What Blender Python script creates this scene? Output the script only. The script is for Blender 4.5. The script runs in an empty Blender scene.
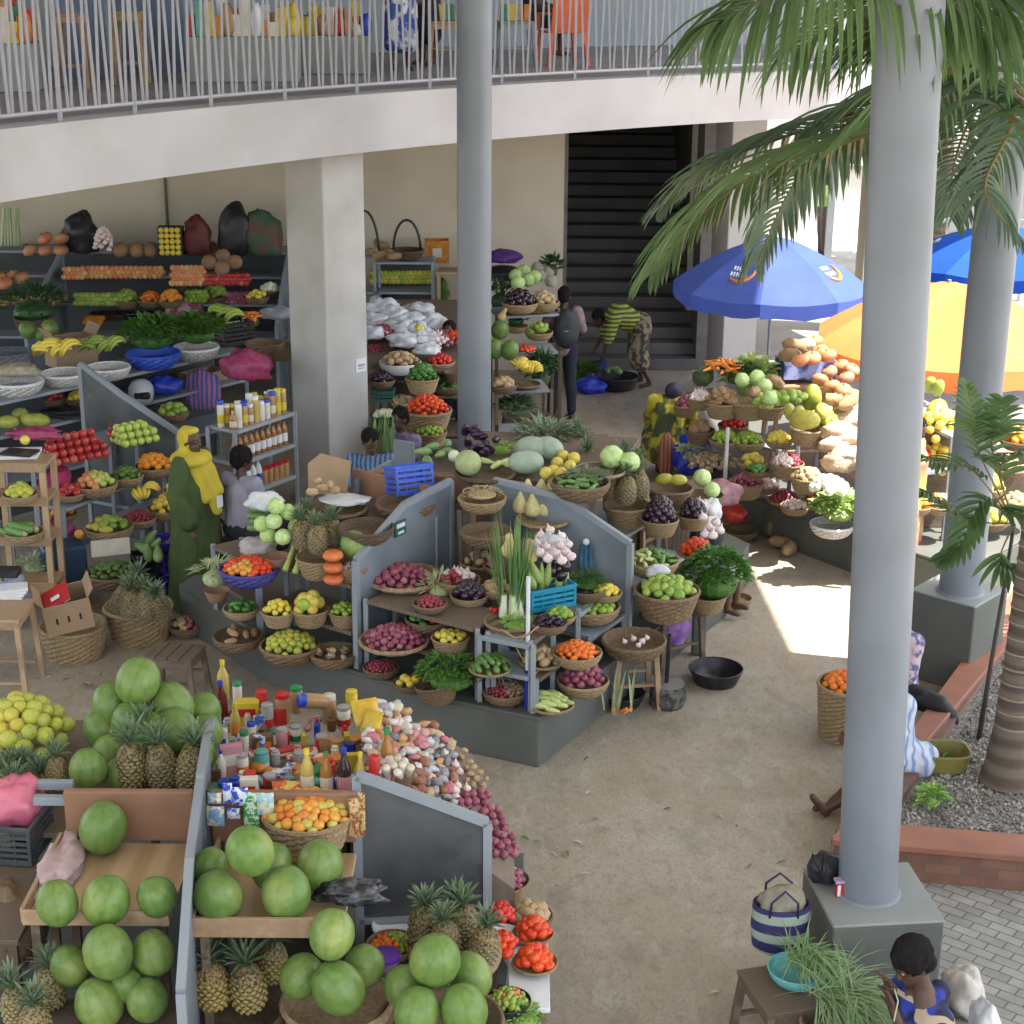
import bpy, bmesh, math, random
from mathutils import Vector, Matrix, Euler, noise
random.seed(7)
R_ = math.radians
scene = bpy.context.scene
COL = scene.collection
# ---------------------------------------------------------------- camera model
CAMZ = 5.95; PITCH = R_(18.5); FPX = 1676.0; ROLL = R_(0.43)
CM = Matrix.Rotation(math.pi/2 - PITCH, 3, 'X') @ Matrix.Rotation(ROLL, 3, 'Z')
cam_d = bpy.data.cameras.new('camera'); cam = bpy.data.objects.new('camera', cam_d); COL.objects.link(cam)
cam.location = (0, 0, CAMZ); cam.rotation_euler = CM.to_euler()
cam_d.sensor_width = 36; cam_d.lens = 36*FPX/1024; cam_d.clip_end = 600; cam_d.clip_start = 0.05
scene.camera = cam
def P(px, py, h=0.0):
    d = CM @ Vector(((px-512)/FPX, -(py-512)/FPX, -1.0))
    t = (h-CAMZ)/d.z
    return Vector((d.x*t, d.y*t, h))
def PY(px, py, Y):
    d = CM @ Vector(((px-512)/FPX, -(py-512)/FPX, -1.0))
    t = Y/d.y
    return Vector((d.x*t, Y, CAMZ+d.z*t))
def dep(p): return -(CM.transposed() @ (Vector(p)-Vector((0,0,CAMZ)))).z
def S(px, py, h): return dep(P(px, py, h))/FPX     # metres per pixel there
# ---------------------------------------------------------------- mesh builder
class MB:
    def __init__(s): s.v = []; s.f = []; s.m = []
    def add(s, vs, fs, mi=0):
        o = len(s.v); s.v += [Vector(a) for a in vs]
        s.f += [tuple(i+o for i in f) for f in fs]; s.m += [mi]*len(fs); return s
    def box(s, c, size, rot=None, mi=0):
        x, y, z = size[0]/2, size[1]/2, size[2]/2
        vs = [Vector((a*x, b*y, d*z)) for d in (-1, 1) for b in (-1, 1) for a in (-1, 1)]
        if rot is not None:
            if not isinstance(rot, Matrix): rot = Matrix.Rotation(rot, 3, 'Z')
            vs = [rot @ v for v in vs]
        vs = [v+Vector(c) for v in vs]
        return s.add(vs, [(0,2,3,1),(4,5,7,6),(0,1,5,4),(2,6,7,3),(0,4,6,2),(1,3,7,5)], mi)
    def beam(s, a, b, w, d=None, up=(0,0,1), mi=0):
        a, b = Vector(a), Vector(b); d = d or w; z = (b-a); L = z.length; z.normalize()
        upv = Vector(up)
        if abs(z.dot(upv)) > .98: upv = Vector((0,1,0))
        x = upv.cross(z).normalized(); y = z.cross(x)
        m = Matrix((x, y, z)).transposed()
        return s.box((a+b)/2, (w, d, L), m, mi)
    def tube(s, pts, rad, n=8, cap=True, mi=0):
        pts = [Vector(p) for p in pts]
        if not hasattr(rad, '__len__'): rad = [rad]*len(pts)
        vs = []; prev = None
        for i, p in enumerate(pts):
            t = (pts[min(i+1, len(pts)-1)]-pts[max(i-1, 0)]).normalized()
            if prev is None:
                x = t.orthogonal().normalized()
            else:
                x = (prev - t*prev.dot(t)); x = x.normalized() if x.length > 1e-5 else t.orthogonal().normalized()
            prev = x; y = t.cross(x)
            for k in range(n):
                a = 2*math.pi*k/n; vs.append(p + (x*math.cos(a)+y*math.sin(a))*rad[i])
        fs = []
        for i in range(len(pts)-1):
            for k in range(n):
                k2 = (k+1) % n; fs.append((i*n+k, i*n+k2, (i+1)*n+k2, (i+1)*n+k))
        if cap: fs.append(tuple(range(n-1, -1, -1))); fs.append(tuple((len(pts)-1)*n+k for k in range(n)))
        return s.add(vs, fs, mi)
    def lathe(s, prof, n=16, c=(0,0,0), rot=None, mi=0, sx=1, sy=1, wob=0):
        c = Vector(c); vs = []; fs = []
        for i, (r, z) in enumerate(prof):
            for k in range(n):
                a = 2*math.pi*k/n; rr = r*(1+wob*math.sin(3*a+i)) if wob else r
                v = Vector((rr*math.cos(a)*sx, rr*math.sin(a)*sy, z))
                if rot is not None: v = rot @ v
                vs.append(v+c)
        for i in range(len(prof)-1):
            for k in range(n):
                k2 = (k+1) % n; fs.append((i*n+k, i*n+k2, (i+1)*n+k2, (i+1)*n+k))
        if prof[0][0] > 1e-5: fs.append(tuple(range(n-1, -1, -1)))
        if prof[-1][0] > 1e-5: fs.append(tuple((len(prof)-1)*n+k for k in range(n)))
        return s.add(vs, fs, mi)
    def prism(s, poly, z0, z1, mi=0):
        n = len(poly)
        vs = [Vector((p[0], p[1], z0)) for p in poly]+[Vector((p[0], p[1], z1)) for p in poly]
        fs = [tuple(range(n-1, -1, -1)), tuple(range(n, 2*n))]+[(i, (i+1) % n, n+(i+1) % n, n+i) for i in range(n)]
        return s.add(vs, fs, mi)
    def plate(s, poly3, th, mi=0):      # planar polygon in 3D given a thickness along its normal
        ps = [Vector(p) for p in poly3]; n = len(ps)
        nm = Vector((0,0,0))
        for i in range(n): nm += (ps[i]-ps[0]).cross(ps[(i+1) % n]-ps[0])
        nm = nm.normalized()*th/2
        vs = [p-nm for p in ps]+[p+nm for p in ps]
        fs = [tuple(range(n-1, -1, -1)), tuple(range(n, 2*n))]+[(i, (i+1) % n, n+(i+1) % n, n+i) for i in range(n)]
        return s.add(vs, fs, mi)
    def ball(s, c, r, n=12, m=8, rot=None, mi=0):
        if not hasattr(r, '__len__'): r = (r, r, r)
        vs = [Vector((0,0,-1))]; fs = []
        for i in range(1, m):
            ph = math.pi*i/m
            for k in range(n):
                a = 2*math.pi*k/n; vs.append(Vector((math.sin(ph)*math.cos(a), math.sin(ph)*math.sin(a), -math.cos(ph))))
        vs.append(Vector((0,0,1)))
        for k in range(n): fs.append((0, 1+(k+1) % n, 1+k))
        for i in range(m-2):
            for k in range(n):
                a = 1+i*n+k; b = 1+i*n+(k+1) % n; fs.append((a, b, b+n, a+n))
        t = len(vs)-1
        for k in range(n): fs.append((t, t-n+k, t-n+(k+1) % n))
        vs = [Vector((v.x*r[0], v.y*r[1], v.z*r[2])) for v in vs]
        if rot is not None: vs = [rot @ v for v in vs]
        return s.add([v+Vector(c) for v in vs], fs, mi)
    def mesh(s, name, mats, smooth=False, bevel=0, org=None, inv=None):
        me = bpy.data.meshes.new(name)
        vs = s.v
        if inv is not None: vs = [inv @ v for v in vs]
        elif org is not None: vs = [v-org for v in vs]
        me.from_pydata([tuple(v) for v in vs], [], s.f)
        if not isinstance(mats, (list, tuple)): mats = [mats]
        for m in mats: me.materials.append(m)
        me.polygons.foreach_set('material_index', s.m)
        if bevel:
            bm = bmesh.new(); bm.from_mesh(me)
            es = [e for e in bm.edges if len(e.link_faces) == 2 and e.calc_face_angle(0) > .6]
            bmesh.ops.bevel(bm, geom=es, offset=bevel, segments=1, affect='EDGES', clamp_overlap=True)
            bm.to_mesh(me); bm.free()
        if smooth is True: me.polygons.foreach_set('use_smooth', [True]*len(me.polygons))
        elif smooth: 
            me.polygons.foreach_set('use_smooth', [True]*len(me.polygons)); me.set_sharp_from_angle(angle=R_(smooth))
        me.validate(); me.update(); return me
    def build(s, name, mats, parent=None, smooth=False, bevel=0, local=False):
        """world coordinates unless local; a top-level mesh gets its origin at its base"""
        if parent is not None:
            me = s.mesh(name, mats, smooth, bevel, inv=None if local else parent.matrix_basis.inverted())
            o = bpy.data.objects.new(name, me); o.parent = parent
        elif local:
            o = bpy.data.objects.new(name, s.mesh(name, mats, smooth, bevel))
        else:
            xs = [v.x for v in s.v]; ys = [v.y for v in s.v]; zs = [v.z for v in s.v]
            org = Vector(((min(xs)+max(xs))/2, (min(ys)+max(ys))/2, min(zs)))
            o = bpy.data.objects.new(name, s.mesh(name, mats, smooth, bevel, org=org)); o.location = org
        COL.objects.link(o); return o
def tag(o, label=None, cat=None, group=None, kind=None):
    if label: o['label'] = label
    if cat: o['category'] = cat
    if group: o['group'] = group
    if kind: o['kind'] = kind
    return o
def thing(name, label, cat, loc=(0,0,0), rz=0, group=None):
    o = bpy.data.objects.new(name, None); o.empty_display_size = .1
    o.location = loc; o.rotation_euler = (0, 0, rz); COL.objects.link(o)
    o.matrix_basis = Matrix.Translation(Vector(loc)) @ Matrix.Rotation(rz, 4, 'Z')
    return tag(o, label, cat, group)
def dup(root, loc=None, rot=None, scale=None, label=None, group=None, parent=None):
    c = root.copy(); COL.objects.link(c); c.parent = parent
    if loc is not None: c.location = loc
    if rot is not None: c.rotation_euler = rot
    if scale is not None: c.scale = (scale,)*3 if not hasattr(scale, '__len__') else scale
    for ch in CHILD.get(root.name_full, []): dup(ch, parent=c)
    if label: c['label'] = label
    if group: c['group'] = group
    return c
CHILD = {}
def proto(root, kids):            # remember the children of a prototype for dup()
    CHILD[root.name_full] = kids; return root
PROTOS = {}                       # kind -> (object, used)
def inst(kind, maker, **kw):      # first use moves the prototype itself, later uses copy it
    if kind not in PROTOS: PROTOS[kind] = [maker(), False]
    p = PROTOS[kind]
    if not p[1]:
        p[1] = True; o = p[0]
        if kw.get('loc') is not None: o.location = kw['loc']
        if kw.get('rot') is not None: o.rotation_euler = kw['rot']
        sc = kw.get('scale')
        if sc is not None: o.scale = (sc,)*3 if not hasattr(sc, '__len__') else sc
        for k in ('label', 'group'):
            if kw.get(k): o[k] = kw[k]
        return o
    return dup(p[0], kw.get('loc'), kw.get('rot'), kw.get('scale'), kw.get('label'), kw.get('group'))
# ---------------------------------------------------------------- materials
MATS = {}
def mat(name, c, c2=None, sc=6, rough=.6, bump=.15, bsc=40, rand=None, spec=.4, metal=0, det=4, trans=0, wave=None, ramp=(.35,.65), sss=0, coat=0, dist=.01, alpha=None):
    if name in MATS: return MATS[name]
    m = bpy.data.materials.new(name); m.use_nodes = True; nt = m.node_tree; N = nt.nodes; L = nt.links
    b = N['Principled BSDF']; b.inputs['Roughness'].default_value = rough; b.inputs['Metallic'].default_value = metal
    b.inputs['Specular IOR Level'].default_value = spec
    if coat: b.inputs['Coat Weight'].default_value = coat
    if trans: b.inputs['Transmission Weight'].default_value = trans
    if alpha is not None: b.inputs['Alpha'].default_value = alpha
    tc = N.new('ShaderNodeTexCoord'); oi = N.new('ShaderNodeObjectInfo')
    mu = N.new('ShaderNodeMath'); mu.operation = 'MULTIPLY'; mu.inputs[1].default_value = 37; L.new(oi.outputs['Random'], mu.inputs[0])
    nz = N.new('ShaderNodeTexNoise'); nz.noise_dimensions = '4D'; nz.inputs['Scale'].default_value = sc; nz.inputs['Detail'].default_value = det
    L.new(tc.outputs['Object'], nz.inputs['Vector']); L.new(mu.outputs[0], nz.inputs['W'])
    if rand:
        cr = N.new('ShaderNodeValToRGB'); e = cr.color_ramp.elements
        while len(e) < len(rand): e.new(.5)
        for i, q in enumerate(rand): e[i].position = i/(len(rand)-1); e[i].color = (*q, 1)
        L.new(oi.outputs['Random'], cr.inputs[0]); base = cr.outputs[0]
    else: base = None
    mx = N.new('ShaderNodeMix'); mx.data_type = 'RGBA'
    rp = N.new('ShaderNodeMapRange'); rp.inputs[1].default_value = ramp[0]; rp.inputs[2].default_value = ramp[1]
    src = nz.outputs['Fac']
    if wave:
        w = N.new('ShaderNodeTexWave'); w.inputs['Scale'].default_value = wave[0]; w.inputs['Distortion'].default_value = wave[1]
        w.bands_direction = wave[2] if len(wave) > 2 else 'X'; w.inputs['Detail'].default_value = 2
        L.new(tc.outputs['Object'], w.inputs['Vector']); src = w.outputs['Fac']
    L.new(src, rp.inputs[0]); L.new(rp.outputs[0], mx.inputs[0])
    c2 = c2 or tuple(min(1, x*.72) for x in c)
    if base:
        L.new(base, mx.inputs[6])
        if c2 and len(rand):
            mm = N.new('ShaderNodeMix'); mm.data_type = 'RGBA'; mm.blend_type = 'MULTIPLY'; mm.inputs[0].default_value = 1
            L.new(base, mm.inputs[6]); mm.inputs[7].default_value = (*c2, 1); L.new(mm.outputs[2], mx.inputs[7])
    else:
        mx.inputs[6].default_value = (*c, 1); mx.inputs[7].default_value = (*c2, 1)
    L.new(mx.outputs[2], b.inputs['Base Color'])
    if bump:
        n2 = N.new('ShaderNodeTexNoise'); n2.inputs['Scale'].default_value = bsc; n2.inputs['Detail'].default_value = 3
        L.new(tc.outputs['Object'], n2.inputs['Vector'])
        bp = N.new('ShaderNodeBump'); bp.inputs['Strength'].default_value = bump; bp.inputs['Distance'].default_value = dist
        L.new(n2.outputs['Fac'], bp.inputs['Height']); L.new(bp.outputs[0], b.inputs['Normal'])
    if sss:
        b.inputs['Subsurface Weight'].default_value = sss; b.inputs['Subsurface Radius'].default_value = (.01,.006,.003)
    MATS[name] = m; return m
def leafmat(name, c, c2, tr=.25, rough=.45, sc=3):
    if name in MATS: return MATS[name]
    m = mat(name, c, c2, sc=sc, rough=rough, bump=.05); nt = m.node_tree; N = nt.nodes; L = nt.links
    b = N['Principled BSDF']; out = N['Material Output']
    t = N.new('ShaderNodeBsdfTranslucent'); ms = N.new('ShaderNodeMixShader'); ms.inputs[0].default_value = tr
    L.new(b.inputs['Base Color'].links[0].from_socket, t.inputs['Color'])
    L.new(b.outputs[0], ms.inputs[1]); L.new(t.outputs[0], ms.inputs[2]); L.new(ms.outputs[0], out.inputs[0])
    return m
steel = mat('grey_blue_painted_steel', (.27,.30,.33), (.22,.25,.28), sc=2, rough=.5, bump=.1, spec=.4)
panelm = mat('divider_sheet', (.20,.235,.27), (.12,.145,.17), sc=1.8, det=10, rough=.5, bump=.2, bsc=6, ramp=(.42,.68))
panel_in = mat('divider_mesh_panel', (.13,.14,.15), (.055,.062,.07), sc=2.2, det=9, rough=.3, bump=.25, bsc=25, spec=.6, alpha=.72)
shelf_back = mat('shaded_shelf_back', (.06,.066,.072), (.04,.044,.05), sc=2, rough=.6)  # panel grey darkened to paint in the shade behind the shelves
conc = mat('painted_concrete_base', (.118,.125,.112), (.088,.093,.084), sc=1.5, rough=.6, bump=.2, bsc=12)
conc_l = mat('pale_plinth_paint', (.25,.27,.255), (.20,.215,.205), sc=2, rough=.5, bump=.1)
wood = mat('raw_plank_wood', (.42,.29,.17), (.30,.20,.12), wave=(14,2.5,'Y'), rough=.65, bump=.2, bsc=30, ramp=(.1,.9))
wood_d = mat('worn_dark_wood', (.17,.125,.09), (.11,.08,.055), wave=(16,3,'Y'), rough=.7, bump=.3, bsc=30, ramp=(.1,.9))
wood_r = mat('reddish_board', (.30,.165,.10), (.22,.115,.07), sc=4, rough=.5, bump=.1)
card = mat('cardboard', (.36,.25,.155), (.29,.20,.12), sc=4, rough=.85, bump=.1)
blackp = mat('black_plastic', (.014,.014,.017), (.03,.03,.034), rough=.4, bump=.05)
whitep = mat('white_plastic', (.72,.73,.74), (.6,.62,.65), rough=.4, bump=.1)
def colm(name, c, rough=.5, **k): return mat(name, c, rough=rough, **k)
# ================================================================ ground
def groundmat():
    m = mat('worn_concrete', (.40,.35,.275), (.30,.265,.205), sc=.9, rough=.7, bump=.25, bsc=9, det=8, ramp=(.3,.7))
    nt = m.node_tree; N = nt.nodes; L = nt.links; b = N['Principled BSDF']
    old = b.inputs['Base Color'].links[0].from_socket
    tc = N['Texture Coordinate']
    for sc, lo, hi, col, amt in ((3.2,.5,.68,(.18,.165,.135),.55), (6,.54,.62,(.45,.42,.36),.4), (45,.5,.6,(.15,.13,.10),.35), (1.4,.48,.66,(.33,.24,.15),.5), (17,.54,.62,(.13,.12,.10),.25)):
        n = N.new('ShaderNodeTexNoise'); n.inputs['Scale'].default_value = sc; n.inputs['Detail'].default_value = 7; n.inputs['Roughness'].default_value = .65
        mp = N.new('ShaderNodeMapping'); mp.inputs['Location'].default_value = (sc, sc*2, 0); mp.inputs['Scale'].default_value = (1, .55, 1)
        L.new(tc.outputs['Object'], mp.inputs[0]); L.new(mp.outputs[0], n.inputs['Vector'])
        r = N.new('ShaderNodeMapRange'); r.inputs[1].default_value = lo; r.inputs[2].default_value = hi; r.inputs[4].default_value = amt
        L.new(n.outputs['Fac'], r.inputs[0])
        x = N.new('ShaderNodeMix'); x.data_type = 'RGBA'; L.new(r.outputs[0], x.inputs[0]); L.new(old, x.inputs[6]); x.inputs[7].default_value = (*col, 1)
        old = x.outputs[2]
    L.new(old, b.inputs['Base Color'])
    r = N.new('ShaderNodeMapRange'); r.inputs[3].default_value = .45; r.inputs[4].default_value = .8; L.new(n.outputs['Fac'], r.inputs[0]); L.new(r.outputs[0], b.inputs['Roughness'])
    return m
g = MB(); g.add([(-300,-100,0),(300,-100,0),(300,500,0),(-300,500,0)], [(0,1,2,3)])
tag(g.build('ground', groundmat(), local=True), 'worn stained concrete market floor', kind='structure')
def brickmat(name, c1, c2, mo, sc, bw=.5, rh=.25, msz=.02, rough=.75, vert=False, rot=0):
    m = mat(name, c1, c2, sc=5, rough=rough, bump=0); nt = m.node_tree; N = nt.nodes; L = nt.links; b = N['Principled BSDF']
    tc = N['Texture Coordinate']; mp = N.new('ShaderNodeMapping'); L.new(tc.outputs['Object'], mp.inputs[0])
    if vert: mp.inputs['Rotation'].default_value = (R_(90), 0, rot)
    else: mp.inputs['Rotation'].default_value = (0, 0, rot)
    br = N.new('ShaderNodeTexBrick'); br.inputs['Scale'].default_value = sc; br.inputs['Mortar Size'].default_value = msz
    br.inputs['Brick Width'].default_value = bw; br.inputs['Row Height'].default_value = rh
    br.inputs['Color1'].default_value = (*c1, 1); br.inputs['Color2'].default_value = (*c2, 1); br.inputs['Mortar'].default_value = (*mo, 1)
    L.new(mp.outputs[0], br.inputs['Vector'])
    nz = N.new('ShaderNodeTexNoise'); nz.inputs['Scale'].default_value = 6; nz.inputs['Detail'].default_value = 8; L.new(tc.outputs['Object'], nz.inputs['Vector'])
    mr = N.new('ShaderNodeMapRange'); mr.inputs[3].default_value = .6; mr.inputs[4].default_value = 1.35; L.new(nz.outputs['Fac'], mr.inputs[0])
    mx = N.new('ShaderNodeMix'); mx.data_type = 'RGBA'; mx.blend_type = 'MULTIPLY'; mx.inputs[0].default_value = 1
    L.new(br.outputs['Color'], mx.inputs[6]); L.new(mr.outputs[0], mx.inputs[7]); L.new(mx.outputs[2], b.inputs['Base Color'])
    bp = N.new('ShaderNodeBump'); bp.inputs['Strength'].default_value = .5; bp.inputs['Distance'].default_value = .006; bp.invert = True
    L.new(br.outputs['Fac'], bp.inputs['Height']); L.new(bp.outputs[0], b.inputs['Normal'])
    return m
pav = brickmat('grey_pavers', (.29,.285,.26), (.23,.225,.205), (.10,.10,.09), 2.9, rot=R_(38), msz=.014)
PL = [P(822,835,.28), P(905,712,.28), P(1000,607,.28)]
p = MB(); p.add([(1.66,3.0,.004),(12,3.0,.004),(12,9.9,.004),(PL[0].x+.05,10.1,.004),(1.75,9.2,.004)], [(0,1,2,3,4)])
tag(p.build('paving', pav, local=True), 'grey block paving beside the brick planter', kind='structure')
yard = mat('sunlit_sandy_yard', (.42,.39,.34), (.33,.31,.27), sc=2, rough=.85, bump=.3, bsc=6, det=8)
p = MB(); p.add([(3.9,25.2,.004),(90,25.2,.004),(90,90,.004),(3.9,90,.004)], [(0,1,2,3)])
tag(p.build('yard', yard, local=True), 'pale sandy yard in the sun', kind='structure')
# ================================================================ brick planter with gravel
brick = brickmat('red_brick', (.22,.105,.07), (.17,.08,.055), (.12,.10,.085), 3.4, bw=.8, rh=.26, msz=.02, vert=True)
terra = mat('terracotta_coping', (.30,.125,.075), (.23,.10,.065), sc=4, rough=.6, bump=.2, bsc=20)
A = P(836,838,.28); B_ = P(1060,858,.28); Cq = P(1012,597,.28)
A.z = B_.z = Cq.z = 0; far_r = Vector((11,9.6,0)); 
pl = thing('brick_planter', 'low red brick planter with terracotta coping around the palm tree', 'planter', (A.x, A.y, 0))
m = MB()
def wallseg(mb, a, b, w, z0, z1):
    a = Vector(a); b = Vector(b); d = (b-a).normalized(); n = Vector((-d.y, d.x, 0))*w
    mb.prism([a, b, b+n, a+n], z0, z1)
far_b = A+(B_-A)*3.2
wallseg(m, A, far_b, .2, 0, .235); m.build('front_wall', brick, pl)
m = MB(); wallseg(m, Cq+(Cq-A).normalized()*2.5, A+(Cq-A).normalized()*.0, .2, 0, .235); m.build('side_wall', brick, pl)
dA = (B_-A).normalized(); nA = Vector((-dA.y, dA.x, 0)); dC = (Cq-A).normalized(); nC = Vector((dC.y, -dC.x, 0))
m = MB(); a0 = A-dA*.03-nA*.03
m.prism([a0, far_b-nA*.03, far_b+nA*.27, A+dA*.17+nA*.27], .235, .285)
m.prism([A-dA*.033-nA*.028, A+dA*.166+nA*.268, A+dC*5.5+nC*.3, A+dC*5.5-nC*.03], .2352, .2848)
m.build('coping', terra, pl, bevel=.006)
gravel = mat('grey_gravel', (.30,.285,.25), (.10,.095,.085), sc=55, rough=.9, bump=1, bsc=60, det=3, ramp=(.38,.6), dist=.03)
gz = .18
poly = [A+dA*.16+nA*.2, far_b+nA*.2, far_b+nA*8, A+dC*5.5+nC*.2+nA*.0]
m = MB(); m.add([(q.x, q.y, gz) for q in poly], [(0,1,2,3)])
m.build('gravel_bed', gravel, pl)
st = MB(); rs = random.Random(3)
for i in range(5200):
    u = rs.random(); v = rs.random()**1.3
    q = A+dA*(.25+u*2.6)+nA*(.25+v*3.2)
    if (q-A).dot(nC) < .28: continue
    r = rs.uniform(.010,.024)
    o = len(st.v); e = Euler((rs.random()*6, rs.random()*6, rs.random()*6)).to_matrix()
    vs = [e @ Vector(t) for t in ((r,0,0),(-r*rs.uniform(.7,1.2),0,0),(0,r*.8,0),(0,-r,0),(0,0,r*.7),(0,0,-r*.7))]
    st.add([w+Vector((q.x, q.y, gz+.006)) for w in vs], [(0,2,4),(2,1,4),(1,3,4),(3,0,4),(2,0,5),(1,2,5),(3,1,5),(0,3,5)])
gm = mat('loose_stones', (.36,.34,.30), (.13,.12,.11), sc=9, rough=.9, bump=0, ramp=(.4,.6))
tag(st.build('gravel', gm), 'loose grey gravel stones around the palm trunk', 'gravel', kind='stuff')
# ================================================================ upper floor ring, railing
RC = Vector((13.38, 4.30)); RR = 19.98
ang0 = math.atan2(P(-60,134,4.57).y-RC.y, P(-60,134,4.57).x-RC.x)
ang0 = R_(158); ang1 = R_(107)
def ring(r, a, z): return Vector((RC.x+r*math.cos(a), RC.y+r*math.sin(a), z))
def arcband(mb, r0, r1, z0, z1, a0, a1, n=40):
    for i in range(n):
        a = a0+(a1-a0)*i/n; b = a0+(a1-a0)*(i+1)/n
    vs = []; 
    for i in range(n+1):
        a = a0+(a1-a0)*i/n
        vs += [ring(r0,a,z0), ring(r1,a,z0), ring(r1,a,z1), ring(r0,a,z1)]
    fs = []
    for i in range(n):
        o = i*4; q = o+4
        fs += [(o,q,q+1,o+1),(o+1,q+1,q+2,o+2),(o+2,q+2,q+3,o+3),(o+3,q+3,q,o)]
    fs += [(0,1,2,3),(n*4+3,n*4+2,n*4+1,n*4)]
    mb.add(vs, fs)
fasc = mat('white_painted_concrete', (.46,.455,.47), (.38,.375,.385), sc=1.2, rough=.7, bump=.25, bsc=5, det=8)
{ }
N_, L_ = fasc.node_tree.nodes, fasc.node_tree.links
_n = N_.new('ShaderNodeTexNoise'); _n.inputs['Scale'].default_value = 1.1; _n.inputs['Detail'].default_value = 6
_m = N_.new('ShaderNodeMapping'); _m.inputs['Scale'].default_value = (5,5,.35); L_.new(N_['Texture Coordinate'].outputs['Object'], _m.inputs[0]); L_.new(_m.outputs[0], _n.inputs['Vector'])
_r = N_.new('ShaderNodeMapRange'); _r.inputs[1].default_value = .55; _r.inputs[2].default_value = .75; _r.inputs[4].default_value = .55; L_.new(_n.outputs['Fac'], _r.inputs[0])
_x = N_.new('ShaderNodeMix'); _x.data_type = 'RGBA'; L_.new(_r.outputs[0], _x.inputs[0]); L_.new(N_['Principled BSDF'].inputs['Base Color'].links[0].from_socket, _x.inputs[6]); _x.inputs[7].default_value = (.42,.40,.38,1)
L_.new(_x.outputs[2], N_['Principled BSDF'].inputs['Base Color'])
uf = mat('upper_floor_screed', (.27,.275,.28), (.20,.205,.21), sc=1.3, rough=.6, bump=.1)
fl = thing('upper_floor', 'curved upper floor slab with white painted edge', 'floor', ring(RR, R_(130), 3.97)); fl['kind'] = 'structure'
m = MB(); arcband(m, RR, RR+.25, 3.97, 4.55, ang0, ang1, 64); m.build('edge_beam', fasc, fl, smooth=30)
m = MB(); arcband(m, RR+.252, RR+12, 4.2, 4.56, ang0, ang1, 48); m.build('slab', uf, fl, smooth=30)
railm = mat('railing_paint', (.36,.36,.40), (.31,.31,.36), sc=3, rough=.45, bump=0)
rl = thing('balcony_railing', 'pale grey metal balcony railing with slanted bars along the curved upper floor', 'railing', ring(RR+.12, R_(130), 4.55))
bay = 1.05/RR*.78
def arctube(mb, r, z, a0, a1, rad, n=90):
    mb.tube([ring(r, a0+(a1-a0)*i/n, z) for i in range(n+1)], rad, 6)
m = MB(); arctube(m, RR+.1, 4.64, ang0, ang1, .018); m.build('bottom_rail', railm, rl, smooth=40)
m = MB(); arctube(m, RR+.1, 5.62, ang0, ang1, .025); m.build('top_rail', railm, rl, smooth=40)
# post positions measured on the photo
pxs = [-85,-12,60,135,211,285,357,430,502,575,648,720,793,866,940]
def angat(px):
    lo, hi = ang1-.05, ang0+.05
    for _ in range(40):
        mid = (lo+hi)/2; q = ring(RR+.1, mid, 4.6); c = CM.transposed() @ (q-Vector((0,0,CAMZ))); x = 512+FPX*c.x/-c.z
        if x > px: lo = mid
        else: hi = mid
    return lo
pa = [angat(x) for x in pxs]
for i, a in enumerate(pa):
    m = MB(); q = ring(RR+.1, a, 4.5); t = ring(RR+.1, a, 5.62); m.beam(q, t, .03, .05); m.build('post', railm, rl)
for i in range(len(pa)-1):
    m = MB(); nb = 11
    for k in range(1, nb):
        f = k/nb; w = (pa[i+1]-pa[i]); dlt = .055*(1 if k % 2 else -1)*1.0
        a_b = pa[i]+w*(f+.25/nb*(1 if k % 2 else -1)); a_t = pa[i]+w*(f-.25/nb*(1 if k % 2 else -1))
        m.beam(ring(RR+.1, a_b, 4.64), ring(RR+.1, a_t, 5.62), .022, .022)
    m.build('baluster_panel', railm, rl)
# back wall of the upper floor, counters and goods there
blueg = mat('upper_wall_blue_grey', (.30,.345,.39), (.26,.30,.34), sc=1.5, rough=.6, bump=.05)
cream = mat('cream_wall', (.58,.52,.42), (.45,.40,.32), sc=1.1, rough=.85, bump=.1, bsc=8, det=11, ramp=(.4,.75))
wl = MB(); arcband(wl, RR+5.6, RR+5.8, 4.562, 7.3, ang0, R_(105), 40)
tag(wl.build('upper_wall', blueg, smooth=30), 'blue grey wall at the back of the upper floor', 'wall')
cg = mat('upper_counter_grey_green', (.30,.335,.32), (.25,.28,.27), sc=1.5, rough=.6, bump=.05)
def counter(x0, x1, ytop, ybot, label, dpth=.9):
    a = P(x0, ybot, 4.57); b = P(x1, ybot, 4.57); d = (b-a).normalized(); n = Vector((-d.y, d.x, 0))
    hgt = PY(x0, ytop, a.y).z
    m = MB(); m.prism([a, b, b+n*dpth, a+n*dpth], 4.564, hgt)
    o = m.build('market_counter', cg, bevel=.01); tag(o, label, 'counter', None)
    return a, b, n, hgt
c1 = counter(-60, 36, 44, 92, 'grey green upper counter at the left end of the balcony')
c2 = counter(188, 300, 37, 82, 'grey green upper counter between the blue partition and the toys')
c3 = counter(302, 371, 36, 74, 'grey green upper counter left of the person in blue and white')
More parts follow.
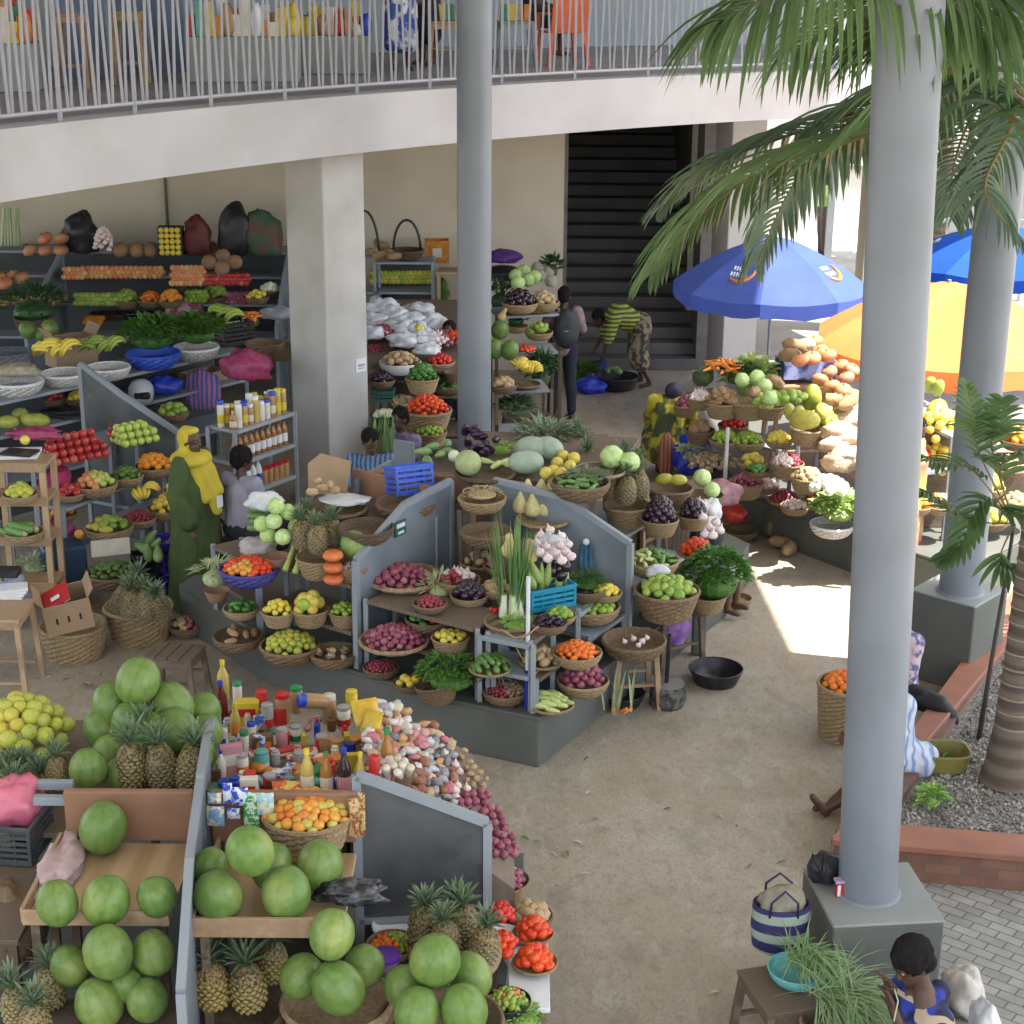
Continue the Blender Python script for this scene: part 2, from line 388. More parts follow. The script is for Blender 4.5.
# ================================================================ back wall, stairs, pillars
bw = MB(); bw.box((-6.59, 24.6, 2.08), (14.62, .2, 4.16)); 
tag(bw.build('back_wall', cream), 'cream plaster wall behind the ground floor stalls', 'wall')
pp = MB(); q = PY(167,215,24.46); pp.tube([(q.x,24.46,1.6),(q.x,24.46,4.1)], .022, 8)
tag(pp.build('wall_pipe', mat('dark_pipe', (.12,.11,.10)), smooth=40), 'thin dark pipe running down the cream wall', 'pipe')
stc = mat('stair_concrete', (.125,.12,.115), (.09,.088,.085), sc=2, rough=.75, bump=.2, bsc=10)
sw = thing('staircase', 'wide dark concrete staircase climbing behind the bending woman', 'staircase', (2.0,24.5,0))
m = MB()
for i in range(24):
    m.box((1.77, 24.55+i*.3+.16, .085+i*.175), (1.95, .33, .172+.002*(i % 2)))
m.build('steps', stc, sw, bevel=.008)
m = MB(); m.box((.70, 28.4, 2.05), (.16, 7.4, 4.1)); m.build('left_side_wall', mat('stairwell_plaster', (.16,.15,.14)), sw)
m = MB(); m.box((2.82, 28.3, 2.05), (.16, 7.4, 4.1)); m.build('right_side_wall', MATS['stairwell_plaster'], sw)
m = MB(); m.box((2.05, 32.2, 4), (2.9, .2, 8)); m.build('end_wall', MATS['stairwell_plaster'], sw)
greyc = mat('grey_square_pillar_paint', (.46,.455,.44), (.34,.335,.325), sc=1.7, rough=.65, bump=.25, bsc=8, det=10, ramp=(.4,.72))
def square_pillar(fx, fy, ph, left, right, label, z1):
    """front vertical edge at (fx,fy), px spans of the two visible faces"""
    f = P(fx, fy, ph); w = left
    a = R_(180-42); 
    v1 = Vector((math.cos(a), math.sin(a), 0))*left; v2 = Vector((math.cos(a-math.pi/2), math.sin(a-math.pi/2), 0))*right
    f0 = Vector((f.x, f.y, 0))
    m = MB(); m.prism([f0, f0+v2, f0+v1+v2, f0+v1], 0, z1)
    o = m.build('square_pillar', greyc, bevel=.012); tag(o, label, 'pillar'); return f0, v1, v2
f0, v1, v2 = square_pillar(321, 150, 3.98, .60, .60, 'thick square concrete pillar standing among the left stalls', 3.965)
# small white notice on the pillar's right face
nrm = (v2.cross(Vector((0,0,1)))).normalized()
c = f0+v2*.82; zz = PY(357,365,c.y).z
m = MB(); rot = Matrix.Rotation(math.atan2(v2.y, v2.x), 3, 'Z'); cc = Vector((c.x, c.y, zz))+nrm*.004
m.box(cc, (.15,.006,.15), rot, 0); m.box(cc+nrm*.0045, (.10,.004,.03), rot, 1); m.box(cc+nrm*.0045+Vector((0,0,-.035)), (.10,.004,.012), rot, 1)
tag(m.build('notice', [whitep, mat('grey_print', (.35,.38,.42))]), 'small white notice fixed to the square concrete pillar', 'sign')
f = P(722,365,0)
pw = mat('pale_pillar', (.50,.48,.45), (.45,.43,.40), sc=1, rough=.7, bump=.1)
m = MB(); m.prism([(f.x,f.y),(f.x+.55,f.y+.35),(f.x+.0,f.y+1.1),(f.x-.52,f.y+.75)], 0, 3.965)
tag(m.build('square_pillar', pw, bevel=.01), 'pale square pillar behind the blue umbrella, right of the staircase', 'pillar')
m = MB(); q = P(846,330,0); m.box((q.x+.45, q.y, 2), (.62,.6,4)); 
tag(m.build('square_pillar', cream, bevel=.01), 'cream pillar half hidden behind the front round column', 'pillar')
m = MB(); q2 = PY(828,250,30.5); m.box((q2.x, 30.5, 1.5), (.12,.12,3)); tag(m.build('metal_post', steel), 'slim grey metal post left of the cream pillar', 'post')
# ================================================================ round columns on plinths
colp = mat('round_column_paint', (.185,.205,.235), (.13,.145,.165), sc=1.3, det=11, rough=.42, bump=.06, bsc=5, spec=.4, ramp=(.46,.8))
def column(x, y, z0, r, label, lean=0):
    m = MB(); m.tube([(x,y,z0),(x+lean*(9.3-z0)/4.1,y,9.3)], r, 48); m.lathe([(r+.025,z0),(r+.02,z0+.012),(r+.003,z0+.02)], 48, (x,y,0))
    o = m.build('round_column', colp, smooth=40); tag(o, label, 'column', 'tall round metal columns'); return o
C1 = Vector((2.075,8.52)); C2 = Vector((3.83,13.36)); C3 = Vector((-.405,17.06))
column(*C1, .8, .168, 'thick grey round column at the front standing on the nearest plinth', -.13)
column(*C2, .8, .18, 'round column with leaf shaped light, on the farther plinth')
column(*C3, 0, .175, 'slim round column rising behind the eggplants in the middle')
def plinth(c, s, rz, h, label):
    t = thing('column_plinth', label, 'plinth', (c.x, c.y, 0), rz, 'square plinths under the round columns')
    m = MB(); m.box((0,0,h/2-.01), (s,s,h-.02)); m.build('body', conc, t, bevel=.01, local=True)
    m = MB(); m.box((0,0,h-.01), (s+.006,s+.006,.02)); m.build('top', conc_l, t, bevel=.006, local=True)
plinth(Vector((2.10,8.50)), .64, R_(6), .8, 'grey square plinth holding the black bag and the red tin')
plinth(Vector((3.84,13.42)), .60, R_(48), .8, 'grey square plinth beside the gravel, dappled with sunlight')
# ================================================================ roof canopies (above the frame)
rf = mat('white_roof_underside', (.75,.75,.75), (.7,.7,.7), rough=.8, bump=0)  # white underside chosen to bounce light back down
SHADE_ROOF = [(-13,-3),(10.6,-3),(10.6,12.5),(6.55,12.75),(6.1,25),(-5,25),(-13,12)]  # unseen roof; outline shaped to set the sun patch and cut left-hand light
m = MB(); m.prism(SHADE_ROOF, 9.3, 9.42); tag(m.build('unseen_shade_roof', rf), 'unseen white canopy roof on the round columns, outline shaped to block light', 'roof')
m = MB(); arcband(m, RR-.3, RR+12, 7.31, 7.45, ang0, R_(107), 40); tag(m.build('upper_roof', rf), 'roof over the upper floor', 'roof')
# ================================================================ platforms
def platform(poly, h, label, lip=True):
    t = thing('concrete_platform', label, 'platform', (poly[0][0], poly[0][1], 0))
    m = MB(); m.prism([(p[0], p[1]) for p in poly], 0, h-.03); m.build('base', conc, t, bevel=.01)
    m = MB(); m.prism([(p[0], p[1]) for p in poly], h-.0298, h); m.build('top_slab', conc_l if lip else conc, t, bevel=.006)
    return t
c0 = P(538,768,0)
PA = [(c0.x,c0.y), (P(688,647,0).x,P(688,647,0).y), (P(726,617,0).x,P(726,617,0).y), (2.35,15.6), (1.6,16.9),(-1.5,17.0),(-2.6,15.6),(-3.05,14.35),(-2.1,13.15),(-1.24,12.42),(-.5,11.92)]
platform(PA, .42, 'grey concrete platform carrying the central island of baskets', False)
PB = [(-.10,6.35),(.0,8.3),(-.35,9.3),(-1.0,9.95),(-2.2,10.15),(-3.6,10.0),(-3.9,6.3)]
platform(PB, .42, 'concrete platform under the watermelon and pantry stalls nearest the camera', False)
PCf = [(P(742,528,0).x,P(742,528,0).y),(P(800,553,0).x,P(800,553,0).y),(P(852,573,0).x,P(852,573,0).y),(4.35,14.9),(5.6,16.4),(4.6,19.9),(3.2,22.2),(2.3,21.6),(2.35,19.0)]
platform(PCf, .42, 'concrete platform under the sunlit stall on the right', False)
# ================================================================ produce prototypes (unit size, scaled when placed)
def jit(v, a, s=2.3):
    n = noise.noise_vector(Vector(v)*s); return Vector(v)+n*a
def mk_ball(name, m, cat, prof=None, n=14, k=9, jitter=0, dent=0, sq=(1,1,1), stem=None):
    def f():
        b = MB()
        if prof: b.lathe(prof, n)
        else: b.ball((0,0,0), 1, n, k)
        vs = []
        for v in b.v:
            if dent and v.z > 0:
                q = math.hypot(v.x, v.y)
                if q < .5: v = Vector((v.x, v.y, v.z-dent*(1-q/.5)**1.2))
            v = Vector((v.x*sq[0], v.y*sq[1], v.z*sq[2]))
            if jitter: v = jit(v, jitter)
            vs.append(v)
        b.v = vs; mats = [m]
        if stem:
            b.tube([(0,0,sq[2]*.85),(0.03,0,sq[2]*.85+stem[1])], [stem[2],stem[2]*.8], 5, mi=1); mats.append(stem[0])
        o = b.build(name, mats, smooth=True, local=True); o['category'] = cat; return o
    return f
G = (.07,.15,.03)
stemg = mat('stem_green', (.10,.16,.04), rough=.7, bump=0)
stemb = mat('stem_brown', (.16,.11,.05), rough=.8, bump=0)
def fm(name, rand, c2=(.8,.8,.8), **k):
    k.setdefault('rough', .35); k.setdefault('sc', 2.5); k.setdefault('bump', .08); k.setdefault('bsc', 20)
    rand = [tuple(min(.92, x*1.22+.0) for x in q) for q in rand]
    return mat(name, (0,0,0), c2, rand=rand, **k)
KINDS = {}
def K(key, name, cat, r, maker, flat=False, lay=False): KINDS[key] = (name, cat, r, maker, flat, lay)
def KB(key, name, cat, r, rand, lay=False, c2=(.78,.78,.72), mk={}, **k):
    K(key, name, cat, r, mk_ball(name, fm(key+'_skin', rand, c2, **k), cat, **mk), lay=lay)
KB('tomato', 'tomato', 'tomato', .034, [(.55,.05,.015),(.62,.09,.02),(.5,.035,.015)], mk=dict(dent=.2, sq=(1,1,.85), stem=(stemg,.12,.06)), rough=.25, c2=(.8,.6,.6))
KB('mixed_tomato', 'tomato', 'tomato', .032, [(.52,.12,.02),(.55,.22,.03),(.58,.30,.05),(.50,.38,.07),(.40,.38,.09),(.54,.16,.03)], mk=dict(dent=.15, sq=(1,1,.92), stem=(stemg,.12,.06)), rough=.25, c2=(.85,.75,.7))
KB('orange', 'orange', 'orange', .038, [(.70,.22,.02),(.66,.28,.03),(.74,.26,.03)], mk=dict(dent=.08), rough=.45, bump=.3, bsc=30)
KB('tangerine', 'tangerine', 'tangerine', .031, [(.66,.17,.02),(.60,.12,.02),(.68,.22,.03)], mk=dict(dent=.1, sq=(1,1,.85)), rough=.4)
KB('lemon', 'lemon', 'lemon', .036, [(.66,.50,.06),(.60,.52,.09),(.70,.48,.05)], mk=dict(dent=.05), rough=.45, bump=.2)
KB('yellow_lime', 'lime', 'lime', .034, [(.32,.37,.055),(.46,.42,.06),(.22,.31,.055),(.48,.38,.05)], rough=.4)
KB('lime', 'lime', 'lime', .027, [(.20,.32,.04),(.28,.38,.05),(.14,.26,.04),(.38,.42,.06)], rough=.35)
KB('grapefruit', 'grapefruit', 'grapefruit', .052, [(.58,.48,.09),(.55,.44,.08),(.62,.50,.10)], rough=.45, bump=.2)
KB('red_apple', 'apple', 'apple', .037, [(.34,.025,.025),(.44,.05,.04),(.27,.02,.03),(.5,.12,.08)], mk=dict(dent=.25, stem=(stemb,.15,.04)), rough=.28)
KB('green_apple', 'apple', 'apple', .038, [(.34,.46,.08),(.42,.52,.12),(.38,.48,.10)], mk=dict(dent=.25, stem=(stemb,.15,.04)), rough=.28)
KB('peach', 'nectarine', 'nectarine', .036, [(.62,.30,.14),(.56,.18,.08),(.60,.42,.16)], mk=dict(dent=.15), rough=.5)
KB('onion', 'onion', 'onion', .037, [(.24,.055,.10),(.31,.09,.13),(.18,.04,.075),(.36,.16,.18)], mk=dict(prof=[(.0,-.82),(.25,-.8),(.7,-.62),(.97,-.15),(.95,.25),(.7,.62),(.3,.82),(.12,1.0),(.06,1.25),(0,1.26)]), rough=.35, c2=(.62,.5,.55), sc=3)
KB('shallot', 'shallot', 'shallot', .020, [(.20,.02,.035),(.28,.04,.06),(.14,.02,.03)], mk=dict(n=9,k=6,sq=(1,1,1.2)), rough=.35)
KB('garlic', 'garlic_bulb', 'garlic', .027, [(.66,.62,.58),(.60,.50,.50),(.70,.66,.60)], mk=dict(prof=[(0,-.8),(.6,-.7),(.98,-.2),(.85,.3),(.35,.7),(.14,1.0),(.08,1.4),(0,1.42)], n=10), rough=.6, c2=(.8,.68,.7))
KB('white_turnip', 'turnip', 'turnip', .045, [(.68,.72,.55),(.62,.66,.5)], rough=.4)
KB('eggplant_round', 'eggplant', 'eggplant', .040, [(.022,.010,.022),(.035,.012,.03),(.018,.008,.015)], mk=dict(sq=(1,1,1.25), stem=(stemg,.3,.15)), rough=.16, c2=(.7,.7,.7), spec=.6)
KB('eggplant_long', 'eggplant', 'eggplant', .045, [(.03,.012,.035),(.022,.01,.025)], mk=dict(prof=[(0,-1.7),(.5,-1.6),(.9,-1.1),(1,-.5),(.8,.4),(.55,1.2),(.3,1.7),(0,1.8)], stem=(stemg,.3,.15)), rough=.18, lay=True)
KB('small_pepper', 'small_pepper', 'pepper', .02, [(.16,.28,.05),(.30,.38,.07),(.12,.22,.04),(.50,.16,.04)], mk=dict(n=8,k=6,sq=(.9,.9,1.2)), rough=.3)
KB('green_pepper', 'pepper', 'pepper', .032, [(.05,.17,.03),(.04,.13,.025),(.08,.22,.04)], mk=dict(sq=(.8,.8,1.3), dent=.3, jitter=.12, stem=(stemg,.3,.1)), rough=.25, lay=True)
KB('red_pepper', 'pepper', 'pepper', .027, [(.50,.03,.02),(.42,.02,.02)], mk=dict(sq=(.85,.85,1.1), dent=.3, jitter=.1, stem=(stemg,.3,.1)), rough=.25)
KB('cucumber', 'cucumber', 'cucumber', .026, [(.09,.19,.05),(.13,.25,.07),(.07,.15,.04)], mk=dict(prof=[(0,-3),(.5,-2.9),(.9,-2.4),(1,-1),(1,1),(.9,2.4),(.5,2.9),(0,3)], n=10), lay=True, rough=.4)
KB('pale_gourd', 'pale_cucumber', 'cucumber', .026, [(.42,.50,.18),(.50,.56,.24),(.36,.46,.16)], mk=dict(prof=[(0,-2.6),(.5,-2.5),(.9,-2),(1,-.6),(.85,.8),(.65,2.1),(.35,2.6),(0,2.7)], n=10, jitter=.15), lay=True, rough=.4)
KB('bottle_gourd', 'bottle_gourd', 'gourd', .042, [(.14,.25,.09),(.20,.30,.12)], mk=dict(prof=[(0,-2.1),(.5,-2.0),(.9,-1.5),(1,-.6),(.8,.4),(.55,1.2),(.4,1.9),(0,2)], n=12), lay=True, rough=.45)
KB('avocado', 'avocado', 'avocado', .040, [(.07,.13,.03),(.10,.18,.04),(.05,.09,.03)], mk=dict(sq=(.85,.85,1.25)), lay=True, rough=.4, bump=.3)
KB('mango', 'mango', 'mango', .042, [(.16,.27,.05),(.22,.32,.06),(.42,.36,.06)], mk=dict(sq=(.85,.75,1.25)), lay=True, rough=.35)
KB('green_mango', 'green_mango', 'mango', .042, [(.18,.30,.05),(.24,.36,.07),(.34,.40,.07),(.15,.25,.04)], mk=dict(sq=(.9,.9,1.1)), lay=True, rough=.3)
KB('papaya', 'papaya', 'papaya', .085, [(.25,.30,.06),(.34,.34,.06),(.42,.36,.07)], mk=dict(sq=(.85,.85,1.35), jitter=.06), lay=True, rough=.35)
KB('potato', 'potato', 'potato', .038, [(.42,.31,.18),(.36,.25,.14),(.46,.34,.20)], mk=dict(sq=(.8,.9,1.25), jitter=.2), lay=True, rough=.8, bump=.3)
KB('yam', 'yam', 'yam', .05, [(.34,.22,.12),(.28,.17,.09),(.40,.27,.15)], mk=dict(sq=(.8,.8,1.7), jitter=.25), lay=True, rough=.85, bump=.4)
KB('ginger', 'ginger_root', 'ginger', .032, [(.44,.35,.23),(.38,.29,.18)], mk=dict(sq=(.7,.9,1.4), jitter=.75, n=12, k=9), lay=True, rough=.85)
KB('walnut', 'nut', 'nut', .020, [(.22,.14,.09),(.28,.18,.12),(.17,.11,.07)], mk=dict(n=8,k=6,jitter=.2), rough=.8)
KB('coconut', 'coconut', 'coconut', .075, [(.23,.14,.08),(.28,.18,.10)], mk=dict(jitter=.06), rough=.9, bump=.5)
KB('pumpkin', 'pumpkin', 'pumpkin', .10, [(.48,.17,.08),(.52,.22,.10),(.42,.2,.12)], mk=dict(sq=(1,1,.72), dent=.3, jitter=.05, stem=(stemb,.25,.09)), rough=.5)
KB('flat_pumpkin', 'small_pumpkin', 'pumpkin', .085, [(.56,.16,.05),(.52,.13,.05)], mk=dict(sq=(1,1,.55), dent=.25), rough=.35)
KB('cabbage', 'cabbage', 'cabbage', .085, [(.42,.56,.22),(.48,.60,.28),(.36,.50,.2)], mk=dict(jitter=.08, n=18, k=12), rough=.45, bump=.8, bsc=5, c2=(.7,.78,.6))
KB('cauliflower', 'cauliflower', 'cauliflower', .075, [(.60,.55,.50),(.66,.62,.52)], mk=dict(jitter=.12, n=18, k=12), rough=.8, bump=1, bsc=9, dist=.08)
KB('broccoli', 'broccoli', 'broccoli', .08, [(.10,.16,.07),(.13,.2,.09)], mk=dict(jitter=.15, n=18, k=12), rough=.9, bump=1, bsc=12, dist=.08)
KB('butternut', 'butternut_squash', 'squash', .065, [(.56,.40,.19),(.60,.43,.22),(.50,.40,.2)], mk=dict(prof=[(0,-1.05),(.5,-1.0),(.9,-.65),(1,-.2),(.85,.35),(.55,.8),(.45,1.4),(.42,1.9),(.2,2.1),(0,2.12)], n=16, stem=(stemb,0,.01)), rough=.5)
KB('pale_calabash', 'pale_squash', 'squash', .075, [(.52,.47,.22),(.56,.50,.26),(.48,.42,.2)], mk=dict(prof=[(0,-1.0),(.5,-.95),(.92,-.6),(1,-.1),(.85,.45),(.6,.9),(.4,1.25),(.25,1.6),(.1,1.75),(0,1.76)], n=16), rough=.5)
KB('carrot', 'carrot', 'carrot', .018, [(.62,.19,.03),(.66,.24,.05)], mk=dict(prof=[(0,-4),(.25,-3.8),(.6,-1),(.95,1.6),(.7,2),(0,2.1)], n=8), lay=True, rough=.5)
KB('melon_grey', 'winter_melon', 'melon', .12, [(.26,.33,.26),(.30,.37,.30)], mk=dict(sq=(.78,.78,1.15), n=20, k=14), lay=True, rough=.6, bump=.2)
KB('round_melon', 'round_melon', 'melon', .105, [(.30,.36,.17),(.34,.38,.2)], mk=dict(n=20,k=14), rough=.5, bump=.3)
KB('egg', 'egg', 'egg', .024, [(.55,.36,.24),(.6,.42,.3)], mk=dict(sq=(.85,.85,1.1)), rough=.5)
# watermelon: pale green rind with broken darker stripes
def wm_mat():
    m = mat('watermelon_rind', (0,0,0), (.74,.80,.62), rand=[(.115,.195,.05),(.15,.24,.06),(.13,.21,.055),(.20,.28,.08)], sc=3, rough=.36, bump=.05, bsc=6, det=5, spec=.35)
    nt = m.node_tree; N = nt.nodes; L = nt.links; b = N['Principled BSDF']; old = b.inputs['Base Color'].links[0].from_socket
    tc = N['Texture Coordinate']; gr = N.new('ShaderNodeSeparateXYZ'); L.new(tc.outputs['Object'], gr.inputs[0])
    at = N.new('ShaderNodeMath'); at.operation = 'ARCTAN2'; L.new(gr.outputs[0], at.inputs[0]); L.new(gr.outputs[1], at.inputs[1])
    nz = N.new('ShaderNodeTexNoise'); nz.inputs['Scale'].default_value = 5; nz.inputs['Detail'].default_value = 4; L.new(tc.outputs['Object'], nz.inputs['Vector'])
    a1 = N.new('ShaderNodeMath'); a1.operation = 'MULTIPLY_ADD'; a1.inputs[1].default_value = 9; L.new(at.outputs[0], a1.inputs[0])
    a2 = N.new('ShaderNodeMath'); a2.operation = 'MULTIPLY'; a2.inputs[1].default_value = 5; L.new(nz.outputs['Fac'], a2.inputs[0]); L.new(a2.outputs[0], a1.inputs[2])
    s = N.new('ShaderNodeMath'); s.operation = 'SINE'; L.new(a1.outputs[0], s.inputs[0])
    r = N.new('ShaderNodeMapRange'); r.inputs[1].default_value = .2; r.inputs[2].default_value = .9; r.inputs[4].default_value = .32; L.new(s.outputs[0], r.inputs[0])
    x = N.new('ShaderNodeMix'); x.data_type = 'RGBA'; L.new(r.outputs[0], x.inputs[0]); L.new(old, x.inputs[6]); x.inputs[7].default_value = (.06,.14,.028,1)
    # yellow belly patch and small scars
    rr = N.new('ShaderNodeMapRange'); rr.inputs[1].default_value = .85; rr.inputs[2].default_value = 1.25; rr.inputs[4].default_value = .35
    ad = N.new('ShaderNodeMath'); ad.operation = 'MULTIPLY_ADD'; ad.inputs[1].default_value = .5; L.new(nz.outputs['Fac'], ad.inputs[0]); L.new(gr.outputs[0], ad.inputs[2]); L.new(ad.outputs[0], rr.inputs[0])
    y = N.new('ShaderNodeMix'); y.data_type = 'RGBA'; L.new(rr.outputs[0], y.inputs[0]); L.new(x.outputs[2], y.inputs[6]); y.inputs[7].default_value = (.46,.45,.14,1)
    n3 = N.new('ShaderNodeTexNoise'); n3.inputs['Scale'].default_value = 22; n3.inputs['Detail'].default_value = 4; L.new(tc.outputs['Object'], n3.inputs['Vector'])
    r3 = N.new('ShaderNodeMapRange'); r3.inputs[1].default_value = .62; r3.inputs[2].default_value = .72; r3.inputs[4].default_value = .5; L.new(n3.outputs['Fac'], r3.inputs[0])
    z = N.new('ShaderNodeMix'); z.data_type = 'RGBA'; L.new(r3.outputs[0], z.inputs[0]); L.new(y.outputs[2], z.inputs[6]); z.inputs[7].default_value = (.22,.26,.10,1)
    L.new(z.outputs[2], b.inputs['Base Color']); return m
K('watermelon', 'watermelon', 'watermelon', .145, mk_ball('watermelon', wm_mat(), 'watermelon', n=32, k=22, sq=(.95,.95,1.10), jitter=.025, dent=.05, stem=(stemb,.10,.03)))
def strip_leaf(mb, base, dirv, L, w, droop, seg=4, mi=0, up=Vector((0,0,1)), fold=.25):
    d = Vector(dirv).normalized(); side = d.cross(up)
    side = side.normalized() if side.length > .05 else Vector((1,0,0))
    p = Vector(base); vs = []; fs = []
    for i in range(seg+1):
        t = i/seg; ww = w*math.sin(math.pi*(.12+.88*t))**.6*(1-.15*t) if t < 1 else .0005
        if i == 0: ww = w*.5
        nr = side.cross(d).normalized()
        vs += [p-side*ww/2+nr*ww*fold, p, p+side*ww/2+nr*ww*fold]
        if i < seg:
            o = i*3; fs += [(o,o+1,o+4,o+3),(o+1,o+2,o+5,o+4)]
            p = p+d*(L/seg); d = (d+Vector((0,0,-droop/seg))).normalized()
    mb.add(vs, fs, mi)
pa_skin = mat('pineapple_skin', (.30,.21,.08), (.05,.045,.025), sc=7, rough=.6, bump=.3, ramp=(.42,.58))
pa_eye = mat('pineapple_eye', (0,0,0), (.7,.75,.6), rand=[(.34,.25,.11),(.27,.24,.12),(.38,.30,.14),(.21,.20,.12)], rough=.6, bump=.1)
pa_leaf = leafmat('pineapple_leaf', (.10,.16,.08), (.20,.27,.16), tr=.1)
def mk_pineapple(eye, crown_l=1.0, key=''):
    def f():
        r = random.Random(5); b = MB(); rows, seg = 11, 13
        b.lathe([(.35,0),(.75,.12),(.97,.6),(1,1.3),(.92,2.0),(.7,2.5),(.35,2.8),(0,2.85)], 16)
        for i in range(rows):
            z = .15+i*2.5/rows; tt = z/2.8; R = (1-.9*abs(tt-.48)**2.6*4)*.99 if True else 1
            R = [ .80,.92,.98,1.0,1.01,1.0,.98,.94,.87,.78,.62][i]
            for k in range(seg):
                a = 2*math.pi*(k+.5*(i % 2))/seg; c = Vector((R*math.cos(a), R*math.sin(a), z)); n = Vector((math.cos(a), math.sin(a), (.0 if tt < .6 else (tt-.6)*1.6)))
                t = Vector((-math.sin(a), math.cos(a), 0)); u = n.cross(t).normalized(); h = .19
                b.add([c+t*.2*R, c+u*.135, c-t*.2*R, c-u*.135, c+n.normalized()*.09], [(0,1,4),(1,2,4),(2,3,4),(3,0,4)], 1)
        o = b.build('pineapple', [pa_skin, eye], smooth=False, local=True); o['category'] = 'pineapple'
        c = MB()
        for i in range(34):
            t = i/34; a = i*2.4; el = R_(20+65*t); d = Vector((math.cos(a)*math.cos(el), math.sin(a)*math.cos(el), math.sin(el)))
            strip_leaf(c, Vector((math.cos(a)*.18*(1-t), math.sin(a)*.18*(1-t), 2.8+.25*t)), d, (1.0+.9*math.sin(t*3))*crown_l*r.uniform(.8,1.15), .26, .75*(1-t), 4)
        k = c.build('crown', pa_leaf, o, local=True); return proto(o, [k])
    return f
K('pineapple', 'pineapple', 'pineapple', .062, mk_pineapple(pa_eye))
pa_eye2 = mat('ripe_pineapple_eye', (0,0,0), (.7,.7,.5), rand=[(.40,.30,.11),(.36,.31,.13),(.45,.32,.10)], rough=.6, bump=.1)
K('ripe_pineapple', 'pineapple', 'pineapple', .068, mk_pineapple(pa_eye2, 1.05))
pa_eye3 = mat('grey_pineapple_eye', (0,0,0), (.7,.75,.6), rand=[(.22,.20,.13),(.26,.22,.14),(.19,.19,.12)], rough=.6, bump=.1)
K('grey_pineapple', 'pineapple', 'pineapple', .062, mk_pineapple(pa_eye3, .85))
def mk_bananas(m, nm):
    def f():
        b = MB()
        for i in range(8):
            a = (i-3.5)*.17; pts = []
            for t in range(6):
                u = t/5; y = .18*(u-.5); z = .06*(1-(2*u-1)**2)+.02
                pts.append(Matrix.Rotation(a, 3, 'Y') @ Vector((0, y, z+.05+(i % 2)*.02)))
            b.tube(pts, [.006,.017,.019,.019,.015,.004], 6)
        b.ball((0,-.09,.06), (.02,.02,.015), 6, 4, mi=1)
        o = b.build(nm, [m, stemb], smooth=True, local=True); o['category'] = 'bananas'; return o
    return f
K('bananas', 'banana_bunch', 'bananas', 1, mk_bananas(fm('banana_skin', [(.66,.50,.07),(.62,.46,.06),(.70,.55,.10)]), 'banana_bunch'))
K('plantains', 'plantain_bunch', 'plantains', 1, mk_bananas(fm('plantain_skin', [(.20,.30,.05),(.28,.36,.07),(.24,.32,.06)]), 'plantain_bunch'))
CNT = {}
RP = random.Random(11)
def put(kind, loc, s=None, rot=None, label=None, group=None):
    name, cat, r, mk, flat, lay = KINDS[kind]; s = s or r
    if rot is None:
        if lay: rot = (R_(90)+RP.uniform(-.25,.25), RP.uniform(-.2,.2), RP.uniform(0,6.28))
        else: rot = (RP.uniform(-.5,.5), RP.uniform(-.5,.5), RP.uniform(0,6.28))
    CNT[kind] = CNT.get(kind, 0)+1
    return inst(kind, mk, loc=Vector(loc), rot=rot, scale=s, label=label, group=group)
def pile(kinds, c, R, desc, where, dome=.45, n=None, s=None, group=None, sink=.1, yaw=None, fill=1.0, sy=1.0):
    """a heaped mound of separate fruits; kinds may be several, laid in sectors"""
    if isinstance(kinds, str): kinds = [kinds]; desc = [desc]
    r = s or max(KINDS[k][2] for k in kinds); lay = KINDS[kinds[0]][5]
    re = r*(1.45 if lay and kinds[0] in ('cucumber','pale_gourd','bottle_gourd','eggplant_long','carrot') else 1.1 if lay else .97)
    Ri = max(R-r*.75, r*.6)
    if n is None: n = max(3, int(fill*math.pi*Ri*Ri*(1+dome*.5)/(3.46*re*re)*1.02+1))
    a0 = RP.random()*6.28
    for i in range(n):
        t = (i+.35)/n; rad = Ri*math.sqrt(t); a = a0+i*2.39996
        z = c.z+dome*R*(1-t)**.75-sink*r+r*.35+RP.uniform(-.12,.12)*r
        k = kinds[0] if len(kinds) == 1 else kinds[int(((a+1.2+RP.uniform(-.3,.3)) % 6.283)/6.283*len(kinds)) % len(kinds)]
        p = Vector((c.x+rad*math.cos(a)+RP.uniform(-.1,.1)*r, c.y+rad*math.sin(a)*sy+RP.uniform(-.1,.1)*r, z))
        rot = None
        if yaw is not None: rot = (R_(90)+RP.uniform(-.12,.12), RP.uniform(-.1,.1), yaw+RP.uniform(-.22,.22))
        d = desc[kinds.index(k)]
        put(k, p, (s or KINDS[k][2])*RP.uniform(.82,1.14), rot, f'{d} {where}', group or f'{d} {where}')
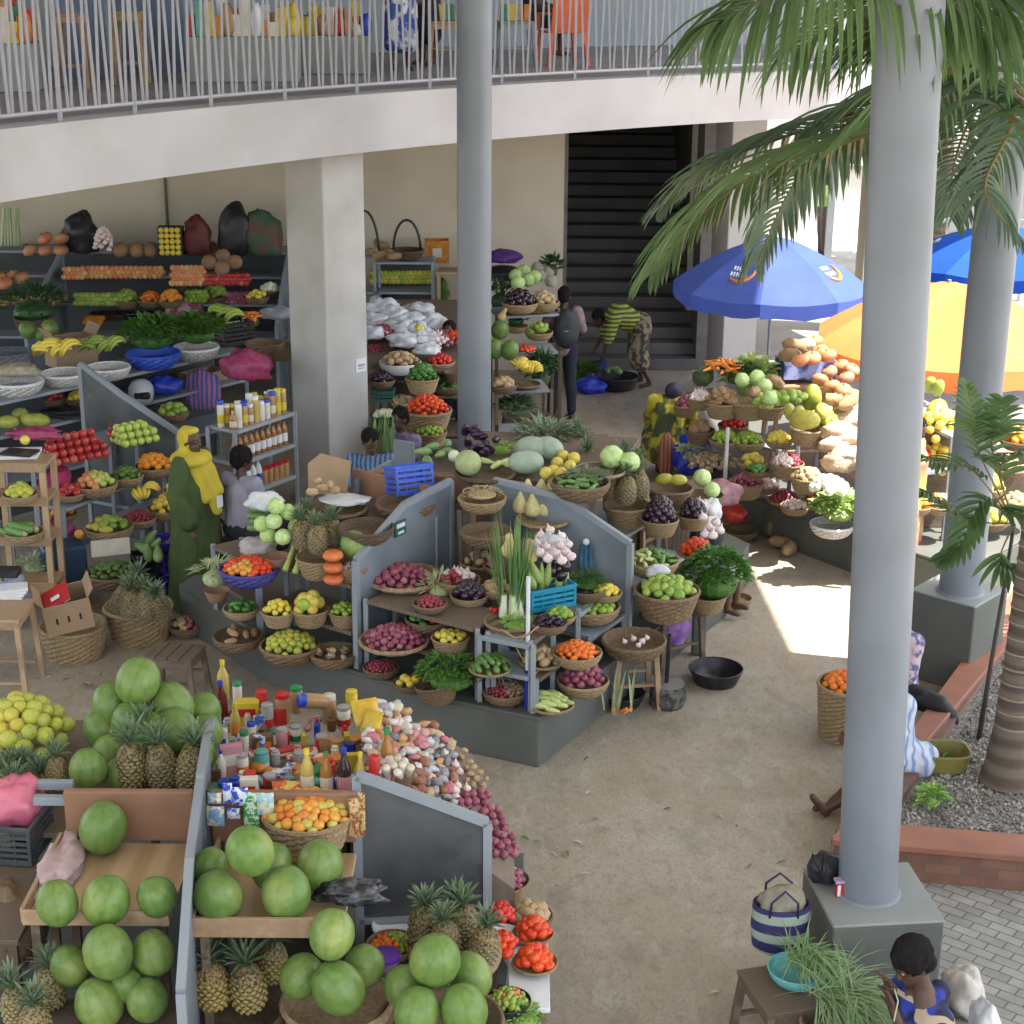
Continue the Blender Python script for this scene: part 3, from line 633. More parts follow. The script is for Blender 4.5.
# ================================================================ baskets
def wickm(name, rand): return mat(name, (0,0,0), (.62,.6,.56), rand=rand, sc=14, rough=.75, bump=.6, bsc=55, det=6, dist=.02)
TONE = {
 'straw': wickm('straw_wicker', [(.44,.32,.18),(.38,.27,.15),(.48,.36,.21)]),
 'brown': wickm('brown_wicker', [(.27,.18,.105),(.22,.15,.09),(.31,.21,.125)]),
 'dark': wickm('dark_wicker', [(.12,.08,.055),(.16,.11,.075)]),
 'white': mat('white_woven_plastic', (.62,.61,.58), (.30,.28,.26), sc=30, rough=.6, bump=.4, bsc=60, ramp=(.45,.55)),
 'blue': mat('blue_woven_plastic', (.02,.05,.42), (.05,.12,.55), sc=20, rough=.4, bump=.3),
 'navy': mat('navy_net_plastic', (.035,.03,.16), (.07,.06,.28), sc=20, rough=.5, bump=.3),
 'black': blackp, 'grey': mat('grey_plastic_weave', (.055,.06,.075), (.11,.12,.14), sc=20, rough=.5, bump=.3),
 'whitep': whitep, 'green': mat('green_plastic', (.05,.16,.12), rough=.5),
 'terra': mat('clay_pot', (.30,.17,.11), (.22,.12,.08), rough=.8, bump=.2),
 'purple': mat('purple_plastic', (.10,.03,.32), (.14,.05,.40), rough=.4),
 'oliveb': mat('olive_basin_plastic', (.22,.19,.05), (.18,.15,.04), rough=.4),
 'aqua': mat('aqua_basin_plastic', (.16,.50,.50), (.13,.43,.44), rough=.35)}
RIMT = {'white': whitep}
STY = {'deep': (.70,.86,.5), 'bowl': (.66,.52,.25), 'tray': (.80,.17,.03), 'tub': (.80,1.02,.6), 'bin': (.84,1.9,1.5), 'basin': (.78,.55,.04)}
SN = {'deep': 'basket', 'bowl': 'basket', 'tray': 'tray', 'tub': 'basket', 'bin': 'basket', 'basin': 'basin'}
def mk_basket(style, tone):
    def f():
        rb, H, fl_ = STY[style]; woven = tone not in ('black','whitep','terra','purple','oliveb','aqua','green'); b = MB()
        seg = 56 if woven else 36; rows = max(3, int(H*13)) if woven else 6
        def R(t): return rb+(1-rb)*math.sin(t*math.pi/2)**.8 if style == 'bowl' or style == 'tray' else rb+(1-rb)*t**.85
        vs = []; fs = []
        rings = [(0, .0)]
        for i in range(rows+1): rings.append((i/rows, 1))
        for i in range(rows+1):
            t = i/rows
            for k in range(seg):
                a = 2*math.pi*k/seg
                d = .022*(1 if (k//2+i) % 2 else -1) if woven and 0 < i < rows else 0
                rr = R(t)+d; vs.append((rr*math.cos(a), rr*math.sin(a), t*H))
        for i in range(rows):
            for k in range(seg):
                k2 = (k+1) % seg; fs.append((i*seg+k, i*seg+k2, (i+1)*seg+k2, (i+1)*seg+k))
        fs.append(tuple(range(seg-1, -1, -1)))
        b.add(vs, fs)
        z0 = fl_ if fl_ > .04 else .03     # the inside, down to what carries the goods
        ti = z0/H; q = []; 
        for (rr, z) in ((1-.05, H), (R((1+ti)/2)-.06, (H+z0)/2), (R(ti)-.06, z0)): q.append((rr, z))
        b.lathe([(q[2][0], q[2][1]), (q[1][0], q[1][1]), (q[0][0], q[0][1])], seg//2)
        b.f = b.f[:-1] if len(b.f[-1]) > 4 else b.f   # keep the top open
        b.m = b.m[:len(b.f)]
        name = {'basin': 'plastic_basin', 'tray': 'woven_tray' if woven else 'plastic_tray'}.get(style, 'wicker_basket' if woven else 'plastic_basket')
        if tone == 'terra': name = 'clay_pot'
        o = b.build(name, TONE[tone], smooth=False if woven else True, local=True); o['category'] = SN[style] if tone != 'terra' else 'pot'
        rm = MB(); rt = .035 if style != 'bin' else .05; n = 40
        for off in ((0, rt),) if not woven else ((.01, rt),(-.01, rt*1.0)):
            pts = [((.985+off[0])*math.cos(2*math.pi*i/n), (.985+off[0])*math.sin(2*math.pi*i/n), H-off[0]*2+(.006*math.sin(i*2.6) if woven else 0)) for i in range(n+1)]
            rm.tube(pts, off[1], 6, cap=False)
        k = rm.build('rim', RIMT.get(tone, TONE[tone]), o, smooth=True, local=True)
        return proto(o, [k])
    return f
WHERE = {}
def B(px, py, w, h, style, tone, where, kind=None, desc=None, dome=.4, n=None, s=None, yaw=None, tilt=None, look=None, group=None, fill=1.0, rad=.9, wf=None, off=(0,0)):
    """basket with its rim centred on pixel (px,py), w pixels wide, standing at height h"""
    rb, H, fl_ = STY[style]; R = w/2*S(px, py, h+.15)
    for _ in range(3): R = w/2*S(px, py, h+H*R)
    c = P(px, py, h+H*R)
    assert where not in WHERE, where
    WHERE[where] = 1
    lk = look or {'straw':'straw coloured wicker','brown':'brown wicker','dark':'dark wicker','white':'white woven','blue':'bright blue','navy':'navy net','black':'black plastic','grey':'grey plastic','whitep':'white plastic','green':'green plastic','terra':'reddish clay','purple':'purple plastic','oliveb':'olive plastic','aqua':'aqua plastic'}[tone]
    noun = SN[style] if tone != 'terra' else 'pot'
    rot = (tilt[0], tilt[1], RP.uniform(0,6.28)) if tilt else (0,0,RP.uniform(0,6.28))
    o = inst('bk_'+style+tone, mk_basket(style, tone), loc=Vector((c.x, c.y, h)), rot=rot, scale=R, label=f'{lk} {noun} {where}', group=group or f'{noun}s of {"wicker" if tone in ("straw","brown","dark") else "plastic" if noun != "pot" else "clay"} holding produce')
    if kind:
        cc = c.copy(); cc.z = h+H*R-.02; cc.x += off[0]*R; cc.y += off[1]*R
        pile(kind, cc, R*rad, desc, wf or f'in the {noun} {where}', dome=dome, n=n, s=s, yaw=yaw, fill=fill)
    return c, R
def leafheap(name, label, cat, c, R, H, m, n=260, L=.05, w=.025, droop=.8, seed=1, up=.5, kind='stuff', group=None, mb=None):
    r = random.Random(seed); b = MB()
    b.ball((c[0], c[1], c[2]-H*.1), (R*.7, R*.7, H*.5), 12, 8)
    for i in range(n):
        a = r.random()*6.283; q = math.sqrt(r.random()); el = math.acos(q)
        p = Vector((c[0]+R*q*math.cos(a), c[1]+R*q*math.sin(a), c[2]+H*math.sqrt(max(0,1-q*q))*r.uniform(.6,1.0)))
        d = Vector((math.cos(a)*(q+.2)+r.uniform(-.6,.6), math.sin(a)*(q+.2)+r.uniform(-.6,.6), up+r.uniform(-.4,.5)))
        strip_leaf(b, p, d, L*r.uniform(.6,1.3), w*r.uniform(.7,1.3), droop, 3)
    o = b.build(name, m); return tag(o, label, cat, group, kind)
herb = leafmat('herb_green', (.055,.16,.025), (.12,.26,.05), tr=.2)
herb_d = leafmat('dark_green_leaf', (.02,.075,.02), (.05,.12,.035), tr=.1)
lett = leafmat('lettuce_leaf', (.28,.42,.10), (.42,.52,.2), tr=.25)
leek = leafmat('leek_leaf', (.14,.27,.08), (.24,.38,.14), tr=.2)
beanm = leafmat('bean_green', (.035,.10,.025), (.08,.18,.04), tr=0)
limeb = leafmat('fresh_bean_green', (.18,.34,.06), (.28,.44,.1), tr=.05)
palegr = leafmat('pale_shoot', (.36,.46,.22), (.5,.56,.34), tr=.15)
# ================================================================ racks and dividers
def v2d(p): return Vector((p[0], p[1], 0))
def rack(label, A, B_, boards, ph=None, group='stepped display racks', boardm=None, name='display_rack', postm=None, back=None, inward=None, th=.035):
    """boards: (height, setback, depth); posts at both ends of every board"""
    A = v2d(A); B_ = v2d(B_); d = (B_-A).normalized(); n = Vector((-d.y, d.x, 0))
    if inward is not None and n.dot(v2d(inward)-A) < 0: n = -n
    base = boards[0][3] if len(boards[0]) > 3 else .42
    t = thing(name, label, 'rack', ((A+B_)/2+Vector((0,0,base))), 0, group)
    L = (B_-A).length; mid = (A+B_)/2; rot = Matrix((d, Vector((-d.y,d.x,0)), Vector((0,0,1)))).transposed()
    for bd in boards:
        h, s, dp = bd[:3]
        m = MB(); m.box(mid+n*(s+dp/2)+Vector((0,0,h-th/2)), (L-.05, dp, th), rot); m.build('shelf_board', boardm or steel, t, bevel=.004)
    tops = {}
    for bd in boards:
        h, s, dp = bd[:3]
        for e in (A, B_):
            for q in (s+.02, s+dp-.02):
                key = (round(e.x,2), round(q,2)); tops[key] = max(tops.get(key, (0,))[0], h), e, q
    for (h, e, q) in tops.values():
        m = MB(); p = e+n*q; m.beam(p+Vector((0,0,base+.001)), p+Vector((0,0,h)), .04, .04, up=(1,0,0)); m.build('post', postm or steel, t, bevel=.004)
    if back:
        m = MB(); m.box(mid+n*back[0]+Vector((0,0,(back[1]+back[2])/2)), (L, .025, back[2]-back[1]), rot); m.build('back_board', back[3], t, bevel=.004)
    return t
def divider(label, F0, inn, z0=.42, hf=1.35, hk=1.64, hr=1.68, dk=.65, dr=1.3, glass=False, solid=panelm):
    """sheet divider: front vertical edge at F0, running along inn; framed"""
    F0 = v2d(F0); inn = v2d(inn).normalized()
    pts = [(0,z0+.002),(0,hf),(dk,hk),(dr,hr),(dr,z0+.002)]
    q = [F0+inn*a+Vector((0,0,z)) for a, z in pts]
    t = thing('stall_divider', label, 'divider', F0+Vector((0,0,z0)), 0, 'sloping metal stall dividers')
    m = MB(); c = sum(q, Vector())/5
    m.plate([c+(p-c)*.985 for p in q], .018); m.build('sheet', panel_in if glass else solid, t)
    m = MB(); nn = inn.cross(Vector((0,0,1)))
    for i in range(4):
        m.beam(q[i], q[i+1], .05, .045, up=nn)
    if glass:
        m.beam(q[0]+Vector((0,0,.35)), q[4]+Vector((0,0,.35)), .035, .045, up=nn)
    m.build('frame', steel, t)
    return t
# ---------------- island A
PfL = lambda x: Vector((x, 11.57+(.2-x)*.66+(.05 if x < -1 else 0), 0))
dL = (Vector((-1.24,12.47,0))-Vector((.2,11.57,0))).normalized(); nL = Vector((.55,.835,0)).normalized()
A0 = Vector((.2,11.62,0)); dR = Vector((.5,.866,0)); nR = Vector((-.866,.5,0))
FL = Vector((-1.24,12.5,0)); FR = A0+dR*1.55
divider('blue grey divider with the small green notice, left of the onions', FL, nL)
divider('plain blue grey divider between the green beans and the wooden stand', FR, nR)
EL = Vector((-2.12,13.12,0)); EE = Vector((-2.62,13.75,0))
rack('rack of yellow citrus baskets between the woman in green and the notice divider', EL, FL+Vector((-.03,.02,0)), [(.72,0,.5),(1.13,0,.5),(1.42,.6,.5)], inward=(-1,15), boardm=wood_d, back=(1.24,1.2,1.62,wood_r))
rack('low rack under the tomatoes and green peppers, left of the citrus rack', EE, EL+Vector((-.03,.04,0)), [(.70,0,.40),(1.03,0,.32)], inward=(-1,15), boardm=wood_d)
rack('rack of onion trays right of the notice divider', FL+Vector((.05,-.02,0)), Vector((-.28,11.88,0)), [(.72,.02,.45),(1.02,.02,.42)], inward=(0,14), boardm=wood_d)
rack('small corner stand in front of the leeks', Vector((-.25,11.86,0)), Vector((.16,11.66,0)), [(.72,.0,.40),(.98,.0,.40)], inward=(0,14))
rack('rack under the turquoise crate and the orange tomatoes', A0+dR*.06+nR*.02, A0+dR*.82+nR*.02, [(.70,0,.42),(1.0,.05,.42)], inward=(-1,14), boardm=wood_d)
rack('rack under the green beans beside the plain divider', A0+dR*.9, A0+dR*1.5, [(.74,0,.40),(.92,.12,.3)], inward=(-1,14))
m = MB(); a = P(437,478,1.62); b = P(572,497,1.62); m.beam(v2d(a)+Vector((0,0,1.51)), v2d(b)+Vector((0,0,1.51)), .03, .26, up=(0,1,0))
bb = MB(); 
def boardline(pa_, pb_, z0, z1, th, label, m_=wood_r, name='back_board', cat='board'):
    a = v2d(pa_); b = v2d(pb_); d = (b-a).normalized(); n = Vector((-d.y,d.x,0))*th
    q = MB(); q.prism([a, b, b+n, a+n], z0, z1); return tag(q.build(name, m_, bevel=.006), label, cat)
boardline(P(372,472,1.6), P(470,478,1.6), 1.30, 1.6, .12, 'reddish board behind the blue crate', cat='board')
boardline(P(474,482,1.6), P(575,500,1.6), .425, 1.6, .05, 'reddish back board behind the pale squashes')
cnt = MB(); tp = [P(455,470,1.62), P(600,492,1.62), P(640,440,1.62), P(470,432,1.62)]
cnt.prism([(p.x,p.y) for p in tp], 1.605, 1.64)
tc_ = thing('counter_table', 'plank table top in the island centre carrying melons and eggplants', 'table', (tp[0].x+.3, tp[0].y+.5, .42))
cnt.build('table_top', wood_d, tc_, bevel=.005)
for p in tp:
    q = MB(); c_ = sum(tp, Vector())/4; e = v2d(p)+(v2d(c_)-v2d(p))*.12; q.beam(e+Vector((0,0,.42)), e+Vector((0,0,1.605)), .05, .05); q.build('leg', wood_d, tc_)
# green notice on the divider
nd = nL.cross(Vector((0,0,1))); ctr = PY(427,515,12.95)
g_ = MB(); gm_ = mat('notice_green', (.03,.13,.09)); 
cc = FL+nL*.56; cc = Vector((cc.x, cc.y, 1.47))+nd*(.026 if nd.x > 0 else -.026); nd2 = nd if nd.x > 0 else -nd
rr = Matrix((nL, nd2, Vector((0,0,1)))).transposed()
g_.box(cc, (.15,.006,.13), rr, 0); g_.box(cc+nd2*.0045+Vector((0,0,.025)), (.11,.004,.035), rr, 1); g_.box(cc+nd2*.0045+Vector((0,0,-.035)), (.08,.004,.02), rr, 1)
tag(g_.build('notice', [gm_, whitep]), 'small green and white notice fixed to the blue grey divider', 'sign')
# ---------------- island A goods: left bay
B(238,636,50,.42,'bowl','brown','on the platform left of the yellow limes','yam','tan yam',.25,n=5,s=.04)
B(290,645,60,.42,'bowl','brown','on the platform under the lemon baskets','yellow_lime','yellow green lime',.45)
B(334,652,50,.42,'bowl','brown','on the platform below the small limes','ginger','ginger piece',.05,n=5,fill=.4)
B(241,608,36,.70,'bowl','straw','on the low rack under the tomatoes',['green_pepper'],['glossy green pepper'],.5)
B(278,611,34,.72,'deep','straw','leftmost on the citrus rack','lemon','small yellow lemon',.7,s=.03)
B(310,609,38,.72,'deep','straw','in the middle of the citrus rack','grapefruit','yellow grapefruit',.8,n=11)
c, R = B(345,611,34,.72,'deep','straw','rightmost on the citrus rack','lime','dark green lime',.55,s=.028)
put('lime', P(305,600,1.02)+Vector((0,-.1,0)), .052, label='single green citrus among the yellow grapefruits')
B(249,568,60,1.03,'bowl','navy','holding tomatoes beside the woman in green',['tomato','tomato','tomato','mixed_tomato'],['red tomato','red tomato','red tomato','yellowish tomato'],.35,n=50)
B(277,556,28,1.13,'deep','terra','under the pale cabbages')
for i, (x, y, h) in enumerate([(268,535,1.40),(283,537,1.42),(296,527,1.46),(274,521,1.55),(288,512,1.60),(276,506,1.68),(262,524,1.5)]):
    put('cabbage', P(x,y,h), .068, label='pale green cabbage heaped on the clay pot', group='pale cabbages on the clay pot')
B(319,557,46,1.13,'deep','straw','under the four grey pineapples')
for i, (x, y) in enumerate([(304,548),(319,552),(334,546),(311,538)]):
    p = P(x, y, 1.32); put('grey_pineapple', p, .085, (RP.uniform(-.1,.05), RP.uniform(-.12,.12), i), 'grey green pineapple upright in the basket beside the stacked pumpkins', 'grey pineapples beside the stacked pumpkins')
for i, h in enumerate((1.18, 1.28, 1.38)):
    q = P(334, 578, 1.18); put('flat_pumpkin', (q.x, q.y-.02, h), .085, (0,0,i), ['lowest','middle','topmost'][i]+' of the three stacked orange pumpkins')
B(353,566,34,1.13,'deep','straw','under the single light green watermelon','garlic','garlic bulb',.05,fill=.8)
q = P(354,545,1.42); put('watermelon', q, .115, label='single light green watermelon on the garlic basket by the divider')
B(335,508,64,1.42,'tray','brown','under the white plastic and yellow squash')
B(366,527,56,1.42,'bowl','dark','empty behind the grey pineapples, left of the divider')
B(350,522,30,1.30,'bowl','brown','below the tray of white plastic')
B(217,590,26,.72,'deep','terra','holding green shoots by the robe of the woman in green')
q = P(214,577,.98); leafheap('green_shoots', 'bunch of pale green shoots in the clay pot beside the green robe', 'greens', q, .14, .14, palegr, 90, .10, .02, .5, 4, up=.2)
B(187,624,38,.02,'bowl','brown','on the floor at the hem of the green robe',['onion','potato'],['dull pink onion','small potato'],.3,s=.035)
for x, y in ((322,488),(312,492),(330,485),(318,481),(335,490)): put('potato', P(x,y,1.62), .042, label='potato in front of the upright cardboard flap', group='potatoes by the cardboard flap')
q = P(333,503,1.5); put('mango', q, .05, (R_(80),0,1.2), label='long yellow squash lying on white plastic'); 
o = COL.objects[-1]; 
m = MB(); pts = [P(296,535,1.38), P(292,552,1.25), P(285,570,1.17)]; m.tube(pts, [.014,.02,.026], 8); pts = [P(302,538,1.37), P(301,556,1.24), P(295,573,1.15)]; m.tube(pts, [.012,.02,.028], 8)
tag(m.build('marrow_pair', mat('pale_marrow', (.40,.46,.14), (.34,.41,.12)), smooth=True), 'pair of long pale green marrows hanging over the tomato shelf', 'marrows')
for i, (x, y) in enumerate(((258,510),(256,516),(259,522),(257,528))): put('cucumber', P(x,y,1.42), .028, (R_(90),0,R_(75+i*5)), label='dark green cucumber beside the seated woman in grey', group='cucumbers beside the woman in grey')
def stool(label, c, top, h, rz, m=wood_d, name='wooden_stool', slats=0, spread=.04, cat='stool', rung=.22):
    t = thing(name, label, cat, c, rz); x, y = top; b = MB()
    if slats:
        w_ = x/slats
        for i in range(slats): b.box((-x/2+w_*(i+.5), 0, h-.012), (w_-.008, y, .024))
    else: b.box((0,0,h-.015), (x,y,.03))
    b.build('seat' if cat == 'stool' else 'table_top', m, t, bevel=.004, local=True)
    fr = MB()
    for s_ in (-1,1): fr.box((0,s_*(y/2-.03),h-.06), (x-.08,.025,.07)); fr.box((s_*(x/2-.03),0,h-.06), (.025,y-.09,.07))
    fr.build('apron', m, t, local=True)
    for sx in (-1,1):
        for sy in (-1,1):
            l = MB(); l.beam((sx*(x/2-.03+spread),sy*(y/2-.03+spread),0), (sx*(x/2-.03),sy*(y/2-.03),h-.03), .045, .04); l.build('leg', m, t, bevel=.003, local=True)
    if rung:
        for sy in (-1,1):
            l = MB(); l.beam((-(x/2-.03),sy*(y/2-.02),rung), (x/2-.03,sy*(y/2-.02),rung), .03, .02); l.build('rung', m, t, local=True)
    return t
def crumple(name, label, cat, c, r, m, seed=0, n=22, k=15, amp=.35, group=None, kind=None):
    b = MB(); b.ball((0,0,0), 1, n, k); sd = Vector((seed*3.1, seed*1.7, 0))
    vs = []
    for v in b.v:
        d = noise.noise(v*1.8+sd)*amp+abs(noise.noise(v*5+sd))*amp*.6
        w_ = v*(1+d); vs.append(Vector((w_.x*r[0], w_.y*r[1], max(w_.z, -.7)*r[2]+.7*r[2]))+Vector(c))
    b.v = vs; return tag(b.build(name, m, smooth=True), label, cat, group, kind)
wbag = mat('thin_white_plastic', (.66,.67,.70), (.50,.52,.56), sc=9, rough=.35, bump=.5, bsc=12, dist=.03)
pbag = mat('pink_net_bag', (.36,.05,.12), (.20,.03,.09), sc=18, rough=.5, bump=.4)
crumple('plastic_sheet', 'white plastic wrapping spread over the wide tray', 'plastic', P(345,502,1.50), (.20,.14,.03), wbag, 1)
crumple('garlic_bag', 'clear bag of garlic behind the cucumbers', 'bag', P(265,508,1.50), (.15,.12,.08), wbag, 2)
crumple('garlic_bag', 'small bag of grey garlic above the red tomatoes', 'bag', P(258,553,1.16), (.15,.10,.08), mat('garlic_net', (.42,.38,.36),(.30,.27,.26), sc=20, bump=.5), 3)
def carton(name, label, c, size, rz, m=card, tilt=(0,0), flaps=True, group=None, inner=None):
    t = thing(name, label, 'box', c, rz, group); t.rotation_euler = (tilt[0], tilt[1], rz)
    x, y, z = size; b = MB(); th = .012
    b.box((0,0,th/2), (x,y,th)); b.box((x/2-th/2,0,z/2+th/2), (th,y,z-th)); b.box((-x/2+th/2,0,z/2+th/2), (th,y,z-th))
    b.box((0,y/2-th/2,z/2+th/2), (x-2*th,th,z-th)); b.box((0,-y/2+th/2,z/2+th/2), (x-2*th,th,z-th)); b.build('walls', m, t, local=True)
    if flaps:
        for s_ in (-1,1):
            f = MB(); f.box((s_*(x/2+.04*x), 0, z+.11*x), (th*.7, y*.96, .26*x), Matrix.Rotation(R_(35*s_), 3, 'Y')); f.build('flap', m, t, local=True)
    return t
m = MB(); a = P(313,498,1.45); m.plate([(a.x-.05,a.y+.1,1.45),(a.x+.28,a.y+.12,1.45),(a.x+.32,a.y+.22,1.72),(a.x+.05,a.y+.25,1.78),(a.x-.06,a.y+.2,1.70)], .008)
tag(m.build('cardboard_flap', card), 'curved brown cardboard flap behind the potatoes', 'cardboard')
# corner bay
B(404,577,78,1.02,'tray','straw','tilted, wide, right of the notice divider','onion','purple onion',.35,n=46,off=(-.1,-.15),rad=.9,wf='heaped on the wide tray below the green notice')
q = P(418,560,1.1); 
B(458,579,44,1.02,'bowl','straw','behind the dark eggplants',['garlic','garlic','shallot'],['pinkish garlic bulb','pinkish garlic bulb','tiny pink shallot'],.5,s=.034)
B(430,603,34,1.03,'bowl','brown','of tiny shallots in front of the purple onions','shallot','tiny bright shallot',.5,s=.02,n=34)
B(497,588,34,1.04,'bowl','straw','of yams left of the leek leaves','potato','small tan yam',.5,s=.034,n=12)
B(500,565,34,1.10,'bowl','brown','of red onions behind the leeks','onion','deep red onion',.5,s=.032,n=16)
B(469,595,38,1.0,'bowl','straw','left of the leeks','eggplant_round','small black eggplant',.8,n=24,s=.036)
q = P(440,590,1.04); leafheap('spring_garlic', 'pale spring garlic stalks beside the small black eggplants', 'garlic', q, .13, .10, palegr, 60, .13, .018, .8, 9)
B(394,640,70,.72,'tray','straw','below the wide tray of purple onions','onion','dark purple onion',.45,s=.031,wf='on the lower tray between the divider and peppers')
B(428,618,46,.80,'bowl','brown','above the lemon basket',['red_pepper','green_pepper'],['round red pepper','small green pepper'],.5)
B(450,637,38,.72,'deep','straw','under the round red peppers','lemon','yellow lemon',.35,n=15,s=.030)
B(381,667,36,.42,'bowl','brown','leftmost at the platform edge, corner bay','shallot','dark red date sized fruit',.35,s=.017)
B(410,682,34,.42,'bowl','brown','between the red dates and the parsley','lemon','bright yellow fruit',.3,n=6)
B(439,684,44,.42,'deep','brown','full of parsley at the platform edge',tilt=(R_(10),R_(4)))
q = P(443,672,.62); leafheap('parsley_bunch', 'dark green parsley spilling from the tilted basket', 'parsley', (q.x+.06,q.y-.04,.60), .25, .17, herb, 420, .06, .03, 1.0, 12)
m = MB(); r_ = random.Random(4); q = P(482,655,.75)
for i in range(26): strip_leaf(m, (q.x+r_.uniform(-.08,.0), q.y+r_.uniform(-.05,.05), .66), (r_.uniform(.3,.9), r_.uniform(-.5,.0), .7), r_.uniform(.38,.5), .02, 2.6, 7)
tag(m.build('leek_leaves', leek), 'long leek leaves drooping beside the parsley basket', 'leeks')
B(505,690,46,.42,'bowl','brown','right of the drooping leek leaves',['walnut','walnut','shallot'],['brown nut','brown nut','tiny red berry'],.35)
B(511,621,54,.98,'tray','straw','on the corner stand under the leeks')
q = P(512,616,1.03); m = MB()
for cl, (dx, dy) in enumerate(((-.07,.03),(.0,.05),(.06,.03),(.02,.0))):
    for i in range(16):
        a = r_.random()*6.28; rr_ = .02*math.sqrt(r_.random())
        p0 = Vector((q.x+dx+rr_*math.cos(a), q.y+dy+rr_*math.sin(a), q.z)); 
        strip_leaf(m, p0, ((cl-1.5)*.10+r_.uniform(-.12,.10), r_.uniform(-.05,.15), 1), r_.uniform(.45,.85), .016, .12, 4)
    m.tube([(q.x+dx,q.y+dy,q.z-.02),(q.x+dx*.9,q.y+dy+.01,q.z+.16)], [.035,.024], 8, mi=1)
tag(m.build('leek_bunch', [leek, mat('white_leek_stem', (.62,.66,.48),(.5,.58,.36))]), 'tall bunch of leeks standing on the corner stand', 'leeks')
q = P(514,624,1.0); leafheap('green_beans', 'light green beans in front of the leek stems', 'beans', (q.x+.02,q.y-.09,1.03), .11, .06, limeb, 160, .05, .014, .4, 5, up=.1)
q = P(491,613,1.02)
for i in range(5): put('red_pepper', (q.x+.03*i, q.y-.02*(i % 2), 1.05), .02, label='tiny red pepper beside the leek stems', group='tiny red peppers by the leeks')
# white pole with blue end in front
a = P(527,708,.425); t = thing('white_pole', 'white pole with blue lower end standing at the platform corner', 'pole', a)
m = MB(); m.tube([a, a+Vector((0,0,.32))], .022, 10); m.build('blue_sleeve', mat('blue_tape', (.01,.04,.40), rough=.4), t)
m = MB(); m.tube([a+Vector((0,0,.32)), a+Vector((0,.0,1.08))], .016, 10); m.build('pole', whitep, t, smooth=40)
m = MB(); e = a+Vector((-.02,0,.62)); m.tube([e+Vector((-.16,0,.02)), e+Vector((-.08,-.02,-.03)), e+Vector((.02,-.03,.0)), e+Vector((.1,0,.06))], .008, 6); m.tube([e+Vector((0,-.02,0)), e+Vector((-.07,-.02,-.1)), e+Vector((-.02,-.02,-.2))], .006, 6); m.build('string', card, t)
# turquoise crate
def vent_crate(name, label, c, size, rz, m, rows=4, tilt=(0,0), handle=False, group=None):
    t = thing(name, label, 'crate', c, rz, group); t.rotation_euler = (tilt[0], tilt[1], rz)
    x, y, z = size; b = MB(); b.box((0,0,.006), (x,y,.012))
    for i in range(rows):
        zz = z*(i+.6)/rows
        for s_ in (-1,1):
            b.box((0, s_*(y/2-.005), zz), (x, .008, z/rows*.55)); b.box((s_*(x/2-.005), 0, zz), (.008, y-.018, z/rows*.55))
    b.build('slatted_sides', m, t, local=True)
    f = MB()
    for sx in (-1,1):
        for sy in (-1,1): f.box((sx*(x/2-.008), sy*(y/2-.008), z/2), (.022,.022,z))
    for k in range(1,4):
        for sy in (-1,1): f.box((-x/2+x*k/4, sy*(y/2-.004), z/2), (.01,.012,z*.98))
    for s_ in (-1,1): f.box((0,s_*(y/2),z+.004), (x+.02,.022,.02)); f.box((s_*(x/2),0,z+.004), (.022,y-.024,.02))
    f.build('frame', m, t, bevel=.003, local=True)
    return t
turq = mat('turquoise_plastic', (.02,.27,.42), (.015,.22,.36), rough=.4); bluec = mat('blue_crate_plastic', (.05,.13,.62), (.04,.10,.5), rough=.4)
purc = mat('purple_crate_plastic', (.06,.03,.33), (.05,.02,.26), rough=.4); blkc = blackp
q = P(546,606,1.02); vent_crate('plastic_crate', 'turquoise plastic crate holding green maize on the corner rack', (q.x,q.y+.04,1.02), (.40,.26,.17), R_(28), turq)
maize = mat('maize_husk', (.40,.50,.17), (.30,.42,.12), wave=(6,2,'X'), rough=.6, bump=.3, ramp=(.2,.8))
K('maize', 'maize_cob', 'maize', .03, mk_ball('maize_cob', maize, 'maize', prof=[(0,-3.2),(.5,-3.1),(.95,-2),(1,-.5),(.8,1.2),(.45,3),(.15,4.3),(0,4.4)], n=10))
for i in range(8):
    put('maize', (q.x-.17+.045*i, q.y+.0+.02*i+.03*(i % 2), 1.22+.03*(i % 3)), .034, (RP.uniform(-.45,-.15), RP.uniform(-.35,.15), i), 'green maize cob leaning in the turquoise crate', 'maize cobs in the turquoise crate')
for i, (x, y, h) in enumerate(((553,575,1.28),(562,580,1.25),(556,566,1.34),(566,570,1.33),(549,567,1.33),(560,560,1.38),(568,562,1.36))):
    put('eggplant_round', P(x,y,h)+Vector((0,.1,0)), .045, label='black eggplant behind the turquoise crate', group='black eggplants behind the turquoise crate')
crumple('garlic_net_bag', 'white net bag of garlic left of the plain divider', 'bag', P(553,560,1.40)+Vector((0,.08,0)), (.13,.10,.10), wbag, 7, amp=.5)
for x, y in ((541,535),(552,538),(560,545),(546,547),(556,553),(566,552),(540,552),(550,530),(561,536),(568,544),(548,558),(562,560),(536,543),(571,556)): put('garlic', P(x,y,1.55), .042, label='big garlic bulb in the white net bag', group='garlic bulbs in the white net bag')
put('butternut', P(509,549,1.5), .065, (R_(8),0,0), 'butternut squash standing behind the leeks, left one'); put('butternut', P(530,555,1.42), .062, (R_(-6),R_(5),1), 'butternut squash standing next to the garlic net')
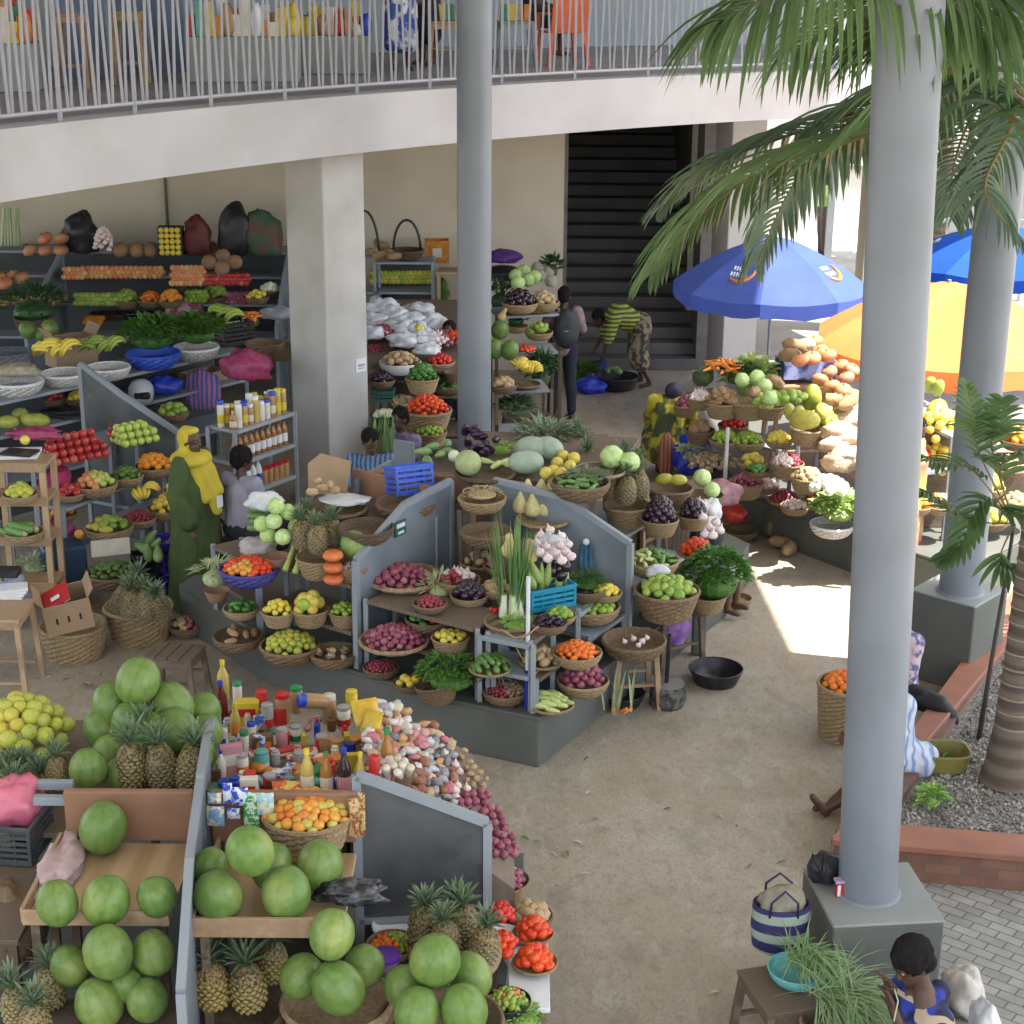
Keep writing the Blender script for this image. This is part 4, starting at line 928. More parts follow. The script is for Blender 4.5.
for (px_, py_, h_, l_) in ((486,531,1.36,'empty basket beside the divider'),(482,500,1.56,'pulse basket'),(543,519,1.40,'pale squashes'),(512,545,1.36,'butternut squashes')):
    q = P(px_, py_, h_); stool('narrow wooden stand under the '+l_, (q.x, q.y+.04, .424), (.3,.26), h_-.43, R_(20), wood_d, 'wooden_stand', cat='stand', spread=0, rung=.3)
B(486,531,52,1.36,'bowl','brown','empty between divider and butternut')
B(482,498,48,1.56,'bowl','straw','of dried pulses by the reddish board')
q = P(482,494,1.68); leafheap('dried_pulses', 'pale yellow dried pulses in the straw basket', 'pulses', q, .17, .05, mat('pulse_yellow', (.52,.42,.24), (.4,.3,.16)), 300, .02, .012, .2, 6, up=.1)
B(481,562,42,1.06,'tray','straw','of pale roots behind the garlic','potato','pale root',.5,s=.04)
B(543,519,54,1.40,'tray','straw','under the pale ribbed squashes')
for i, (x, y) in enumerate(((521,505),(533,508),(546,508),(559,504),(541,493),(528,494),(552,492))): put('pale_calabash', P(x,y,1.58 if i > 3 else 1.50), .075, (RP.uniform(-.15,.15), RP.uniform(-.2,.2), i), 'pale ribbed squash on the tray above the garlic net', 'pale squashes above the garlic net')
B(490,668,42,.72,'tray','straw','of cucumbers left of the white pole','cucumber','ridged green cucumber',.7,s=.022,yaw=R_(20),n=17)
B(541,660,46,.72,'tray','straw','right of the white pole','potato','brown potato',.6,n=18)
B(577,652,50,.74,'bowl','straw','at the corner of the right face','tangerine','orange tangerine',.45,s=.028,n=42)
B(583,680,52,.46,'bowl','straw','on the platform below the tangerines','onion','violet onion',.8,s=.036,n=40)
B(551,704,46,.43,'tray','straw','at the platform corner','pale_gourd','pale striped gourd',.55,s=.026,yaw=R_(60),n=18)
B(549,622,38,.98,'bowl','brown','under the turquoise crate','eggplant_long','thin dark eggplant',.3,s=.022)
B(586,588,42,.94,'bowl','brown','of dark beans beside the plain divider')
q = P(586,583,1.04); leafheap('dark_beans', 'dark green beans heaped beside the plain divider', 'beans', q, .15, .08, beanm, 330, .07, .010, .4, 8, up=.1)
B(592,606,56,.76,'bowl','straw','under the dark bean basket',['lime','mango'],['pale lime','pale green mango'],.2,s=.036)
# blue shoe-string bottle cluster hanging on the divider
m = MB(); p = FR+nR*.38-dR*.0; p = Vector((p.x,p.y,0))-dR*.06
for dx in (-.03,.0,.035): m.tube([p+Vector((dx,0,1.28)), p+Vector((dx*1.5,-.02,1.0)), p+Vector((dx,0,.78))], [.018,.03,.022], 7)
m.ball(p+Vector((0,0,1.31)), (.03,.03,.03), 8, 6, mi=1)
tag(m.build('twisted_bag', [mat('dark_blue_cloth', (.02,.07,.13), (.03,.11,.2), sc=20), whitep], smooth=True), 'twisted dark blue bag hanging on the plain divider', 'bag')
# stools on the floor in front of the right face
q = P(632,705,0); stool('wooden stool carrying the nearly empty basket', (q.x,q.y+.05,0), (.36,.34), .60, R_(10), wood)
B(634,640,64,.61,'bowl','brown','nearly empty on the wooden stool','garlic','leftover garlic bulb',.05,n=5,rad=.55,off=(.15,0),wf='in the nearly empty basket')
q = P(668,665,0); stool('tall wooden table under the green mango basket', (q.x+.02,q.y+.05,0), (.42,.36), .74, R_(30), wood_d, 'wooden_table', cat='table')
B(667,590,66,.75,'deep','brown','of green mangoes on the tall table','green_mango','green mango',.4,s=.045,n=30)
crumple('plastic_bag', 'thin white bag tucked behind the green mangoes', 'bag', P(658,577,1.03), (.1,.05,.06), wbag, 5)
B(700,606,30,.55,'bowl','brown','small and empty beside the white platform end')
m = MB(); q = P(700,625,.3); m.box((q.x,q.y+.05,.275), (.12,.1,.53)); tag(m.build('brick_stack', conc, bevel=.01), 'narrow grey support block under the small empty basket', 'block')
B(716,668,54,.0,'basin','black','empty on the open floor')
B(622,692,46,.0,'basin','black','with spring onions on the floor')
q = P(616,690,.3); m = MB()
for i in range(7): strip_leaf(m, (q.x+RP.uniform(-.1,.14), q.y+RP.uniform(-.06,.06), .10), (RP.uniform(-.2,.3), RP.uniform(-.1,.3), 1), RP.uniform(.3,.42), .03, .15, 3)
tag(m.build('spring_onions', palegr), 'few spring onions standing in the black basin', 'spring onions')
for dx in (-.02,.06,.1): put('carrot', (q.x+dx, q.y-.08, .16), .018, (R_(60),0,dx*20), 'carrot leaning in the black basin of spring onions', 'carrots in the black basin')
m = MB(); q = P(667,704,0); m.lathe([(.145,0),(.155,.05),(.15,.16),(.145,.19)], 22, q, wob=.03)
m.lathe([(.143,.191),(.02,.197),(0,.197)], 22, q, mi=1)
tag(m.build('stump_block', [mat('stump_bark', (.14,.135,.13), (.035,.033,.03), sc=20, bump=1, ramp=(.42,.58)), mat('stump_top', (.22,.21,.19), (.16,.15,.14))], smooth=30), 'round grey stump standing between the two black basins', 'stump')
m = MB(); m.tube([q+Vector((-.01,.0,.197)), q+Vector((0,.02,.62))], .018, 8); tag(m.build('pestle', blackp, smooth=40), 'black stick standing on the grey stump', 'stick')
carton('cardboard_box', 'pale pink box under the tall wooden table', (P(662,668,0).x-.1, P(662,668,0).y+.3,0), (.3,.25,.22), R_(20), mat('pink_print_card', (.40,.22,.22)), flaps=False)
crumple('purple_bag', 'purple and pink bag stuffed under the tall wooden table', 'bag', P(672,650,.2)+Vector((0,.15,0)), (.14,.14,.2), mat('purple_cloth', (.16,.06,.34), (.42,.22,.40), sc=9), 8)
# right bay upper part
t = stool('wooden stand carrying the grey pineapple basket', (P(640,575,.42).x, P(640,575,.42).y+.28, .42), (.42,.34), .70, R_(55), wood, 'wooden_stand', cat='stand', rung=.3)
B(627,505,48,1.12,'deep','straw','under the dark upright pineapples')
for i, (x, y) in enumerate(((613,500),(625,503),(639,499),(617,488),(633,488),(626,480))): put('grey_pineapple', P(x,y,1.34+.05*(i > 2)), .092, (R_(180)+RP.uniform(-.12,.12) if 0 else RP.uniform(-.1,.08), RP.uniform(-.1,.1), i), 'dark grey pineapple upright on the wooden stand', 'dark pineapples on the wooden stand')
rack('rack of heaped small eggplants behind the crouching customer', A0+dR*1.75+nR*.15, A0+dR*3.0+nR*.15, [(.80,-.05,.4),(1.12,.25,.5)], inward=(-1,15))
B(660,519,38,1.12,'deep','straw','full of black eggplants, larger heap','eggplant_round','small glossy eggplant',1.3,s=.036,n=46)
B(693,515,32,1.10,'deep','straw','full of black eggplants, smaller heap','eggplant_round','tiny glossy eggplant',1.1,s=.034,n=26)
B(652,560,54,.98,'bowl','straw','of pale okra under the red tomatoes',['cucumber','pale_gourd'],['small okra','pale stubby okra'],.45,s=.018,n=34)
B(697,552,40,1.0,'tray','straw','of red tomatoes on the right rack','tomato','bright red tomato',.75,n=30,wf='heaped between the okra and garlic')
B(708,595,38,.62,'deep','straw','under the mint heap')
q = P(716,580,.88); leafheap('mint_heap', 'big heap of fresh green mint near the sunlit floor', 'mint', q, .27, .27, herb, 620, .07, .04, .9, 21)
B(673,585,28,.45,'bowl','brown','behind the green mangoes')
crumple('garlic_net_bag', 'white net bag of garlic behind the bright red tomatoes', 'bag', P(706,528,1.06), (.12,.10,.15), wbag, 17, amp=.5)
for x, y in ((697,510),(706,505),(712,512),(703,517),(716,522),(709,527),(699,503),(720,530),(713,535),(705,534)): put('garlic', P(x,y,1.28), .045, label='garlic bulb in the net bag above the red tomatoes', group='garlic bulbs above the red tomatoes')
B(580,482,60,1.62,'bowl','brown','behind the plain divider','cucumber','thin green vegetable',.15,s=.02,n=16)
B(600,470,52,1.60,'tray','straw','holding the pale green cabbage')
put('cabbage', P(612,457,1.73), .105, label='pale green cabbage on the tray behind the dark pineapples'); put('cabbage', P(630,462,1.7), .09, label='half hidden cabbage between tray and dark pineapples')
q = P(586,478,1.74); leafheap('leafy_sprigs', 'grey green sprigs on the basket behind the divider', 'greens', q, .16, .06, pa_leaf, 90, .08, .02, .5, 31)
for x, y, k, l in ((664,479,'papaya','orange papaya left of the blue bag'),(678,480,'papaya','yellow papaya before the blue bag')):
    put(k, P(x,y,1.42), .062, label=l)
put('cabbage', P(702,478,1.35), .085, label='grey green cabbage right of the blue bag'); put('cabbage', P(712,490,1.3), .075, label='lower grey green cabbage right of the blue bag')
# centre top goods
B(485,473,60,1.64,'tray','dark','in the island centre, under the round melon',look='dark grey woven')
put('round_melon', P(468,463,1.76), .115, label='round pale green melon on the dark tray'); put('white_turnip', P(454,456,1.7), .055, label='white eggplant beside the round pale melon')
for x, y, l, a in ((526,462,'front grey green winter melon beside the lemons',.3),(548,448,'rear grey green winter melon near the pineapples',-.4),(532,448,'middle grey green winter melon, mostly hidden',.1)): put('melon_grey', P(x,y,1.76), .135, (R_(90),0,R_(75)+a), l)
for i, (x, y) in enumerate(((557,463),(563,456),(553,471),(570,466),(546,473),(561,473),(574,458))): put('grapefruit', P(x,y,1.73), .055, label='bright yellow grapefruit beside the winter melons', group='yellow grapefruits beside the winter melons')
for i in range(17): x = 463+RP.uniform(0,34); y = 428+RP.uniform(0,26); put('eggplant_long', P(x,y,1.74+.004*(454-y)), .04, (R_(60+RP.uniform(-30,30)),0,RP.uniform(-1,1)), 'long dark eggplant heaped against the slim column', 'long eggplants at the slim column')
for i, (x, y) in enumerate(((422,452),(432,447),(440,455),(447,444),(428,461),(450,452))): put('bottle_gourd', P(x,y,1.68), .045, (R_(80),0,R_(20*i-60)), 'green bottle gourd behind the blue crate', 'bottle gourds behind the blue crate')
for i, (x, y) in enumerate(((487,462),(496,465),(505,462),(512,466))): put('pale_gourd', P(x,y,1.70), .03, label='pale vegetable beside the winter melons', group='pale vegetables by the winter melons')
q = P(500,450,1.66); leafheap('bean_pods', 'light green bean pods right of the long eggplants', 'beans', q, .14, .07, limeb, 150, .06, .014, .4, 15, up=.1)
q = P(411,498,1.46); vent_crate('plastic_crate', 'blue plastic crate lying on its side behind the notice divider', (q.x,q.y,1.50), (.34,.28,.24), R_(25), bluec, rows=5, tilt=(R_(-14),0))
B(406,503,60,1.40,'bowl','brown','under the blue plastic crate')
stool('old wooden bench supporting the island baskets behind the divider', (P(405,505,1.4).x, P(405,505,1.4).y+.15, .42), (.75,.5), .97, R_(-30), wood_d, 'wooden_bench', cat='bench')
boardline(P(358,480,1.55), P(392,460,1.55), .425, 1.55, .04, 'grey sloping divider in front of the seated woman in blue', panelm, 'divider_board')
boardline(P(415,447,1.55), P(395,444,1.55), .425, 1.6, .04, 'short grey divider behind the blue crate', panelm, 'divider_board')
# pineapples on a rough table behind
q = P(570,470,1.2); stool('rough wooden table under the pineapples behind the winter melons', (q.x+.02,q.y+.4,.0), (.75,.5), 1.38, 0, wood_d, 'rough_table', cat='table')
for i, (x, y, tl) in enumerate(((574,452,.1),(556,455,-.5),(588,460,.5),(543,446,-.9),(590,470,.2))): put('pineapple', P(x,y,1.45), .075, (tl*.3-.1, tl, i), 'brown pineapple with big leafy crown on the rough table', 'pineapples on the rough table')
q = P(560,437,1.62); leafheap('pineapple_tops', 'bushy grey green pineapple tops behind the winter melons', 'leaves', P(545,440,1.58), .26, .16, pa_leaf, 170, .15, .03, .7, 41)
B(670,488,46,1.18,'deep','brown','left of the blue bag under the papayas'); B(706,495,36,1.08,'deep','brown','under the grey green cabbages')
boardline(P(648,492,1.1), P(722,492,1.0), .425, 1.06, .3, 'low plank block behind the eggplant baskets', wood_d, 'plank_block')
# ================================================================ island B, nearest the camera
YB = 8.15
XB = [P(40,800,1.6).x-.6, P(200,795,1.6).x, P(362,788,1.6).x]
boardline((XB[1]-.045,YB,0), (P(60,797,1.6).x,YB,0), 1.30, 1.60, -.05, 'reddish back board behind the lone watermelon and pink cloth')
boardline((XB[1]+.05,YB,0), (XB[2]-.03,YB,0), 1.30, 1.60, .05, 'reddish back board under the hanging sachets')
def wallpart(label, a, b, z0, zs, th=.04, m=steel):
    a = v2d(a); b = v2d(b); d = (b-a).normalized(); 
    n = d.cross(Vector((0,0,1)))
    t = thing('stall_divider', label, 'divider', a+Vector((0,0,z0)), 0, 'sloping metal stall dividers')
    q = [a+Vector((0,0,z0)), a+Vector((0,0,zs[0])), a+(b-a)*.5+Vector((0,0,zs[1])), b+Vector((0,0,zs[2])), b+Vector((0,0,z0))]
    mm = MB(); mm.plate(q, .02); mm.build('sheet', panelm, t)
    mm = MB()
    for i in range(4): mm.beam(q[i], q[i+1], .045, .045, up=n)
    mm.build('frame', steel, t)
wallpart('pale divider between the lone watermelon tray and the heaped watermelons', (XB[1]+.0,YB-.02), (-1.54,6.75), .424, (1.66,1.60,1.30))
wallpart('pale divider between the pineapple pile and the bottles', (XB[1]-.01,YB+.05), (-1.87,9.72), .424, (1.66,1.60,1.33))
def shelf(label, A, B_, Y0, Y1, h, m_, frontm=None, rail=0, z0=.424):
    t = thing('plank_shelf', label, 'shelf', ((A+B_)/2,(Y0+Y1)/2,z0)); q = MB(); q.box(((A+B_)/2,(Y0+Y1)/2,h-.015), (B_-A, Y1-Y0, .03)); q.build('shelf_board', m_, t, bevel=.003)
    if rail:
        q = MB(); q.box(((A+B_)/2, Y0-.012, h+rail/2-.02), (B_-A+.02, .022, rail)); q.build('front_rail', frontm or m_, t, bevel=.003)
        q = MB(); q.box((A-.012,(Y0+Y1)/2,h+rail/2-.02), (.022, Y1-Y0, rail)); q.build('side_rail', frontm or m_, t, bevel=.003)
    for x in (A+.04,B_-.04):
        for y in (Y0+.04,Y1-.04):
            q = MB(); q.beam((x,y,z0),(x,y,h-.031),.045,.045); q.build('leg', wood_d, t)
    return t
wood_p = mat('pale_planks', (.46,.33,.19), (.36,.24,.13), wave=(1.6,1.5,'X'), rough=.6, bump=.15, bsc=20, ramp=(.2,.8))
shelf('wooden tray shelf holding the lone watermelon and three in front', -2.44, -1.72, 7.36, 8.13, 1.30, wood_p, wood, .085)
shelf('low shelf under the stacked watermelons at the bottom left', -2.4, -1.62, 6.75, 7.3, .88, wood_d)
shelf('plank shelf carrying the heap of big watermelons and mixed tomatoes', -1.58, -.84, 7.34, 8.13, 1.25, wood_p, wood, .11)
shelf('low shelf under the ripe pineapples', -1.52, -.35, 6.5, 7.26, .66, wood_d)
def W(px, py, h, rpx, label, group=None, k='watermelon'):
    p = P(px, py, h); r = rpx*S(px, py, h)
    put(k, p, r, (RP.uniform(-.5,.5), RP.uniform(-.5,.5), RP.uniform(0,6.3)), label, group)
for a in [(103,828,1.46,25,'lone watermelon at the back of the wooden tray beside the board'),(57,903,1.44,22,'left watermelon behind the tray rail, next to the pink cloth'),(106,901,1.44,25,'middle watermelon behind the tray rail'),(157,897,1.44,21,'right watermelon behind the tray rail, against the divider'),
 (108,952,1.28,26,'watermelon on top of the stack below the wooden tray'),(153,953,1.20,22,'watermelon right of the stack top, against the pale divider'),(71,966,1.12,21,'watermelon left of the stack top, above the grey pineapples'),
 (99,1004,1.02,25,'lowest left watermelon of the stack below the tray'),(147,1000,1.02,22,'lowest right watermelon of the stack below the tray'),(127,985,1.08,18,'half hidden watermelon inside the stack below the tray'),
 (250,851,1.64,25,'topmost watermelon of the heap beside the mixed tomatoes'),(218,896,1.40,26,'left front watermelon of the heap right of the divider'),(286,893,1.40,26,'middle front watermelon of the heap right of the divider'),(320,866,1.42,25,'yellow spotted watermelon below the mixed tomato basket'),(209,868,1.44,20,'rear left watermelon against the pale divider'),(272,866,1.42,22,'rear watermelon hidden in the middle of the heap'),
 (332,934,1.34,24,'topmost watermelon of the basket beside the ripe pineapples'),(301,976,1.05,22,'scarred watermelon left in the basket beside the ripe pineapples'),(338,988,1.08,27,'front watermelon in the basket beside the ripe pineapples'),(364,966,1.05,22,'right watermelon in the basket beside the ripe pineapples'),
 (435,961,1.20,27,'topmost watermelon of the pile under the dark pineapples'),(406,988,1.0,23,'yellow green watermelon left in the pile by the purple lid'),(470,976,1.02,23,'right watermelon in the pile by the dark pineapples'),(417,1012,1.02,24,'front left watermelon at the bottom edge of the picture'),(464,1010,1.02,25,'front right watermelon at the bottom edge of the picture'),
 (138,681,1.78,23,'topmost watermelon of the rear pile beside the slatted stool'),(112,704,1.6,21,'upper left watermelon of the rear pile'),(172,706,1.58,23,'watermelon right below the top of the rear pile'),(203,712,1.48,19,'rightmost upper watermelon of the rear pile near the bottles'),(104,730,1.45,21,'left side watermelon of the rear pile, darker green'),(176,733,1.50,24,'central watermelon of the rear pile behind pineapples'),(206,733,1.42,18,'right side watermelon of the rear pile'),(198,757,1.42,19,'lowest right watermelon of the rear pile by the divider'),(88,769,1.46,20,'separate watermelon left of the five pineapples'),(132,722,1.55,22,'watermelon behind the pineapple crowns'),(112,755,1.38,20,'low watermelon between pineapples and the separate one'),(150,735,1.5,22,'hidden watermelon behind the pineapple crowns'),(120,775,1.36,17,'lowest hidden watermelon behind the front pineapple')]:
    W(*a)
shelf('shelf carrying the rear watermelon pile and five pineapples', -3.0, -1.95, 8.3, 9.75, 1.26, wood_d)
def PA_(px, py, h, w, label, group=None, k='pineapple', tilt=(0,0)):
    p = P(px, py, h); r = w/2*S(px, py, h)*1.02
    put(k, (p.x, p.y, p.z-1.4*r), r, (tilt[0]+RP.uniform(-.06,.06), tilt[1], RP.uniform(0,6)), label, group)
for i, (x, y, tl) in enumerate(((115,738,-.35),(131,765,-.05),(151,748,.1),(163,766,.12),(188,768,.22))):
    PA_(x, y, 1.44, 31, ['leaning','frontmost','rear','dark','rightmost'][i]+' pineapple standing before the rear watermelon pile', 'pineapples before the rear watermelons', 'pineapple', (-.05,tl))
PA_(57,772,1.42,23,'single pineapple beside the separate watermelon', None, 'pineapple')
PA_(208,720,1.25,20,'small dark pineapple behind the pale divider', None, 'grey_pineapple')
for i, (x, y) in enumerate(((8,772),(25,768),(42,775),(15,785))): PA_(x, y+14, 1.30, 26, 'dark pineapple with spiky crown below the citrus heap', 'pineapples below the citrus heap')
for i, (x, y) in enumerate(((20,1006),(50,988),(36,1022))): PA_(x, y, 1.0, 30, 'pineapple standing at the bottom left corner', 'pineapples at the bottom left corner', 'pineapple', (0,(-.15,.15,0)[i]))
for i, (x, y, w_) in enumerate(((214,985,34),(249,986,35),(270,962,30),(197,968,28))): PA_(x, y, .90, w_, ['front left','front right','rear right','rear left'][i]+' ripe yellow pineapple below the watermelon heap', 'ripe pineapples in one basket', 'ripe_pineapple', (-.08,(0,0,.1,-.12)[i]))
B(233,1010,104,.60,'bowl','brown','holding the ripe yellow pineapples')
B(337,1000,112,.68,'bowl','straw','lined with plastic under four watermelons')
B(440,1022,128,.62,'bowl','brown','under the watermelons at the bottom edge')
for i, (x, y, w_) in enumerate(((424,922,28),(446,938,26),(466,925,28),(482,945,26),(455,915,24))): PA_(x, y, .98, w_*1.15, ['leftmost','front middle','rear','rightmost','hidden'][i]+' dark pineapple in the basket by the tomatoes', 'dark pineapples by the tomatoes', 'grey_pineapple', (-.05,(-.15,-.05,.02,.12,0)[i]))
B(455,952,92,.72,'bowl','straw','holding the dark pineapples by the tomatoes')
shelf('low shelf under the dark pineapples', -.78, -.06, 7.2, 8.05, .64, wood_d)
B(308,812,92,1.27,'deep','straw','behind the watermelon heap','mixed_tomato','green to red tomato',.32,s=.034,n=68,rad=1.0)
B(26,765,94,1.05,'deep','brown','under the yellow green citrus heap')
pile(['yellow_lime'], P(24,742,1.34), .33, ['green and yellow citrus fruit'], 'heaped at the left edge behind the pineapples', dome=.75, s=.052, n=44)
cloth = mat('pale_pink_cloth', (.55,.42,.42), (.42,.30,.31), sc=12, rough=.9, bump=.4, bsc=14)
crumple('cloth', 'pale pink crumpled cloth on the left of the wooden tray', 'cloth', P(62,868,1.30), (.10,.26,.045), cloth, 3, amp=.6)
# crate with pink bag at the left edge
q = P(20,835,1.25); vent_crate('plastic_crate', 'dark grey crate with a pink bag at the left edge', (q.x-.05,q.y,1.16), (.36,.34,.22), R_(-6), mat('dark_grey_crate', (.07,.09,.095), (.05,.06,.07), rough=.4), rows=6)
crumple('plastic_bag', 'bright pink plastic bag lying in the dark grey crate', 'bag', P(16,818,1.32), (.15,.15,.14), mat('pink_plastic', (.62,.17,.24), (.50,.12,.19), sc=8, rough=.3, bump=.5, bsc=14), 12)
crumple('rice_sack', 'cream woven sack hanging at the left edge', 'sack', P(0,870,1.0), (.09,.1,.32), mat('cream_sack', (.50,.45,.36),(.42,.37,.29), sc=30, bump=.3), 14)
shelf('plank shelf under the dark grey crate at the left edge', -3.3, -2.5, 7.4, 8.2, 1.15, wood_d)
crumple('burlap_sack', 'brown burlap sack on the ground at the bottom left', 'sack', P(8,955,.75), (.22,.2,.26), mat('burlap', (.23,.17,.11),(.16,.115,.07), sc=40, rough=.95, bump=.8, bsc=60), 16)
m = MB(); a = P(45,800,1.5); m.box((a.x+.12,a.y+.0,1.5), (.36,.045,.05)); m.box((a.x+.0,a.y+.18,1.5), (.22,.045,.05)); tag(m.build('metal_bar', steel, bevel=.003), 'pale blue metal bars ending beside the reddish board', 'bar')
# purple lid, bowls, small table with tomatoes
crumple('black_bag', 'crumpled black plastic bag beside the heaped watermelons', 'bag', P(352,900,1.30), (.17,.09,.06), mat('black_sheet', (.02,.02,.024),(.09,.09,.1), sc=16, rough=.2, bump=.6, bsc=20, ramp=(.45,.6)), 18, amp=.6)
q = P(385,960,.86); m = MB(); m.lathe([(.06,0),(.07,.12),(.072,.15)], 20, (q.x,q.y,.72)); m.lathe([(.082,.155),(.085,.175),(.06,.185),(.02,.19)], 20, (q.x,q.y,.72), mi=1)
tag(m.build('lidded_tub', [mat('purple_tub', (.20,.14,.26)), TONE['purple']], smooth=40), 'purple lidded tub between the watermelons and the small peppers', 'tub')
B(392,944,52,.75,'bowl','straw','of tiny mixed peppers beside the purple lid',['small_pepper','tangerine'],['tiny green pepper','tiny orange pepper'],.35,s=.019,n=44)
B(402,925,60,.74,'tray','whitep','behind the tiny mixed peppers')
t = shelf('small low table with tomatoes beside the dark pineapples', .0, .22, 7.5, 8.4, .70, whitep, z0=.004)
B(505,880,50,.62,'deep','straw','of onions at the foot of the spice heap',['onion','garlic','white_turnip'],['pink onion','white onion','white onion'],.5,s=.03,n=34)
m = MB(); q = P(505,905,.3); m.box((q.x,q.y,.31), (.24,.22,.60)); tag(m.build('support_block', conc, bevel=.01), 'grey block under the onion basket at the spice heap', 'block')
B(502,935,40,.72,'tray','whitep','of stacked tomatoes, left one')
pile(['red_pepper'], P(501,918,.93), .085, ['bright red pepper'], 'heaped left of the tomato trays', dome=.9, n=22, s=.024)
pile(['tomato'], P(502,948,.78), .10, ['orange red tomato'], 'heaped below the bright red peppers', dome=.7, n=16)
B(533,933,42,.72,'tray','straw','of tomatoes behind the front tomato tray','tomato','tomato',.9,n=18,s=.033,wf='pyramid in the rear straw tray')
B(535,962,46,.72,'tray','straw','of tomatoes nearest the open floor','tomato','large ripe tomato',.9,n=20,s=.034,wf='in the tray nearest the open floor')
B(530,915,46,.66,'bowl','brown','of potatoes behind the tomato trays','potato','brown potato',.5,n=9,s=.04)
B(512,1008,62,.60,'tray','whitep','under the bowl of tiny green peppers')
B(508,1000,46,.66,'bowl','black','of tiny green peppers at the bottom edge','small_pepper','tiny pale green pepper',.5,s=.021,n=40)
q = P(525,1018,.66); leafheap('small_greens', 'tiny bright green herbs on the white plate at the bottom edge', 'herbs', q, .10, .06, limeb, 140, .03, .02, .5, 61)
m = MB(); q = P(510,1012,.5); m.box((q.x,q.y-.05,.30), (.36,.34,.59)); tag(m.build('support_block', mat('dark_cloth_box', (.05,.05,.08)), bevel=.01), 'dark covered box under the tiny green peppers', 'block')
# glass sided divider
gd = divider('large divider with clear dusty panel beside the spice heap', (P(487,830,1.35).x,8.30,0), (-1,-.12,0), glass=True, hr=1.68, dk=.62, dr=.72)
# ---------------- pantry: bottles, jars, tins, sachets
def flat(name, c, rough=.35, **k): return mat(name, c, tuple(x*.8 for x in c), sc=8, rough=rough, bump=0, **k)
oil = flat('cooking_oil', (.50,.38,.10), .08, spec=.6); dark_l = flat('dark_syrup', (.035,.02,.025), .1, spec=.6); amber = flat('amber_liquid', (.34,.15,.04), .1, spec=.6)
tanj = flat('peanut_paste', (.42,.25,.12), .2); redm = flat('red_print', (.50,.03,.03)); redd = flat('maroon_liquid', (.13,.02,.02), .12); yelm = flat('yellow_cap', (.65,.50,.05)); grnm = flat('green_print', (.03,.25,.09)); blum = flat('blue_print', (.02,.06,.42)); whi = flat('cream_print', (.66,.62,.52)); pkm = flat('pink_print', (.50,.24,.27)); gry = flat('tin_grey', (.35,.35,.35), .3); orm = flat('orange_print', (.62,.22,.04)); teal = flat('teal_tub', (.12,.38,.34)); brn = flat('coffee_print', (.15,.07,.04))
def bottle(kind, c, hgt, r, body, cap, lab, label, tilt=(0,0), rz=0, group=None):
    t = thing(kind, label, {'bottle':'bottle','jar':'jar','tin':'tin'}[kind], c, rz, group); t.rotation_euler = (tilt[0],tilt[1],rz)
    b = MB()
    if kind == 'bottle': b.lathe([(r*.85,0),(r,.02),(r,hgt*.55),(r*.9,hgt*.66),(r*.4,hgt*.82),(r*.36,hgt*.92)], 14)
    else: b.lathe([(r*.92,0),(r,.012),(r,hgt*.82),(r*.86,hgt*.88)], 16)
    b.build('body', body, t, smooth=45, local=True)
    b = MB()
    if kind == 'bottle': b.lathe([(r*.42,hgt*.9),(r*.42,hgt),(r*.3,hgt*1.005)], 12)
    else: b.lathe([(r*.95,hgt*.86),(r*.95,hgt),(r*.9,hgt*1.01)], 16)
    b.build('cap', cap, t, smooth=45, local=True)
    if lab:
        b = MB(); b.lathe([(r*1.015,hgt*.16),(r*1.015,hgt*.48)], 16); b.f = [f for f in b.f if len(f) == 4]; b.m = b.m[:len(b.f)]; b.build('label', lab, t, smooth=45, local=True)
    return t
TI = [(8.22,8.62,1.42),(8.62,8.95,1.30),(8.95,9.35,1.20),(9.35,9.75,1.10),(9.75,10.3,1.02)]
for i, (y0, y1, h) in enumerate(TI[:4]):
    shelf(['highest','second','third','lowest'][i]+' pantry step below the bottles and tins', -1.78-.04*i, -.92, y0+.002, y1-.002, h, wood_d)
def base(px, py):
    for (y0, y1, h) in TI:
        p = P(px, py, h)
        if y0 <= p.y < y1: return p
    for (y0, y1, h) in TI:
        p = P(px, py, h)
        if p.y < y1: return Vector((p.x, max(p.y, y0+.05), h))
    return P(px, py, 1.02)
